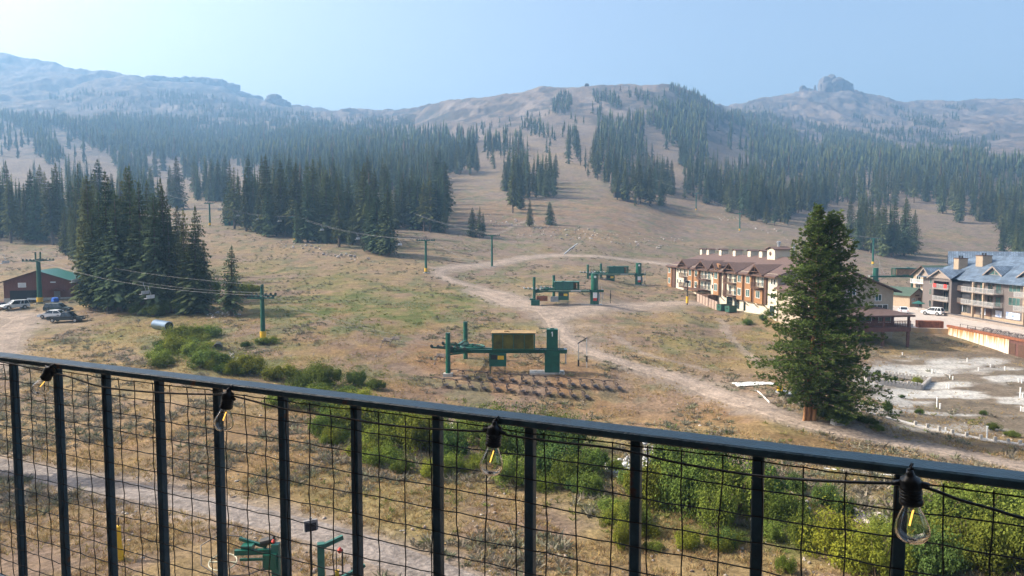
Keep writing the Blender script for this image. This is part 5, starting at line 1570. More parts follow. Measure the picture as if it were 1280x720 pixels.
pa = cable_line('lift_cable', 'steel cables strung from the barn tower past the grove to the nearest station',
    [[(offl, tip('a1', -1), 1.0), (tip('a1', -1), tip('a2', -1), 1.6), (tip('a2', -1), n1, .9)], [(offl + Vector((3, 5, 0)), tip('a1', 1), 1.0), (tip('a1', 1), tip('a2', 1), 1.6), (tip('a2', 1), n2, .9)]], .016)
t1 = towers['a1'][0]
pm = cable_line('signal_cable', 'single thin upper line between the tops of the barn tower and the culvert tower',
    [[(tip('a1', .4) + Vector((0, 0, 1.3)), tip('a2', .4) + Vector((0, 0, 1.3)), 1.0)]], .014)
n1 = st_pt(s2, -15.2, -1.35, 3.6); n2 = st_pt(s2, -12.0, 1.35, 3.6)
upb = at(205, 262) + Vector((0, 0, 9))
pb = cable_line('lift_cable', 'steel cables of the lift running from the middle station to the left along the grove',
    [[(n1, tip('b1', -1), .5), (tip('b1', -1), tip('b2', -1), 2.0), (tip('b2', -1), tip('b3', -1), 2.0), (tip('b3', -1), upb, 1)], [(n2, tip('b1', 1), .5), (tip('b1', 1), tip('b2', 1), 2.0), (tip('b2', 1), tip('b3', 1), 2.0), (tip('b3', 1), upb + Vector((0, 4, 0)), 1)]], .022)
n1 = st_pt(s3, -16.4, -1.35, 3.6); n2 = st_pt(s3, -13.2, 1.35, 3.6)
upc = at(470, 268) + Vector((0, 0, 10))
pc_ = cable_line('lift_cable', 'steel cables of the lift from the farthest meadow station past the slim tower',
    [[(n1, tip('c1', -1), .6), (tip('c1', -1), upc, 2.5)], [(n2, tip('c1', 1), .6), (tip('c1', 1), upc + Vector((0, 4, 0)), 2.5)]], .028)
upd = at(800, 235) + Vector((0, 0, 10))
n1 = st_pt(s4, -13.5, 1.35, 4.6)
pd_ = cable_line('lift_cable', 'steel cables climbing from the plaza station over the slope behind the lodge',
    [[(st_pt(s4, -2, -1.3, 4.6), tip('d3', -1), .3), (tip('d3', -1), tip('d2', -1), 2), (tip('d2', -1), tip('d1', -1), 1), (tip('d1', -1), upd, 1)], [(st_pt(s4, -2, 1.3, 4.6), tip('d3', 1), .3), (tip('d3', 1), tip('d2', 1), 2), (tip('d2', 1), tip('d1', 1), 1), (tip('d1', 1), upd + Vector((4, 0, 0)), 1)]], .03)
hung_chair(pa[1][4], 'pale lift chair hanging on the front cable nearest the barn tower', -.2)
hung_chair(pa[1][10], 'pale lift chair hanging on the front cable before the lone fir', -.2)
hung_chair(pa[4][4], 'pale lift chair on the rear cable, close to the barn', -.2)
hung_chair(pa[4][9], 'pale lift chair on the rear cable before the grove', -.2)
hung_chair(pa[3][9], 'pale lift chair at the left edge beyond the barn tower', -.2)
for k, i in enumerate((3, 8, 13)): hung_chair(pb[1][i], 'small pale lift chair before the middle grove, %s on its cable' % ('nearest the track bend tower', 'halfway', 'nearest the grove tower')[k], -.4)
for k, i in enumerate((3, 7, 11, 15)): hung_chair(pb[2][i], 'tiny lift chair between the two grove towers, %s' % ('closest to the right tower', 'right of the middle', 'left of the middle', 'closest to the left tower')[k], -.4)

# ------------------------------------------------------------------ chairs taken off the cable and set out in two rows
M_CHAIRSTEEL = mat('brown_chair_steel', (.085, .062, .055), rough=.6, var=.25)
def parked_chair():
    t = thing('parked_chair', 'x', 'lift chair')
    h = MB().path([(.15, 0, .62), (-.05, 0, .92), (-.55, 0, 1.12), (-1.15, 0, 1.22), (-1.5, 0, 1.16)], .045, 6); h.bb(-1.72, -1.45, -.07, .07, 1.08, 1.24)
    h.build('hanger', M_CHAIRSTEEL, t)
    s = MB()
    for k in range(5): s.box((.02 + k * .11, 0, .24 + k * .03), (.09, 1.25, .035), ry=-.25)
    s.build('seat', M_CHAIRSTEEL, t)
    b = MB()
    for k in range(4): b.box((-.08 - k * .035, 0, .34 + k * .13), (.035, 1.25, .10), ry=-.25)
    b.build('backrest', M_CHAIRSTEEL, t)
    f = MB()
    for y in (-.62, 0, .62): f.path([(-.2, y, .85), (-.06, y, .22), (.5, y, .36), (.55, y, .02), (-.35, y, .02), (-.06, y, .22)], .028, 5)
    f.tube((-.21, -.62, .85), (-.21, .62, .85), .028, n=5); f.tube((.55, -.62, .02), (.55, .62, .02), .028, n=5); f.tube((.15, -.05, .62), (-.15, 0, .7), .03, n=5)
    f.build('frame', M_CHAIRSTEEL, t)
    return t
pch = None
for row, (a, b, n) in enumerate((((580, 473.5), (771, 487.5), 14), ((555, 483.5), (731, 498.5), 12))):
    for k in range(n):
        f = k / (n - 1)
        p = at(a[0] + (b[0] - a[0]) * f, a[1] + (b[1] - a[1]) * f)
        o = parked_chair() if pch is None else copy_tree(pch)
        pch = pch or o
        o.location = p + Vector((random.gauss(0, .05), random.gauss(0, .08), 0)); o.rotation_euler = (0, 0, random.gauss(.08, .10))
        lab = 'brown steel lift chair standing on the dirt in the %s row before the nearest station' % ('back', 'front')[row]
        if k == 0: lab = 'leftmost brown lift chair of the %s parked row' % ('back', 'front')[row]
        if k == n - 1: lab = 'rightmost brown lift chair of the %s parked row' % ('back', 'front')[row]
        tag(o, lab, 'lift chair', 'lift chairs parked in the %s row on the ground' % ('back', 'front')[row])
# two chairs standing in the grass at the left of the station
for (px, py), lab in (((484, 432), 'dark lift chair frame standing in the grass, left of the pair'), ((495, 429.5), 'dark lift chair frame with pale seat standing in the grass, right of the pair'), ((551, 452), 'dark lift chair hanging low beside the front post of the nearest station')):
    o = copy_tree(pch); o.location = at(px, py); o.rotation_euler = (0, -.9, 1.2); o.location.z += .5
    tag(o, lab, 'lift chair', 'odd lift chairs left of the nearest station')

# loading gate right of the nearest station
p = at(723, 458); q = at(733.5, 459.5)
g = thing('loading_gate', 'grey goal-shaped pipe frame with black sleeves standing right of the nearest station', 'pipe frame', tuple(p), 0)
d = q - p
MB().tube((0, 0, -.2), (0, 0, 3.1), .06, n=8).build('upright', M_GALV, g); MB().tube((d.x, d.y, d.z - .2), (d.x, d.y + .5, 3.9), .06, n=8).build('upright', M_GALV, g)
MB().tube((-.1, 0, 3.1), (d.x + .1, d.y + .5, 3.9), .08, n=8).build('crossbar', M_BLACK, g)
MB().tube((0, 0, .05), (0, 0, .9), .12, n=8).build('sleeve', M_BLACK, g); MB().tube((d.x, d.y + .1, .7), (d.x, d.y + .2, 1.5), .12, n=8).build('sleeve', M_BLACK, g)
def stake(px, by, ty, label, cat='post', pad=None, r=.06, col=None, name='marker_post'):
    b = at(px, by); u, t_ = ray(px, ty); h = t_ * b.y - b.z
    t = thing(name, label, cat, tuple(b))
    MB().tube((0, 0, -.3), (0, 0, h), r, r, 10).build('post', col or M_BLACK, t)
    if pad: MB().tube((0, 0, h * pad[0]), (0, 0, h * pad[1]), r * 2.2, r * 2.2, 10).build('pad', pad[2], t)
    return t, h
stake(763, 379, 363, 'thin pole with a dark box halfway up, right of the middle station', pad=(.35, .75, M_BLACK))
stake(752, 379, 358, 'slim steel pole close to the middle station drive mast', r=.05, col=M_GALV)
stake(806, 357, 337, 'slim steel pole with dark boxes right of the farthest station', r=.05, col=M_GALV, pad=(.1, .3, M_BLACK))
t, h = stake(859, 381, 353.5, 'dark lamp post with a yellow padded foot on the slope before the lodge', 'lamp post', (.08, .38, M_YELLOW), r=.13, name='lamp_post')
lh = MB().bb(-.55, .35, -.35, .35, h, h + .45).build('lamp_head', M_BLACK, t)
# ------------------------------------------------------------------ vehicles
M_TYRE = mat('tyre_rubber', (.018, .018, .018), rough=.8)
M_RIM = mat('alloy_rim', (.45, .45, .46), rough=.35, metal=.7)
M_CARGLASS = mat('car_glass', (.015, .02, .024), rough=.05, spec=.9)
M_LAMPR = mat('tail_lamp_red', (.4, .02, .02), rough=.3); M_LAMPW = mat('head_lamp', (.75, .75, .72), rough=.15)
def paint(name, c): return mat(name, c, rough=.28, var=.04, scale=3, spec=.7)
def frustum(mb, x0, x1, w0, z0, X0, X1, W1, z1):
    return mb.add([(x0, -w0, z0), (x1, -w0, z0), (x1, w0, z0), (x0, w0, z0), (X0, -W1, z1), (X1, -W1, z1), (X1, W1, z1), (X0, W1, z1)], [(0, 3, 2, 1), (4, 5, 6, 7), (0, 1, 5, 4), (1, 2, 6, 5), (2, 3, 7, 6), (3, 0, 4, 7)])
def car(label, loc, rz, m, kind='car', L=4.6, W=1.8, group=None, name=None):
    t = thing(name or {'car': 'parked_car', 'suv': 'sport_utility', 'pickup': 'pickup_truck'}[kind], label, {'car': 'car', 'suv': 'car', 'pickup': 'pickup truck'}[kind], loc, rz, group)
    h = L / 2; w = W / 2; wr = .34 if kind == 'car' else .39; zc = .30 if kind == 'car' else .42; zb = .92 if kind == 'car' else 1.08; zt = 1.48 if kind == 'car' else 1.80
    wx = (-h + .92, h - .95)
    def arch(cx): return [(cx - wr * 1.22 * cos(a), zc + wr * 1.22 * sin(a) * 1.0) for a in np.linspace(0, pi, 8)]
    low = [(-h, zc + .12), (-h + .06, zc)] + arch(wx[0]) + arch(wx[1]) + [(h - .06, zc), (h, zc + .15)]
    if kind == 'pickup': top = [(h - .02, zb - .25), (h - .25, zb - .06), (h - 1.35, zb), (-h + .02, zb), (-h, zb - .1)]
    elif kind == 'suv': top = [(h - .02, zb - .28), (h - .22, zb - .10), (h - 1.1, zb), (-h + .04, zb), (-h, zb - .1)]
    else: top = [(h - .02, zb - .32), (h - .28, zb - .16), (h - 1.15, zb), (-h + .35, zb), (-h + .02, zb - .12)]
    b = MB().prism(low + top, 'y', -w, w)
    bo = b.build('body', m, t)
    if kind == 'pickup': cx0, cx1, tx0, tx1 = -.55, h - 1.35, -.42, h - 2.15
    elif kind == 'suv': cx0, cx1, tx0, tx1 = -h + .06, h - 1.15, -h + .35, h - 2.0
    else: cx0, cx1, tx0, tx1 = -h + .40, h - 1.2, -h + 1.15, h - 2.1
    g = frustum(MB(), cx0, cx1, w - .05, zb, tx0, tx1, w - .22, zt); g.build('cabin_glass', M_CARGLASS, t)
    r = frustum(MB(), tx0 - .04, tx1 + .06, w - .20, zt - .02, tx0 + .06, tx1 - .1, w - .27, zt + .05); r.build('roof', m, t)
    pl = MB()
    for s in (-1, 1):
        for (xa, xb) in ((cx0, tx0), (cx1, tx1), ((cx0 + cx1) / 2 - .1, (tx0 + tx1) / 2 - .05)) + ((((cx0 * .72 + cx1 * .28), (tx0 * .74 + tx1 * .26)),) if kind == 'suv' else ()):
            bar((xa, s * (w - .045), zb), (xb, s * (w - .215), zt), .09, .06, pl)
    pl.build('pillars', m, t)
    if kind == 'pickup':
        bd = MB().bb(-h + .08, -.62, -w + .1, w - .1, zb + .002, zb + .03).build('bed_cover', M_BLACK, t)
    for cx in wx:
        for s in (-1, 1):
            wo = MB().lathe([(wr * .62, -.11), (wr * .92, -.11), (wr, -.07), (wr, .07), (wr * .92, .11), (wr * .62, .11)], (cx, s * (w - .10), wr), 18, 'y').build('wheel', M_TYRE, t)
            MB().lathe([(wr * .60, s * .085 - .02), (wr * .60, s * .085 + .02)], (cx, s * (w - .085), wr), 14, 'y').build('rim', M_RIM, wo)
    for s in (-1, 1):
        MB().bb(h - .10, h + .012, s * w * .62 - .2, s * w * .62 + .2, zb - .38, zb - .22).build('headlight', M_LAMPW, t)
        MB().bb(-h - .012, -h + .06, s * w * .8 - .13, s * w * .8 + .13, zb - .35, zb - .1).build('tail_light', M_LAMPR, t)
        MB().bb(cx1 - .35, cx1 - .15, s * (w + .02), s * (w + .17), zb + .02, zb + .15).build('mirror', m, t)
    bp = MB(); bp.bb(h - .03, h + .05, -w + .08, w - .08, zc + .02, zc + .20); bp.bb(-h - .05, -h + .03, -w + .08, w - .08, zc + .02, zc + .20); bp.build('bumper', M_BLACK if kind != 'car' else m, t)
    return t
P_DK = paint('dark_green_black_paint', (.012, .022, .026)); P_WH = paint('white_paint', (.74, .75, .76)); P_GR = paint('dark_teal_paint', (.02, .045, .05)); P_SIL = paint('silver_white_paint', (.60, .61, .60)); P_RED = paint('maroon_paint', (.12, .03, .04))
def gnd(px, py, dz=0.): p = at(px, py); return (p.x, p.y, p.z + dz)
GP = 'vehicles parked near the red barn'
car('dark pickup truck parked nearest the camera of the three side by side', gnd(83, 402.5), .10, P_DK, 'pickup', 5.7, 1.95, GP)
car('white hatchback parked between the two dark vehicles', gnd(66, 397.5), pi + .05, P_WH, 'car', 4.7, 1.8, GP)
car('dark teal wagon parked behind the white hatchback', gnd(73, 390.5), .0, P_GR, 'suv', 4.8, 1.8, GP)
car('silver white sport utility parked left of the barn tower, facing the camera', gnd(19, 386.5), pi + .95, P_SIL, 'suv', 4.7, 1.85, GP)
car('maroon car cut by the left edge of the picture near the barn', gnd(-3, 387.5), pi + .9, P_RED, 'car', 4.5, 1.8, GP)
M_BLUE = mat('blue_tarpaulin', (.02, .12, .52), rough=.4, var=.2)
q = thing('covered_snowmobile', 'snowmobile half covered by a bright blue tarpaulin behind the dark wagon', 'snowmobile', gnd(69, 382.5), 2.6)
MB().prism([(-1.4, .3), (-1.4, .75), (-.5, .95), (.2, 1.0), (.9, .75), (1.4, .4), (1.2, .25)], 'y', -.35, .35).build('hull', M_BLACK, q)
MB().prism([(-.5, .95), (-.4, 1.65), (.1, 1.75), (.5, 1.4), (.6, .9)], 'y', -.5, .5).build('tarpaulin', M_BLUE, q)
for s in (-1, 1): MB().path([(.2, s * .5, .08), (1.3, s * .5, .08), (1.7, s * .5, .3)], .06, 5).build('ski', M_BLACK, q)
MB().bb(-1.5, .1, -.28, .28, .05, .32).build('track', M_TYRE, q)
ut = thing('utility_cart', 'white utility cart with an upright black tyre in the barn doorway', 'cart', gnd(43, 377.5), .4)
MB().bb(-1.2, 1.2, -.7, .7, .5, .9).build('cart_bed', P_WH, ut)
for x in (-.8, .8):
    for s in (-1, 1): MB().lathe([(.3, -.1), (.3, .1)], (x, s * .72, .3), 12, 'y').build('wheel', M_TYRE, ut)
tt = MB(); tt.path([(.5 * cos(a), 0, 1.4 + .5 * sin(a)) for a in np.linspace(0, 2 * pi, 17)], .14, 7)
o = tt.build('spare_tyre', M_TYRE); o.location = ut.location; o.rotation_euler = (0, 0, .4); tag(o, 'black tyre standing upright on the white cart in the barn doorway', 'tyre')
for (px, py, dx, lab) in ((17.5, 379, 0, 'yellow box stored against the left end of the barn front'),):
    t = thing('storage_box', lab, 'box', gnd(px, py), .3); MB().bb(-.5, .5, -.4, .4, 0, 1.1).build('box_body', M_YELLOW, t); MB().bb(-.55, .55, -.45, .45, 1.1, 1.18).build('lid', M_BLACK, t)
GPZ = 'vehicles on the plaza'
def onp(px, Y, z=GZ): u, _ = ray(px, 385); return (u * Y, Y, z)
car('pale car parked at the foot of the gabled balcony bay', onp(1166, 165), 2.2, P_WH, 'suv', 4.5, 1.8, GPZ)
car('small white car on the plaza beyond the porch roof', onp(1129, 170), 1.2, P_WH, 'car', 4.3, 1.75, GPZ)
# a green parasol over a table on the plaza
ps = thing('patio_parasol', 'dark green parasol open over a table on the plaza', 'parasol', onp(1148, 172))
MB().lathe([(.03, 2.75), (1.5, 2.1), (1.48, 2.05), (.03, 2.6)], n=8).build('canopy', M_LGREEN2, ps); MB().tube((0, 0, 0), (0, 0, 2.7), .04, n=8).build('pole', M_GALV, ps)
MB().lathe([(.6, .72), (.6, .76)], n=14).build('table_top', M_WHITE, ps)
# picnic tables in a row along the plaza
pt0 = None
M_OLDW = mat('weathered_wood', (.17, .13, .11), rough=.85, var=.3, scale=4)
rp_ = random.Random(9)
k = 0
for (Xp, Yp) in [(86.4, 111 + 2.15 * i) for i in range(12)] + [(89.6, 114 + 2.6 * i) for i in range(9)]:
    if pt0 is None:
        pt0 = thing('picnic_table', 'x', 'picnic table')
        MB().bb(-.9, .9, -.38, .38, .70, .75).build('table_top', M_OLDW, pt0)
        for s in (-1, 1): MB().bb(-.9, .9, s * .72 - .13, s * .72 + .13, .42, .46).build('bench', M_OLDW, pt0)
        for x in (-.65, .65):
            m_ = MB(); bar((x, -.75, 0), (x, -.2, .7), .07, .07, m_); bar((x, .75, 0), (x, .2, .7), .07, .07, m_); m_.bb(x - .03, x + .03, -.8, .8, .36, .42); m_.build('leg', M_BLACK, pt0)
        o = pt0
    else: o = copy_tree(pt0)
    o.location = (Xp, Yp, GZ); o.rotation_euler = (0, 0, pi / 2 + rp_.gauss(0, .2))
    first = k < 12
    tag(o, 'dark picnic table in the row %s' % ('beside the plaza fence' if first else 'nearer the grey lodge, behind the fence row'), 'picnic table', 'picnic tables by the fence' if first else 'picnic tables of the inner row')
    k += 1
# a pile of brown rocks and planters: curb before the grey lodge
pc0 = thing('planter_wall', 'long low stone planter wall between the picnic tables and the grey lodge', 'planter', (99.2, 112, GZ))
MB().bb(-.35, .35, 0, 52, 0, .55).build('wall_body', M_TAUPE2, pc0); MB().bb(-.42, .42, 0, 52, .553, .63).build('coping', mat('dark_coping', (.06, .06, .065), rough=.7), pc0)

# ------------------------------------------------------------------ things around the lodge
M_DUMP = mat('dumpster_green', (.02, .085, .06), rough=.5, var=.25, scale=2)
for px, py, rz, lab in ((903, 388.5, .35, 'mid green dumpster, left of the two before the lodge'), (913.5, 390.5, .3, 'dark green dumpster, right of the two before the lodge')):
    t = thing('dumpster', lab, 'dumpster', gnd(px, py), rz, 'dumpsters before the lodge')
    MB().prism([(-.75, .12), (.75, .12), (.85, 1.35), (-.85, 1.5)], 'x', -.95, .95).build('bin', M_DUMP, t)
    MB().slab([(-.98, -.9, 1.55), (.98, -.9, 1.55), (.98, .9, 1.42), (-.98, .9, 1.42)], .06).build('lid', M_BLACK, t)
    for x in (-.97, .97): MB().bb(x - .05, x + .05, -.3, .3, .8, 1.0).build('lifting_sleeve', M_BLACK, t)
t = thing('utility_trailer', 'dark slatted utility trailer parked against the foot of the lodge wall', 'trailer', gnd(945, 390.5), 1.9)
m_ = MB(); m_.bb(-1.6, 1.6, -.8, .8, .5, .6)
m_.build('bed', M_BLACK, t)
m_ = MB()
for z in (.8, 1.0, 1.2):
    for s in (-1, 1): m_.bb(-1.6, 1.6, s * .8 - .03, s * .8 + .03, z, z + .08)
for x in (-1.55, -.5, .5, 1.55):
    for s in (-1, 1): m_.bb(x - .04, x + .04, s * .76 - .03, s * .76 + .03, .6, 1.3)
m_.build('slatted_sides', M_FENCE, t)
for s in (-1, 1): MB().lathe([(.32, -.1), (.32, .1)], (0, s * .92, .32), 12, 'y').build('wheel', M_TYRE, t)
# panel fence on the slope below the lodge
t = thing('panel_fence', 'row of pale brown fence panels on the slope in front of the lodge annex', 'fence', gnd(871, 376.5))
a = at(871, 376.5); b = at(897, 388)
M_FPAN = mat('pale_board_panel', (.34, .25, .20), rough=.8, var=.15)
for k in range(7):
    f0, f1 = k / 7, (k + .86) / 7
    p0 = a.lerp(b, f0) - a; p1 = a.lerp(b, f1) - a
    m_ = MB(); bar((p0.x, p0.y, p0.z + .85), (p1.x, p1.y, p1.z + .85), .08, 2.0, m_); m_.build('fence_panel', M_FPAN, t)
    m_ = MB().bb(p0.x - .09, p0.x + .07, p0.y - .09, p0.y + .07, p0.z - .3, p0.z + 2.0); m_.build('fence_post', M_DKBROWN, t)
def rod(name, label, cat, pts, r, m, group=None):
    o = MB().path(pts, r, 7).build(name, m); tag(o, label, cat, group); return o

# round dish with yellow box beside the pine, its green box, tarpaulin, white pipe and block
t = thing('round_tank_cover', 'grey round dish shaped lid with a yellow box on it beside the big pine', 'tank lid', gnd(981, 495))
MB().lathe([(.55, -.2), (.75, .28), (1.0, .38), (1.02, .44), (.1, .50)], n=24).build('lid', M_GALV, t)
MB().lathe([(.5, -.3), (.5, .3)], n=18).build('base', M_BLACK, t)
o = MB().bb(-.26, .26, -.18, .18, 0, .62).build('yellow_box', M_YELLOW); MB().bb(-.1, .1, -.205, -.185, .2, .4).build('plate', M_BLACK, o)
o.location = t.location + Vector((-.45, .3, .50)); tag(o, 'bright yellow box standing on the grey round lid left of the pine trunk', 'box')
t = thing('utility_box', 'dark green utility cabinet between the round lid and the pine trunk', 'cabinet', gnd(997, 496.5), .1)
MB().bb(-.45, .45, -.35, .35, -.1, 1.0).build('cabinet_body', M_LGREEN, t); MB().bb(-.48, .48, -.38, .38, 1.0, 1.06).build('cabinet_top', M_LGREEN2, t); MB().bb(.05, .42, -.365, -.352, .1, .9).build('door', M_LGREEN2, t)
p = at(940, 481)
tp = MB(); rr = random.Random(4)
N = 14
vs_ = []; fs_ = []
for i in range(N):
    for j in range(7):
        x = -2.0 + 4.6 * i / (N - 1); y = (-1.2 + 2.4 * j / 6) * (1 - .45 * i / N) - .22 * x + rr.gauss(0, .06)
        X, Y = p.x + x, p.y + y
        vs_.append((X, Y, Hs(X, Y) + .09 + .10 * rr.random()))
fs_ = [(i * 7 + j, (i + 1) * 7 + j, (i + 1) * 7 + j + 1, i * 7 + j + 1) for i in range(N - 1) for j in range(6)]
tp.add(vs_, fs_)
o = tp.build('white_tarpaulin', mat('white_sheet', (.70, .69, .66), rough=.8, var=.08), smooth=True); tag(o, 'crumpled white tarpaulin spread on the dirt left of the big pine', 'tarpaulin')
sol = o.modifiers.new('s', 'SOLIDIFY'); sol.thickness = .03
pts = [at(x, y) + Vector((0, 0, .07)) for x, y in ((944, 488.5), (949, 491), (953, 495), (957, 499), (962, 504))]
rod('white_pipe', 'white bent pipe lying on the dirt left of the round lid', 'pipe', pts, .07, M_WHITE)
t = thing('concrete_block', 'grey concrete block lying in the shade at the foot of the big pine', 'block', gnd(1047, 531), .15); 
MB().prism([(-.55, 0), (.55, 0), (.5, .48), (-.5, .5)], 'y', -.35, .35).build('block_body', M_GALV, t); MB().bb(-.3, .3, -.36, -.34, .12, .2).build('lifting_slot', M_BLACK, t)
# culverts at the left
p = at(203, 412)
t = thing('culvert_pipe', 'shiny corrugated steel culvert pipe lying in the brush below the grove', 'pipe', (p.x, p.y, p.z + .72), radians(-38))
prof = [(.78 + .03 * ((i % 2) * 2 - 1), -2.3 + 4.6 * i / 40) for i in range(41)]
prof = prof + [(r - .07, z) for r, z in prof[::-1]]
MB().lathe(prof, n=26, axis='x').build('pipe_shell', mat('corrugated_zinc', (.30, .38, .45), rough=.3, metal=.75, var=.12, scale=1), t, smooth=False)
MB().lathe([(.70, 2.26), (.05, 2.27)], n=24, axis='x').build('dark_inside', M_DARK, t)
p = at(272, 438)
t = thing('culvert_mouth', 'dark round culvert mouth in the bank left of the green tower', 'pipe', (p.x, p.y, p.z + .32), radians(-70))
prof = [(.62, -2.5), (.62, .2)]; prof = prof + [(.55, .2), (.55, -2.0), (.05, -2.0)]
MB().lathe(prof, n=22, axis='x').build('pipe_shell', M_BLACK, t)
MB().lathe([(.66, .1), (.66, .22), (.56, .22), (.56, .1)], n=22, axis='x').build('rim', M_FENCE, t)
# the small grey hump by the slope and the green shed
t = thing('green_shed', 'small dark green shed in front of the trunks of the middle grove', 'shed', gnd(287, 282), .2)
MB().bb(-2.1, 2.1, 0, 2.6, -.5, 2.3).build('wall', M_LGREEN, t); MB().slab([(-2.3, -.2, 2.45), (2.3, -.2, 2.45), (2.3, 2.8, 2.7), (-2.3, 2.8, 2.7)], .12).build('roof', M_LGREEN2, t); MB().bb(-.5, .5, -.04, -.004, 0, 1.9).build('door', M_BLACK, t)
t = thing('summit_lift_hut', 'dark lift terminal hut on the crest of the middle mountain', 'hut', tuple(atY(733.5, 1330)))
zc = Hs(t.location.x, t.location.y); t.location.z = zc
MB().bb(-3.6, 3.2, -3, 3, -6, 3.2).build('wall', M_BLACK, t); MB().prism([(-4.6, 3.2), (4.2, 3.2), (2, 5.2), (-2, 5.8)], 'y', -4, 4).build('roof', M_DKBROWN, t)
t = thing('timing_shack', 'dark little operator shack at the end of the upper run', 'shack', gnd(771.5, 249.5), .2)
MB().bb(-1.8, 1.8, -1.5, 1.5, 1.2, 4.2).build('cabin', M_BLACK, t); MB().bb(-.3, .3, -.3, .3, -.5, 1.2).build('post', M_BLACK, t); MB().bb(-2.1, 2.1, -1.8, 1.8, 4.2, 4.4).build('roof', M_DKBROWN, t)
# grey dead snag behind
t = thing('grey_snag', 'pale grey broken tree trunk standing behind the operator shack', 'dead tree', gnd(763.5, 238))
MB().path([(0, 0, -1), (0, 0, 6), (.3, 0, 12)], [.8, .7, .3], 8).build('trunk', M_OLDW, t); MB().tube((0, 0, 7), (1.6, 0, 9.5), .2, .05, 5).build('limb', M_OLDW, t)

# ------------------------------------------------------------------ the empty building lot at the right
M_PVC = mat('white_pipe_plastic', (.78, .77, .75), rough=.4)
LOTP = [(1081, 463.5), (1165, 466.5), (1169, 466.5), (1128, 444), (1187, 474), (1191, 475), (1183, 485), (1186, 486), (1209, 452), (1223, 463.5), (1238, 459), (1256, 463), (1273, 478), (1277, 479), (1275, 497.5), (1278, 497), (1171, 509), (1175, 511), (1276, 514), (1279, 514.5), (1182, 539), (1233.5, 549)]
for k, (px, py) in enumerate(LOTP):
    p = at(px, py); tall = (px, py) in ((1275, 497.5), (1233.5, 549), (1171, 509)); hh = .35 + .25 * ((k * 37) % 10) / 10 + (.7 if tall else 0)
    t = thing('pipe_stub', 'white plastic pipe stub poking out of the empty lot right of the pine', 'pipe stub', tuple(p), 0, 'white pipe stubs in the empty lot')
    MB().tube((0, 0, -.2), (0, 0, hh), .075, n=9).build('pipe', M_PVC, t); MB().tube((0, 0, hh), (0, 0, hh + .07), .10, n=9).build('cap', M_PVC, t)
    if tall: t['label'] = {1275: 'taller white pipe stub at the right edge of the empty lot', 1233.5: 'tall white pipe standing among the pegs of the concrete kerb', 1171: 'tall white pipe stub in the lower middle of the empty lot'}[px]
M_CBLOCK = mat('concrete_block_wall', (.36, .335, .31), rough=.9, var=.15, scale=2, bump=.3, bscale=8)
t = thing('foundation_walls', 'low block foundation walls around a weedy pit in the empty lot', 'foundation', gnd(1127, 484))
c0 = at(1093, 478.5); c1 = at(1152, 487.5); c2 = at(1163, 477); c3 = at(1106, 469)
o0 = t.location
for name, a, b, skip in (('front_wall', c0, c1, 0), ('side_wall', c1, c2, 0), ('back_wall', c3, c2, 0)):
    a_ = a - o0; b_ = b - o0; m_ = MB()
    n = int((b - a).length / .42)
    for k in range(n):
        p0 = a_.lerp(b_, k / n); p1 = a_.lerp(b_, (k + .62) / n)
        hh = .95 if name == 'front_wall' and (k < n * .06 or k > n * .68) else .75
        bar((p0.x, p0.y, p0.z + hh / 2 - .05), (p1.x, p1.y, p1.z + hh / 2 - .05), .3, hh, m_)
    bar((a_.x, a_.y, a_.z + .16), (b_.x, b_.y, b_.z + .16), .22, .42, m_)
    m_.build(name, M_CBLOCK, t)
m_ = MB()
for k in range(3): m_.box((c0.x - o0.x - .8 + k * .5, c0.y - o0.y + .6, c0.z - o0.z + .45), (.34, .5, 1.3), rz=.3)
m_.build('corner_pier', M_CBLOCK, t)
# long concrete kerb with pegs at the near side of the lot
KP = [(1064, 511), (1090, 518), (1120, 526), (1150, 534), (1180, 541), (1215, 548), (1250, 553.5), (1282, 557.5), (1340, 565)]
kp = wpoly(KP, .5)
t = thing('pegged_kerb', 'long pale concrete kerb set with upright pegs along the near side of the lot', 'kerb', (kp[0][0], kp[0][1], Hs(*kp[0])))
o0 = t.location
m_ = MB(); n = len(kp); nn = 0
V = []; Fq = []
for i in range(0, n, 2):
    tg_ = kp[min(i + 1, n - 1)] - kp[max(i - 1, 0)]; tg_ = tg_ / (np.linalg.norm(tg_) + 1e-9); nr_ = np.array([-tg_[1], tg_[0]])
    for s, dz in ((-1, -.2), (-1, .16), (1, .16), (1, -.2)):
        q_ = kp[i] + nr_ * .42 * s; V.append((q_[0] - o0.x, q_[1] - o0.y, Hs(*kp[i]) + dz - o0.z))
k = len(V) // 4
for i in range(k - 1):
    for j in range(3): Fq.append((i * 4 + j, i * 4 + j + 1, i * 4 + 4 + j + 1, i * 4 + 4 + j))
m_.add(V, Fq); m_.build('kerb_body', M_CONC, t)
cnt = 0
dist = 0; last = kp[0]
for i in range(1, n):
    dist += np.linalg.norm(kp[i] - kp[i - 1])
    px_, _ = project(kp[i][0], kp[i][1], Hs(*kp[i]))
    if dist > .62 and px_ > 1142 and cnt < 60:
        dist = 0; cnt += 1
        z = Hs(*kp[i]) - o0.z
        x, y = kp[i][0] - o0.x, kp[i][1] - o0.y - .25
        MB().bb(x - .13, x + .13, y - .09, y + .09, z - .1, z + .55).build('peg', M_CONC, t)

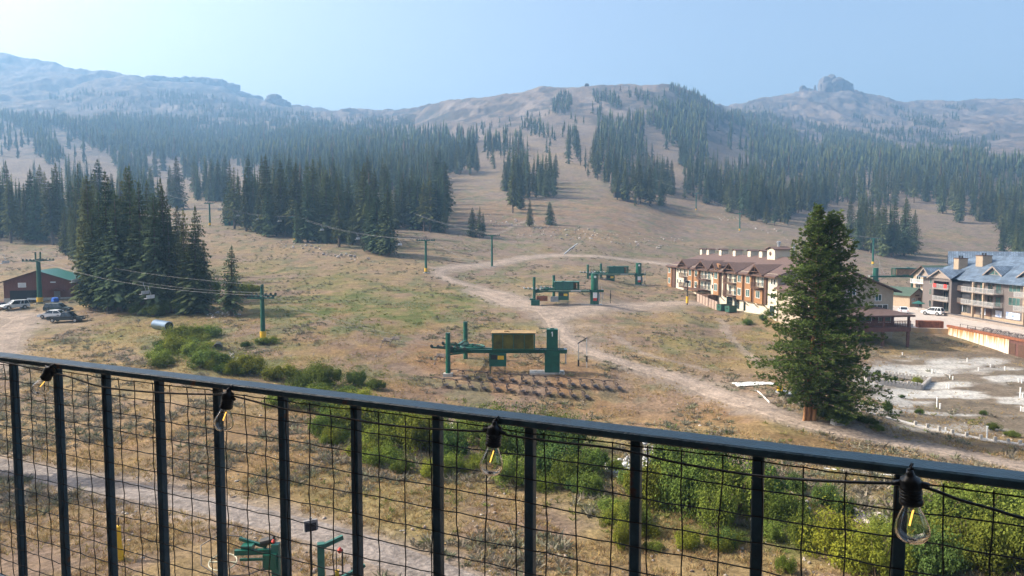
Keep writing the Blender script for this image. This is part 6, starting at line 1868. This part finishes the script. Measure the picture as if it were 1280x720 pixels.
# ------------------------------------------------------------------ right below the balcony
b = at(148.5, 700); 
t = thing('yellow_bollard', 'yellow padded bollard with a thin rod standing beside the near gravel lane', 'bollard', (b.x, b.y, b.z))
MB().lathe([(.23, -.2), (.24, .25), (.17, .9), (.15, 1.75), (.10, 1.8)], n=14).build('pad', M_YELLOW, t); MB().tube((.05, 0, 1.8), (.07, 0, 2.25), .03, n=6).build('rod', M_BLACK, t); MB().lathe([(.30, -.1), (.30, .14)], n=14).build('foot', M_YELLOW, t)
b = at(402, 739)
t = thing('tow_return_post', 'green square steel post with short arm and red hoist, seen low between the balusters', 'steel post', (b.x, b.y, b.z), .25)
u, tt_ = ray(402, 679); h = tt_ * b.y - b.z
MB().bb(-.16, .16, -.16, .16, -.5, h).build('post', M_LGREEN2, t); m_ = MB(); bar((.1, 0, h - .15), (1.0, .35, h + .05), .16, .2, m_); m_.build('arm', M_LGREEN2, t)
hb_ = MB().lathe([(.04, h - .7), (.12, h - .6), (.12, h - .52), (.04, h - .42)], (.85, .3, 0), 10).build('hoist', M_REDPAD, t)
m_ = MB(); [m_.tube((.85 + d_, .3, h - .4 - k_), (.85 + d_, .3, h - 2.3), .02, n=5) for d_, k_ in ((-.16, .2), (.1, .2), (.14, .1))]; m_.build('hoist_chains', M_BLACK, hb_)
MB().bb(.62, .80, .2, .36, h - 2.4, h - 1.5).build('yellow_handle', M_YELLOW, hb_)
m_ = MB(); bar((.4, -.2, h - 1.9), (2.0, .5, h - 1.5), .14, .14, m_); bar((1.0, -1.2, h - 2.3), (2.6, -.6, h - 2.1), .14, .14, m_); m_.build('tray_bars', M_LGREEN2, t)
b = at(390, 742); u, tt_ = ray(392, 650); h = tt_ * b.y - b.z
t = thing('flood_lamp_pole', 'thin dark pole carrying a boxy grey floodlight beside the near gravel lane', 'floodlight', (b.x, b.y, b.z))
MB().tube((0, 0, -.3), (0, 0, h - .45), .045, n=8).build('pole', M_BLACK, t)
MB().box((0, -.05, h - .22), (.62, .32, .46), rz=.5, rx=-.2).build('lamp_head', M_GREYW, t); MB().box((.06, -.20, h - .26), (.5, .03, .36), rz=.5, rx=-.2).build('lamp_glass', M_DARK, t); MB().bb(-.05, .05, -.05, .05, h + .02, h + .12).build('bracket', M_GALV, t)
b = at(342, 741)
u, tt_ = ray(345, 682); h = tt_ * b.y - b.z
t = thing('surface_tow', 'green surface tow machine with a pale guide wheel on a square post', 'tow lift', (b.x, b.y, b.z), 0)
MB().bb(-.02, .32, -.16, .16, -.5, h + .1).build('post', M_LGREEN2, t)
m_ = MB(); bar((.1, 0, h - .25), (-1.6, -.4, h - .15), .2, .22, m_); bar((-.3, .1, h - .1), (-1.6, .2, h + .25), .13, .13, m_); m_.box((-1.1, -.1, h - .02), (.5, .4, .22)); bar((-.2, -.3, h - .5), (-1.3, -.6, h - .4), .1, .1, m_); m_.build('boom', M_LGREEN, t)
MB().tube((-.55, .1, h + .1), (.05, .1, h + .25), .18, n=12).build('motor', M_BLACK, t)
MB().bb(-.35, .25, -.35, .05, h - 1.0, h - .3).build('gear_case', M_LGREEN, t)
MB().lathe([(.04, -.08), (.09, 0), (.04, .09)], (.1, -.2, h + .28), 10).build('red_beacon', M_REDPAD, t)
m_ = MB(); R = .62; cx, cy2, cz = -2.1, -.5, h - .55
ring = [(cx + R * cos(a), cy2 + R * .75 * sin(a), cz + .3 * sin(a) * .6) for a in np.linspace(0, 2 * pi, 25)]
m_.path(ring, .03, 6)
for k in range(0, 24, 6): m_.tube((cx, cy2, cz), ring[k], .035, n=5)
m_.build('guide_wheel', mat('pale_guide_ring', (.42, .40, .28), rough=.5), t)
MB().path([(-.2, -.3, h - .9), (-.9, -.7, h - 1.05), (-2.0, -1.1, h - .95), (-3.0, -.7, h - .6), (-3.3, .0, h + .0), (-2.6, .4, h + .35), (-1.5, .3, h + .3)], .03, 5).build('tow_rope', M_FENCE, t)
# the ground debris: small boards and a crate seen near the bottom
p = at(423, 716)
t = thing('timber_pallet', 'pale timber pallet leaning on the gravel beside the hoist post', 'pallet', tuple(p), .3)
MB().bb(-.6, .6, -.5, .5, .1, .16).build('deck_boards', M_OLDW, t)
for y in (-.45, 0, .4): MB().bb(-.6, .6, y, y + .09, 0, .1).build('runner', M_OLDW, t)
# buried pipe crossing the right slope, orange and white hoses
pts = [at(1080 + 10 * k, 590 + 4.3 * k + (1.5 if k % 3 else 0)) + Vector((0, 0, .05)) for k in range(14)]
pts = [at(1076 + 14.3 * k, 583 + 1.9 * k) + Vector((0, 0, .05)) for k in range(6)]
pts = [at(1030, 586), at(1055, 589), at(1085, 592.5), at(1118, 595)]
rod('white_hose', 'pale hose lying across the dirt above the riprap by the right bush', 'hose', [p + Vector((0, 0, .05)) for p in pts], .045, M_PVC)
pts = [at(1150, 603), at(1180, 609), at(1200, 613.5), at(1222, 616)]
rod('orange_hose', 'orange brown hose lying on the dirt right of the last bulb', 'hose', [p + Vector((0, 0, .05)) for p in pts], .04, M_PBARK)
pts = [at(705, 318), at(712, 312), at(722, 304.5)]
rod('white_drain_pipe', 'long white pipe lying up the slope above the dirt loop', 'pipe', [p + Vector((0, 0, .12)) for p in pts], .14, M_PVC)
# ------------------------------------------------------------------ the big pine
def big_pine():
    b = at(1015, 526)
    u, t_ = ray(1012, 257); Hh = t_ * b.y - b.z
    t = thing('big_pine', 'tall green pine with forked trunks and orange bark standing before the lodge', 'pine', tuple(b))
    r = np.random.RandomState(21)
    tk = MB()
    s0 = [(-.42, 0, -.5), (-.38, 0, .3), (-.30, 0, 2.2), (-.2, 0, 6), (.1, .1, 11), (.0, 0, Hh * .985)]
    s1_ = [(.16, .1, -.5), (.14, .1, .3), (.30, .1, 2.5), (.9, .2, 7), (1.35, .3, 12), (1.55, .3, Hh * .955)]
    s2_ = [(-.85, -.15, -.5), (-.80, -.15, .3), (-.68, -.1, 1.6), (-.45, 0, 4.0)]
    tk.path(s0, [.30, .24, .22, .18, .12, .03], 12); tk.path(s1_, [.34, .27, .24, .19, .12, .03], 12); tk.path(s2_, [.17, .14, .13, .10], 10)
    tk.build('trunk', M_PBARK, t, smooth=True)
    lm = MB()
    Vn = []; 
    def interp(st, z):
        for a, c in zip(st[:-1], st[1:]):
            if a[2] <= z <= c[2]:
                f = (z - a[2]) / (c[2] - a[2]); return np.array([a[0] + (c[0] - a[0]) * f, a[1] + (c[1] - a[1]) * f, z])
        return np.array(st[-1])
    clumps = []
    for st, n, zlo in ((s0, 185, 1.7), (s1_, 165, 1.2)):
        for k in range(n):
            f = (k + r.rand()) / n
            z = zlo + (st[-1][2] - zlo) * f ** .95
            zf = z / Hh
            az = k * 2.399 + r.rand() * .7
            prof = 6.5 * (1 - zf) ** .84 * min(1, .72 + zf * 2.2)
            L = max(.32, prof * (.62 + .5 * r.rand()))
            if st is s1_: L *= .85 + .35 * max(0, cos(az))
            else: L *= .88 + .25 * max(0, -cos(az))
            if zf < .26 and cos(az) < .1: L *= .30 + .70 * float(sstep(.10, .26, zf))
            p0 = interp(st, z)
            up = .05 + .5 * zf + .15 * (r.rand() - .5)
            pts = []
            for q in np.linspace(0, 1, 6):
                pts.append(p0 + np.array([cos(az) * L * q, sin(az) * L * q, L * (up * q - .34 * q * q * (1 - zf) + .12 * q ** 3)]) + (r.rand(3) - .5) * .10 * q)
            lm.path([tuple(p) for p in pts], [.065 * (1 - zf * .6), .055, .045, .034, .022, .010], 5)
            m = int(8 + L * 8.0)
            for c in range(m):
                q = .26 + .76 * (c + r.rand()) / m
                i = min(4, int(q * 5)); ff = q * 5 - i
                base = pts[i] * (1 - ff) + pts[i + 1] * ff if i < 5 else pts[5]
                sp_ = .16 * L * (1.05 - abs(q - .65)) * 1.5 + .1
                off = np.array([-sin(az), cos(az), 0]) * (r.rand() - .5) * 2 * sp_ + np.array([0, 0, (r.rand() - .5) * .62])
                clumps.append((base + off, .12 + .16 * r.rand(), az))
    # a denser skirt on the shaded side reaching the ground
    for k in range(150):
        az = r.rand() * 2.6 - 1.3; z = .25 + r.rand() ** 1.3 * 2.6; L = 1.1 + r.rand() * 2.1
        c0_ = np.array([.5 + cos(az) * L, .2 + sin(az) * L * .8, z])
        for c in range(4): clumps.append((c0_ + (r.rand(3) - .5) * [.7, .7, .25], .22 + .15 * r.rand(), az))
    lm.build('limbs', mat('pine_limb_bark', (.20, .15, .11), rough=.9, var=.3), t)
    C = np.array([c[0] for c in clumps]); S = np.array([c[1] for c in clumps]); A = np.array([c[2] for c in clumps])
    nb = 13
    N = len(C)
    # needles: thin triangles fanned out of every clump, pointing outwards and up
    th = r.rand(N, nb) * 2 * pi; ph = np.arcsin(r.rand(N, nb) * 1.25 - .32)
    D = np.stack([np.cos(ph) * np.cos(th) + .45 * np.cos(A)[:, None], np.cos(ph) * np.sin(th) + .45 * np.sin(A)[:, None], np.sin(ph) * .8 + .22], -1)
    D /= np.linalg.norm(D, axis=-1, keepdims=True)
    ln = S[:, None] * (.8 + .6 * r.rand(N, nb))
    Sd = np.cross(D, r.randn(N, nb, 3)); Sd /= np.linalg.norm(Sd, axis=-1, keepdims=True)
    wd = .026 + .034 * r.rand(N, nb)
    c = C[:, None, :] + (r.rand(N, nb, 3) - .5) * .12
    v0 = c - Sd * wd[..., None] * .6; v1 = c + Sd * wd[..., None] * .6
    v2 = c + D * ln[..., None] * .7 + Sd * wd[..., None]; v3 = c + D * ln[..., None] - Sd * wd[..., None] * .2
    V = np.stack([v0, v1, v2, v3], 2).reshape(-1, 3)
    F = np.arange(len(V)).reshape(-1, 4)
    npmesh('crown', V, F, M_PINE, t)
    print('PINE', len(F), Hh)
big_pine()

# ------------------------------------------------------------------ leafy bushes along the creek
M_WILLOW = leaf_mat('willow_leaves', (.155, .190, .036), var=.45, scale=.9, trans=.3, rnd=.28)
M_WILLOWD = leaf_mat('dark_willow_leaves', (.080, .118, .030), var=.4, scale=.9, trans=.25, rnd=.25)
M_WILLOWY = leaf_mat('bright_willow_leaves', (.165, .205, .034), var=.35, scale=.9, trans=.3, rnd=.15)
M_STEM = mat('willow_stem', (.13, .09, .06), rough=.9)
def bush_arrays(seed, n, leaf):
    r = np.random.RandomState(seed)
    k = 24
    cc = []
    for i in range(k):
        a = r.rand() * 6.28; d = r.rand() ** .6 * .72; z = .30 + .5 * r.rand() * (1 - d * .7)
        cc.append((d * cos(a), d * sin(a), z, .11 + .24 * r.rand() ** 1.5))
    cc = np.array(cc)
    ci = r.randint(0, k, n)
    D = r.randn(n, 3); D /= np.linalg.norm(D, axis=1)[:, None]
    rad = cc[ci, 3] * (.66 + .38 * r.rand(n) ** .5)
    P = cc[ci, :3] + D * rad[:, None]
    P[:, 2] = np.abs(P[:, 2]) * (.9 + .25 * r.rand(n))
    # stray shoots
    ns = n // 8
    P[:ns] += D[:ns] * (.05 + .30 * r.rand(ns, 1)) + np.array([0, 0, .08])
    nrm = D + r.randn(n, 3) * .6 + np.array([0, 0, .4]); nrm /= np.linalg.norm(nrm, axis=1)[:, None]
    s = np.cross(nrm, r.randn(n, 3)); s /= np.linalg.norm(s, axis=1)[:, None]; u = np.cross(nrm, s)
    l = leaf * (.6 + .8 * r.rand(n))[:, None]; w_ = l * (.42 + .30 * r.rand(n))[:, None]
    V = np.stack([P - s * l, P + u * w_, P + s * l, P - u * w_], 1).reshape(-1, 3)
    return V, np.arange(len(V)).reshape(-1, 4)
def stem_mesh(seed):
    rr = random.Random(seed); m = MB()
    for k in range(11):
        a = rr.random() * 6.28; d = .15 + .5 * rr.random()
        m.path([(.05 * cos(a), .05 * sin(a), -.1), (d * .4 * cos(a), d * .4 * sin(a), .35), (d * cos(a), d * sin(a), .8)], [.022, .016, .006], 4)
    me = bpy.data.meshes.new('stems'); me.from_pydata(m.v, [], m.f); me.materials.append(M_STEM); return me
BUSH = []
for k, (n, lf, m) in enumerate(((12000, .030, M_WILLOW), (12000, .029, M_WILLOWD), (11000, .029, M_WILLOWY), (10000, .034, M_WILLOW), (10000, .032, M_WILLOWD))):
    V, F = bush_arrays(40 + k, n, lf); BUSH.append((crown_mesh(V, F, 'bush_leaves', m), stem_mesh(k)))
BU = [  # foot px, py, width px, height px, kind, where
 (186,398,36,16,1,'grove'),(204,393,30,20,4,'grove'),(168,395,22,14,1,'grove'),(225,395,30,22,4,'grove'),(176,376,20,30,3,'grove'),(196,380,24,26,4,'grove'),(285,390,18,14,0,'grove'),(268,378,16,30,3,'grove'),(306,372,36,18,0,'grove'),
 (222,428,62,20,0,'culvert'),(252,424,46,16,0,'culvert'),(212,444,52,22,3,'culvert'),(236,452,50,24,0,'culvert'),(196,455,46,16,2,'culvert'),(252,462,60,22,0,'culvert'),(300,470,64,24,0,'culvert'),(345,478,50,20,3,'culvert'),(282,458,22,12,1,'culvert'),(306,436,18,9,1,'culvert'),(330,432,34,10,3,'culvert'),
 (398,486,62,30,1,'rail'),(440,486,46,22,1,'rail'),(468,489,34,14,1,'rail'),(372,492,40,22,1,'rail'),(396,518,80,34,1,'rail'),(350,512,60,26,0,'rail'),(440,548,90,44,0,'rail'),(490,560,70,48,0,'rail'),(420,530,60,34,4,'rail'),(520,572,84,56,0,'rail'),(566,580,60,46,1,'rail'),(476,585,60,26,2,'rail'),(452,544,70,40,2,'rail'),(502,552,60,36,0,'rail'),(532,563,70,40,2,'rail'),(590,558,60,40,0,'rail'),(560,594,50,24,2,'rail'),(470,568,60,34,0,'rail'),(404,550,60,34,2,'rail'),(625,577,60,40,2,'bulb'),(680,600,60,40,0,'bulb'),(715,612,60,44,0,'bulb'),(745,598,50,40,0,'bulb'),(612,548,50,30,1,'rail'),(540,600,50,22,2,'rail'),
 (612,560,80,50,1,'bulb'),(664,580,90,62,1,'bulb'),(640,612,70,40,0,'bulb'),(700,604,80,50,4,'bulb'),(720,570,70,48,1,'bulb'),(736,622,50,30,0,'bulb'),(690,560,70,40,4,'bulb'),
 (820,640,90,60,0,'mid'),(870,650,110,74,0,'mid'),(930,655,110,70,3,'mid'),(850,610,90,60,1,'mid'),(900,620,100,60,4,'mid'),(960,640,80,60,4,'mid'),(795,672,56,44,1,'mid'),(990,662,60,46,3,'mid'),(780,690,40,40,3,'mid'),(905,668,70,60,0,'mid'),
 (1064,718,120,70,2,'right'),(1110,734,90,70,2,'right'),(1036,640,50,36,1,'right'),(1062,650,40,30,1,'right'),(1000,620,40,26,1,'right'),(1010,690,50,46,0,'right'),(1190,680,120,62,0,'right'),(1250,668,120,56,3,'right'),(1240,720,120,70,0,'right'),(1180,740,100,70,4,'right'),(1290,655,80,40,1,'right'),(1300,730,120,90,3,'right'),(1215,640,60,40,3,'right'),(1350,690,120,60,0,'right'),(985,720,30,26,2,'right'),
 (1040,525,50,10,4,'pine'),(1090,533,40,10,1,'pine'),(1100,541,22,9,1,'pine'),(1065,526,30,9,4,'pine'),(1112,517,14,16,4,'lot'),(1149,483,16,12,0,'lot'),(1118,482,26,8,3,'lot'),(1152,519,14,8,1,'lot'),(1247,540,22,11,1,'lot'),(1129,498,10,5,1,'lot'),(1232,520,12,7,1,'lot'),(1270,548,24,9,4,'lot'),(965,398,20,10,4,'lot'),(936,407,16,8,4,'lot'),(955,402,14,9,4,'lot')]
WHERE = {'grove': ('willow bushes at the foot of the grove', 'green leafy bush at the foot of the grove by the barn'), 'culvert': ('bushes around the culverts', 'pale green bush in the thicket between the two culvert pipes and the railing'),
 'rail': ('bushes behind the left half of the railing', 'green bush in the creek thicket behind the left half of the railing'), 'bulb': ('bushes behind the middle bulb', 'dark green bush in the creek thicket behind the middle bulb'),
 'mid': ('bushes of the large creek thicket', 'tall green bush of the large thicket right of the grey stones'), 'right': ('bushes at the lower right', 'green bush below the last bulb at the lower right'),
 'pine': ('low bushes around the pine', 'low dark bush in the shade around the big pine'), 'lot': ('small bushes in the empty lot and by the lodge', 'small green bush growing out of the bare lot or lodge bank')}
SPECIAL = {(1064,718): 'bright yellow green rounded bush left of the last bulb', (398,486): 'dark green dense bush peeking over the railing, left of three', (440,486): 'dark green bush peeking over the railing, middle of three', (468,489): 'small dark green bush peeking over the railing, right of three',
 (870,650): 'largest green willow of the thicket right of the grey stones', (1149,483): 'fresh green bush inside the foundation walls at their right end', (1118,482): 'dry green weeds inside the foundation walls at their left', (1112,517): 'little dark conifer shaped shrub on the bank right of the pine', (306,372): 'green bush right behind the lone fir', (330,432): 'low green bush at the foot of the green tower by the culvert', (1290,655): 'dark green bush at the right edge under the rail', (795,672): 'low green bush hanging over the bank left of the large thicket'}
rb = random.Random(77)
band = [(350,500),(480,506),(620,545),(740,565),(830,600),(960,620),(1010,655),(985,690),(860,695),(790,690),(740,640),(640,622),(540,606),(430,580)]
band2 = [(1060,680),(1130,650),(1200,625),(1300,625),(1300,740),(1150,740),(1080,730)]
band3 = [(180,440),(240,425),(300,455),(380,475),(470,492),(440,500),(330,490),(240,468),(190,462)]
for poly, cnt_, wh, wr_, hr_ in ((band, 62, 'rail', (26, 58), (12, 26)), (band2, 16, 'right', (40, 80), (20, 40)), (band3, 24, 'culvert', (20, 40), (8, 15))):
    n_ = 0
    while n_ < cnt_:
        px = rb.uniform(min(q[0] for q in poly), max(q[0] for q in poly)); py = rb.uniform(min(q[1] for q in poly), max(q[1] for q in poly))
        if inpoly(np.array([px]), np.array([py]), poly)[0]:
            n_ += 1
            BU.append((px, py, rb.uniform(*wr_), rb.uniform(*hr_), rb.choice([0, 0, 3, 2, 1, 4]), wh if wh != 'rail' else 'rail' if px < 590 else 'bulb' if px < 770 else 'mid'))
for (px, py, wp, hp, kd, wh) in BU:
    p = at(px, py)
    dpt = p.y
    wd = wp * dpt / FPX; hh = hp * dpt / FPX
    g, lab = WHERE[wh]
    t = thing('creek_bush' if wh not in ('lot', 'pine') else 'low_bush', SPECIAL.get((px, py), lab), 'bush', (p.x, p.y, p.z - .05), rb.random() * 6.28, g)
    # the mound spreads back as well: its foot sits where the picture shows its lower edge
    t.location.y += wd * .32
    t.location.z = Hs(t.location.x, t.location.y) - .05
    t.scale = (wd / 1.9, wd / 1.9 * .85, hh / .98)
    a, b = BUSH[kd]
    for me, nm in ((a, 'leaves'), (b, 'stems')):
        o = bpy.data.objects.new(nm, me); COL.objects.link(o); o.parent = t

# ------------------------------------------------------------------ ground cover nobody could count
def scatter(n, ylo, yhi, seed, pw=1.0, ulim=.80):
    r = np.random.RandomState(seed)
    Y = np.exp(math.log(ylo) + (math.log(yhi) - math.log(ylo)) * r.rand(n) ** pw)
    X = (r.rand(n) * 2 - 1) * ulim * Y
    return X, Y, r
def clear_mask(X, Y):
    m = np.ones(len(X), bool)
    for nme, p, hw in ROADW: m &= pdist(X, Y, p) > hw * .95
    for p, hw in TRAILW: m &= pdist(X, Y, p) > hw * .7
    m &= ~((X > 66) & (Y > 137) & (Y < 206)) & ~((X > 82.5) & (Y > 107) & (Y < 206))
    m &= ~((X > 42) & (X < 72) & (Y > 124) & (Y < 206) & (X > 50.9 - .1288 * (Y - 138) - 1))
    px, py = project(X, Y, H(X, Y)); rr_ = np.random.RandomState(len(X))
    for cx, cy_, rx, ry in ((1190, 478, 110, 32), (1270, 500, 60, 36), (662, 486, 125, 17), (690, 400, 60, 14), (40, 400, 62, 20), (700, 384, 90, 10), (800, 384, 60, 8), (720, 455, 40, 14)):
        m &= ~((np.hypot((px - cx) / rx, (py - cy_) / ry) < 1) & (rr_.rand(len(X)) < .86))
    return m
def tufts(name, X, Y, r, size, nq, cols, flat=.6, spread=1., aspect=.35, up=.6, dens=None, mname='tuft_leaves'):
    Z_ = H(X, Y); n = len(X)
    s = size * (.5 + r.rand(n))
    D = r.randn(n, nq, 3); D[..., 2] = np.abs(D[..., 2]) * flat + up * .4; D /= np.linalg.norm(D, axis=-1, keepdims=True)
    c = np.stack([X, Y, Z_], 1)[:, None, :] + D * (s[:, None] * r.rand(n, nq) * .6 * spread)[..., None] * np.array([1, 1, .55])
    Sd = np.cross(D, r.randn(n, nq, 3)); Sd /= np.linalg.norm(Sd, axis=-1, keepdims=True)
    l = (s[:, None] * (.35 + .5 * r.rand(n, nq)))[..., None]; w_ = l * aspect
    V = np.stack([c - Sd * w_, c + Sd * w_, c + D * l + Sd * w_ * .3], 2).reshape(-1, 3)
    ci = r.randint(0, len(cols), n)
    C = np.array(cols)[ci][:, None, :] * (.75 + .5 * r.rand(n, nq, 1))
    C = np.repeat(C.reshape(-1, 3), 3, 0)
    o = npmesh(name, V, np.arange(len(V)).reshape(-1, 3), M_TUFT, None, C)
    tag(o, kind='stuff')
    return o
M_TUFT = leaf_mat('dry_tufts', (.2, .2, .1), attr=True, var=.15, scale=.5, trans=.2, rnd=0)
SAGEC = [(.215, .20, .145), (.17, .175, .11), (.25, .21, .16), (.20, .175, .13)]
GRASSC = [(.33, .235, .10), (.28, .19, .09), (.36, .27, .13), (.24, .15, .075), (.30, .24, .10)]
GREENC = [(.14, .165, .045), (.17, .18, .055), (.20, .19, .07)]
# sagebrush near and on the mid slope
X, Y, r = scatter(26000, 30, 330, 5, .8)
d_ = fbm(X / 6, Y / 9, 601, 3) + .25 * (fbm(X / 25, Y / 30, 611, 2) - .5)
PXs, PYs = project(X, Y, H(X, Y))
near = 1 - sstep(60, 80, Y)
k = clear_mask(X, Y) & (d_ + .06 * near * (PXs > 420) > .53)
X, Y = X[k], Y[k]
tufts('sagebrush', X, Y, r, .46, 26, SAGEC, aspect=.15, spread=1.25)
X, Y, r = scatter(60000, 30, 150, 6, .85)
d_ = fbm(X / 4, Y / 5, 701, 3)
k = clear_mask(X, Y) & (d_ > .46)
tufts('dry_grass', X[k], Y[k], r, .30, 9, GRASSC, flat=1.4, aspect=.075, up=1.3)
# green weeds in the damp places
X, Y, r = scatter(40000, 32, 330, 8, .8)
PXs, PYs = project(X, Y, H(X, Y))
gm_ = np.zeros(len(X))
for cx, cy_, rx, ry, s in GREENS: gm_ = np.maximum(gm_, blob(PXs, PYs, cx, cy_, rx, ry, .5) * s)
k = clear_mask(X, Y) & (r.rand(len(X)) < gm_ * .9 * sstep(.4, .6, fbm(X / 3.5, Y / 5.5, 91, 3)))
tufts('green_weeds', X[k], Y[k], r, .36, 15, GREENC, aspect=.14, up=.9)
# small stones over the dirt
def stones(name, X, Y, r, size, cols, m, lift=.2):
    ico = np.array([(0, 0, 1), (.89, 0, .45), (.28, .85, .45), (-.72, .53, .45), (-.72, -.53, .45), (.28, -.85, .45), (.72, .53, -.45), (-.28, .85, -.45), (-.89, 0, -.45), (-.28, -.85, -.45), (.72, -.53, -.45), (0, 0, -1)])
    icf = np.array([(0, 1, 2), (0, 2, 3), (0, 3, 4), (0, 4, 5), (0, 5, 1), (1, 6, 2), (2, 7, 3), (3, 8, 4), (4, 9, 5), (5, 10, 1), (6, 7, 2), (7, 8, 3), (8, 9, 4), (9, 10, 5), (10, 6, 1), (11, 7, 6), (11, 8, 7), (11, 9, 8), (11, 10, 9), (11, 6, 10)])
    n = len(X); Z_ = H(X, Y)
    s = size * (.4 + r.rand(n) ** 2 * 1.3)
    sc = s[:, None, None] * (.6 + .8 * r.rand(n, 1, 3)) * np.array([1, 1, .7])
    a = r.rand(n) * 6.28; jit = ico[None] * (1 + .35 * (r.rand(n, 12, 1) - .5))
    P = jit * sc
    ca, sa = np.cos(a)[:, None], np.sin(a)[:, None]
    P = np.stack([P[..., 0] * ca - P[..., 1] * sa, P[..., 0] * sa + P[..., 1] * ca, P[..., 2]], -1) + np.stack([X, Y, Z_ + s * lift], 1)[:, None, :]
    C = np.array(cols)[r.randint(0, len(cols), n)] * (.75 + .5 * r.rand(n, 1))
    o = npmesh(name, P.reshape(-1, 3), (icf[None] + (np.arange(n) * 12)[:, None, None]).reshape(-1, 3), m, None, np.repeat(C, 12, 0)); tag(o, kind='stuff'); return o
M_STONE = ground_mat('loose_stone', fine=4.0)
X, Y, r = scatter(9000, 32, 320, 15, .8)
k = (fbm(X / 5, Y / 7, 811, 3) > .5) & clear_mask(X, Y)
stones('scattered_stones', X[k], Y[k], r, .085, [(.27, .22, .18), (.34, .29, .25), (.22, .17, .14), (.40, .36, .32)], M_STONE)
# riprap along the creek
def rip(polys, n, size, seed, cols, name='riprap_stones'):
    r = np.random.RandomState(seed); xs = []; ys = []
    for poly, nn in polys:
        x0, x1 = min(p[0] for p in poly), max(p[0] for p in poly); y0, y1 = min(p[1] for p in poly), max(p[1] for p in poly)
        c_ = 0
        while c_ < nn:
            px, py = x0 + (x1 - x0) * r.rand(), y0 + (y1 - y0) * r.rand()
            if inpoly(np.array([px]), np.array([py]), poly)[0]:
                p = at(px, py); xs.append(p.x); ys.append(p.y); c_ += 1
    stones(name, np.array(xs), np.array(ys), r, size, cols, M_STONE, .35)
rip([([(752, 582), (786, 572), (812, 548), (846, 552), (838, 566), (812, 580), (800, 602), (770, 598)], 520)], 0, .17, 31, [(.46, .46, .46), (.36, .36, .37), (.55, .55, .54)])
rip([([(548, 532), (600, 522), (606, 530), (560, 544)], 170), ([(1060, 636), (1112, 648), (1110, 664), (1070, 654)], 170), ([(286, 440), (298, 448), (300, 458), (290, 452)], 60), ([(985, 630), (1010, 628), (1012, 640), (992, 644)], 40), ([(698, 562), (720, 572), (716, 580), (700, 570)], 30), ([(256, 392), (300, 388), (300, 396), (262, 398)], 60)], 0, .17, 33, [(.50, .43, .38), (.42, .37, .34), (.58, .52, .47)])
rip([([(890, 262), (980, 290), (985, 300), (900, 275)], 60), ([(560, 262), (700, 280), (860, 300), (840, 312), (650, 295)], 260), ([(350, 300), (470, 325), (470, 330), (350, 310)], 70)], 0, .34, 35, [(.36, .32, .30), (.46, .42, .39), (.28, .25, .23)])

# ------------------------------------------------------------------ rock towers on the ridges
M_CRAG = mat('volcanic_crag', (.105, .09, .086), rough=.95, var=.5, scale=.05, bump=.8, bscale=.2)
def crag(px, py0, Y, label, lumps):
    b = atY(px, Y)
    tops = [Hs(b.x * f, Y * f) / f for f in np.linspace(.93, 1.08, 16)]; j = int(np.argmax(tops)); f_ = float(np.linspace(.93, 1.08, 16)[j])
    b = Vector((b.x * f_, b.y * f_, tops[j] * f_)); Y = b.y
    t = thing('rock_outcrop', label, 'rock', (b.x, b.y, b.z))
    r = random.Random(px)
    vs_, fs_ = [], []
    bm = bmesh.new()
    from mathutils import noise as mn
    import mathutils
    k = Y / FPX
    for (dx, w_, h_, dy) in lumps:
        lz = Hs(b.x + dx * k, b.y + dy * k) - b.z
        ret = bmesh.ops.create_icosphere(bm, subdivisions=4, radius=1.0)
        for v in ret['verts']:
            v.co = Vector([(abs(c) ** .62) * (1 if c > 0 else -1) for c in v.co])
        bmesh.ops.transform(bm, verts=ret['verts'], matrix=mathutils.Matrix.Translation((dx * k, dy * k, lz + h_ * k * .20)) @ mathutils.Matrix.Diagonal((w_ * k * .5, w_ * k * .45, h_ * k * .62, 1)))
    for v in bm.verts:
        p = v.co * .06 if len(lumps) < 7 or px < 500 else v.co * .05
        d = mn.fractal(p * 1.0, 1.0, 2.0, 5) * 4.5
        v.co += v.normal * d if v.normal.length > 0 else Vector((0, 0, 0))
        v.co.z += 0
    me = bpy.data.meshes.new('rock_body'); bm.to_mesh(me); bm.free(); me.materials.append(M_CRAG)
    o = bpy.data.objects.new('rock_body', me); COL.objects.link(o); o.parent = t
crag(1042, 112, 2190, 'big craggy rock tower crowning the right hand ridge', [(-10, 15, 22, 0), (-3, 12, 25, 1), (6, 14, 23, -1), (13, 15, 21, 1), (18, 11, 15, 0), (-15, 9, 13, -1), (2, 16, 18, -2)])
crag(1017, 116, 2190, 'thin rock spike just left of the big rock tower', [(1.5, 3, 9, 0), (-3, 5, 5, 0)])
crag(1006, 117, 2190, 'low lumpy rocks on the ridge left of the rock spike', [(-2, 8, 6, 0), (5, 5, 5, 0), (-10, 5, 4, 0)])
crag(346, 130, 2280, 'rounded rock knob standing on the left ridge', [(-2, 17, 11, 0), (5, 15, 9, 0), (-9, 10, 6, 0), (12, 10, 5, 0)])
crag(230, 105, 2350, 'broken rock band along the crest of the left ridge', [(-30, 30, 5, 0), (-12, 30, 6, 0), (8, 26, 7, 0), (24, 26, 8, 0), (40, 26, 8, 0), (56, 24, 7, 0), (72, 24, 5, 0), (86, 20, 4, 0)])
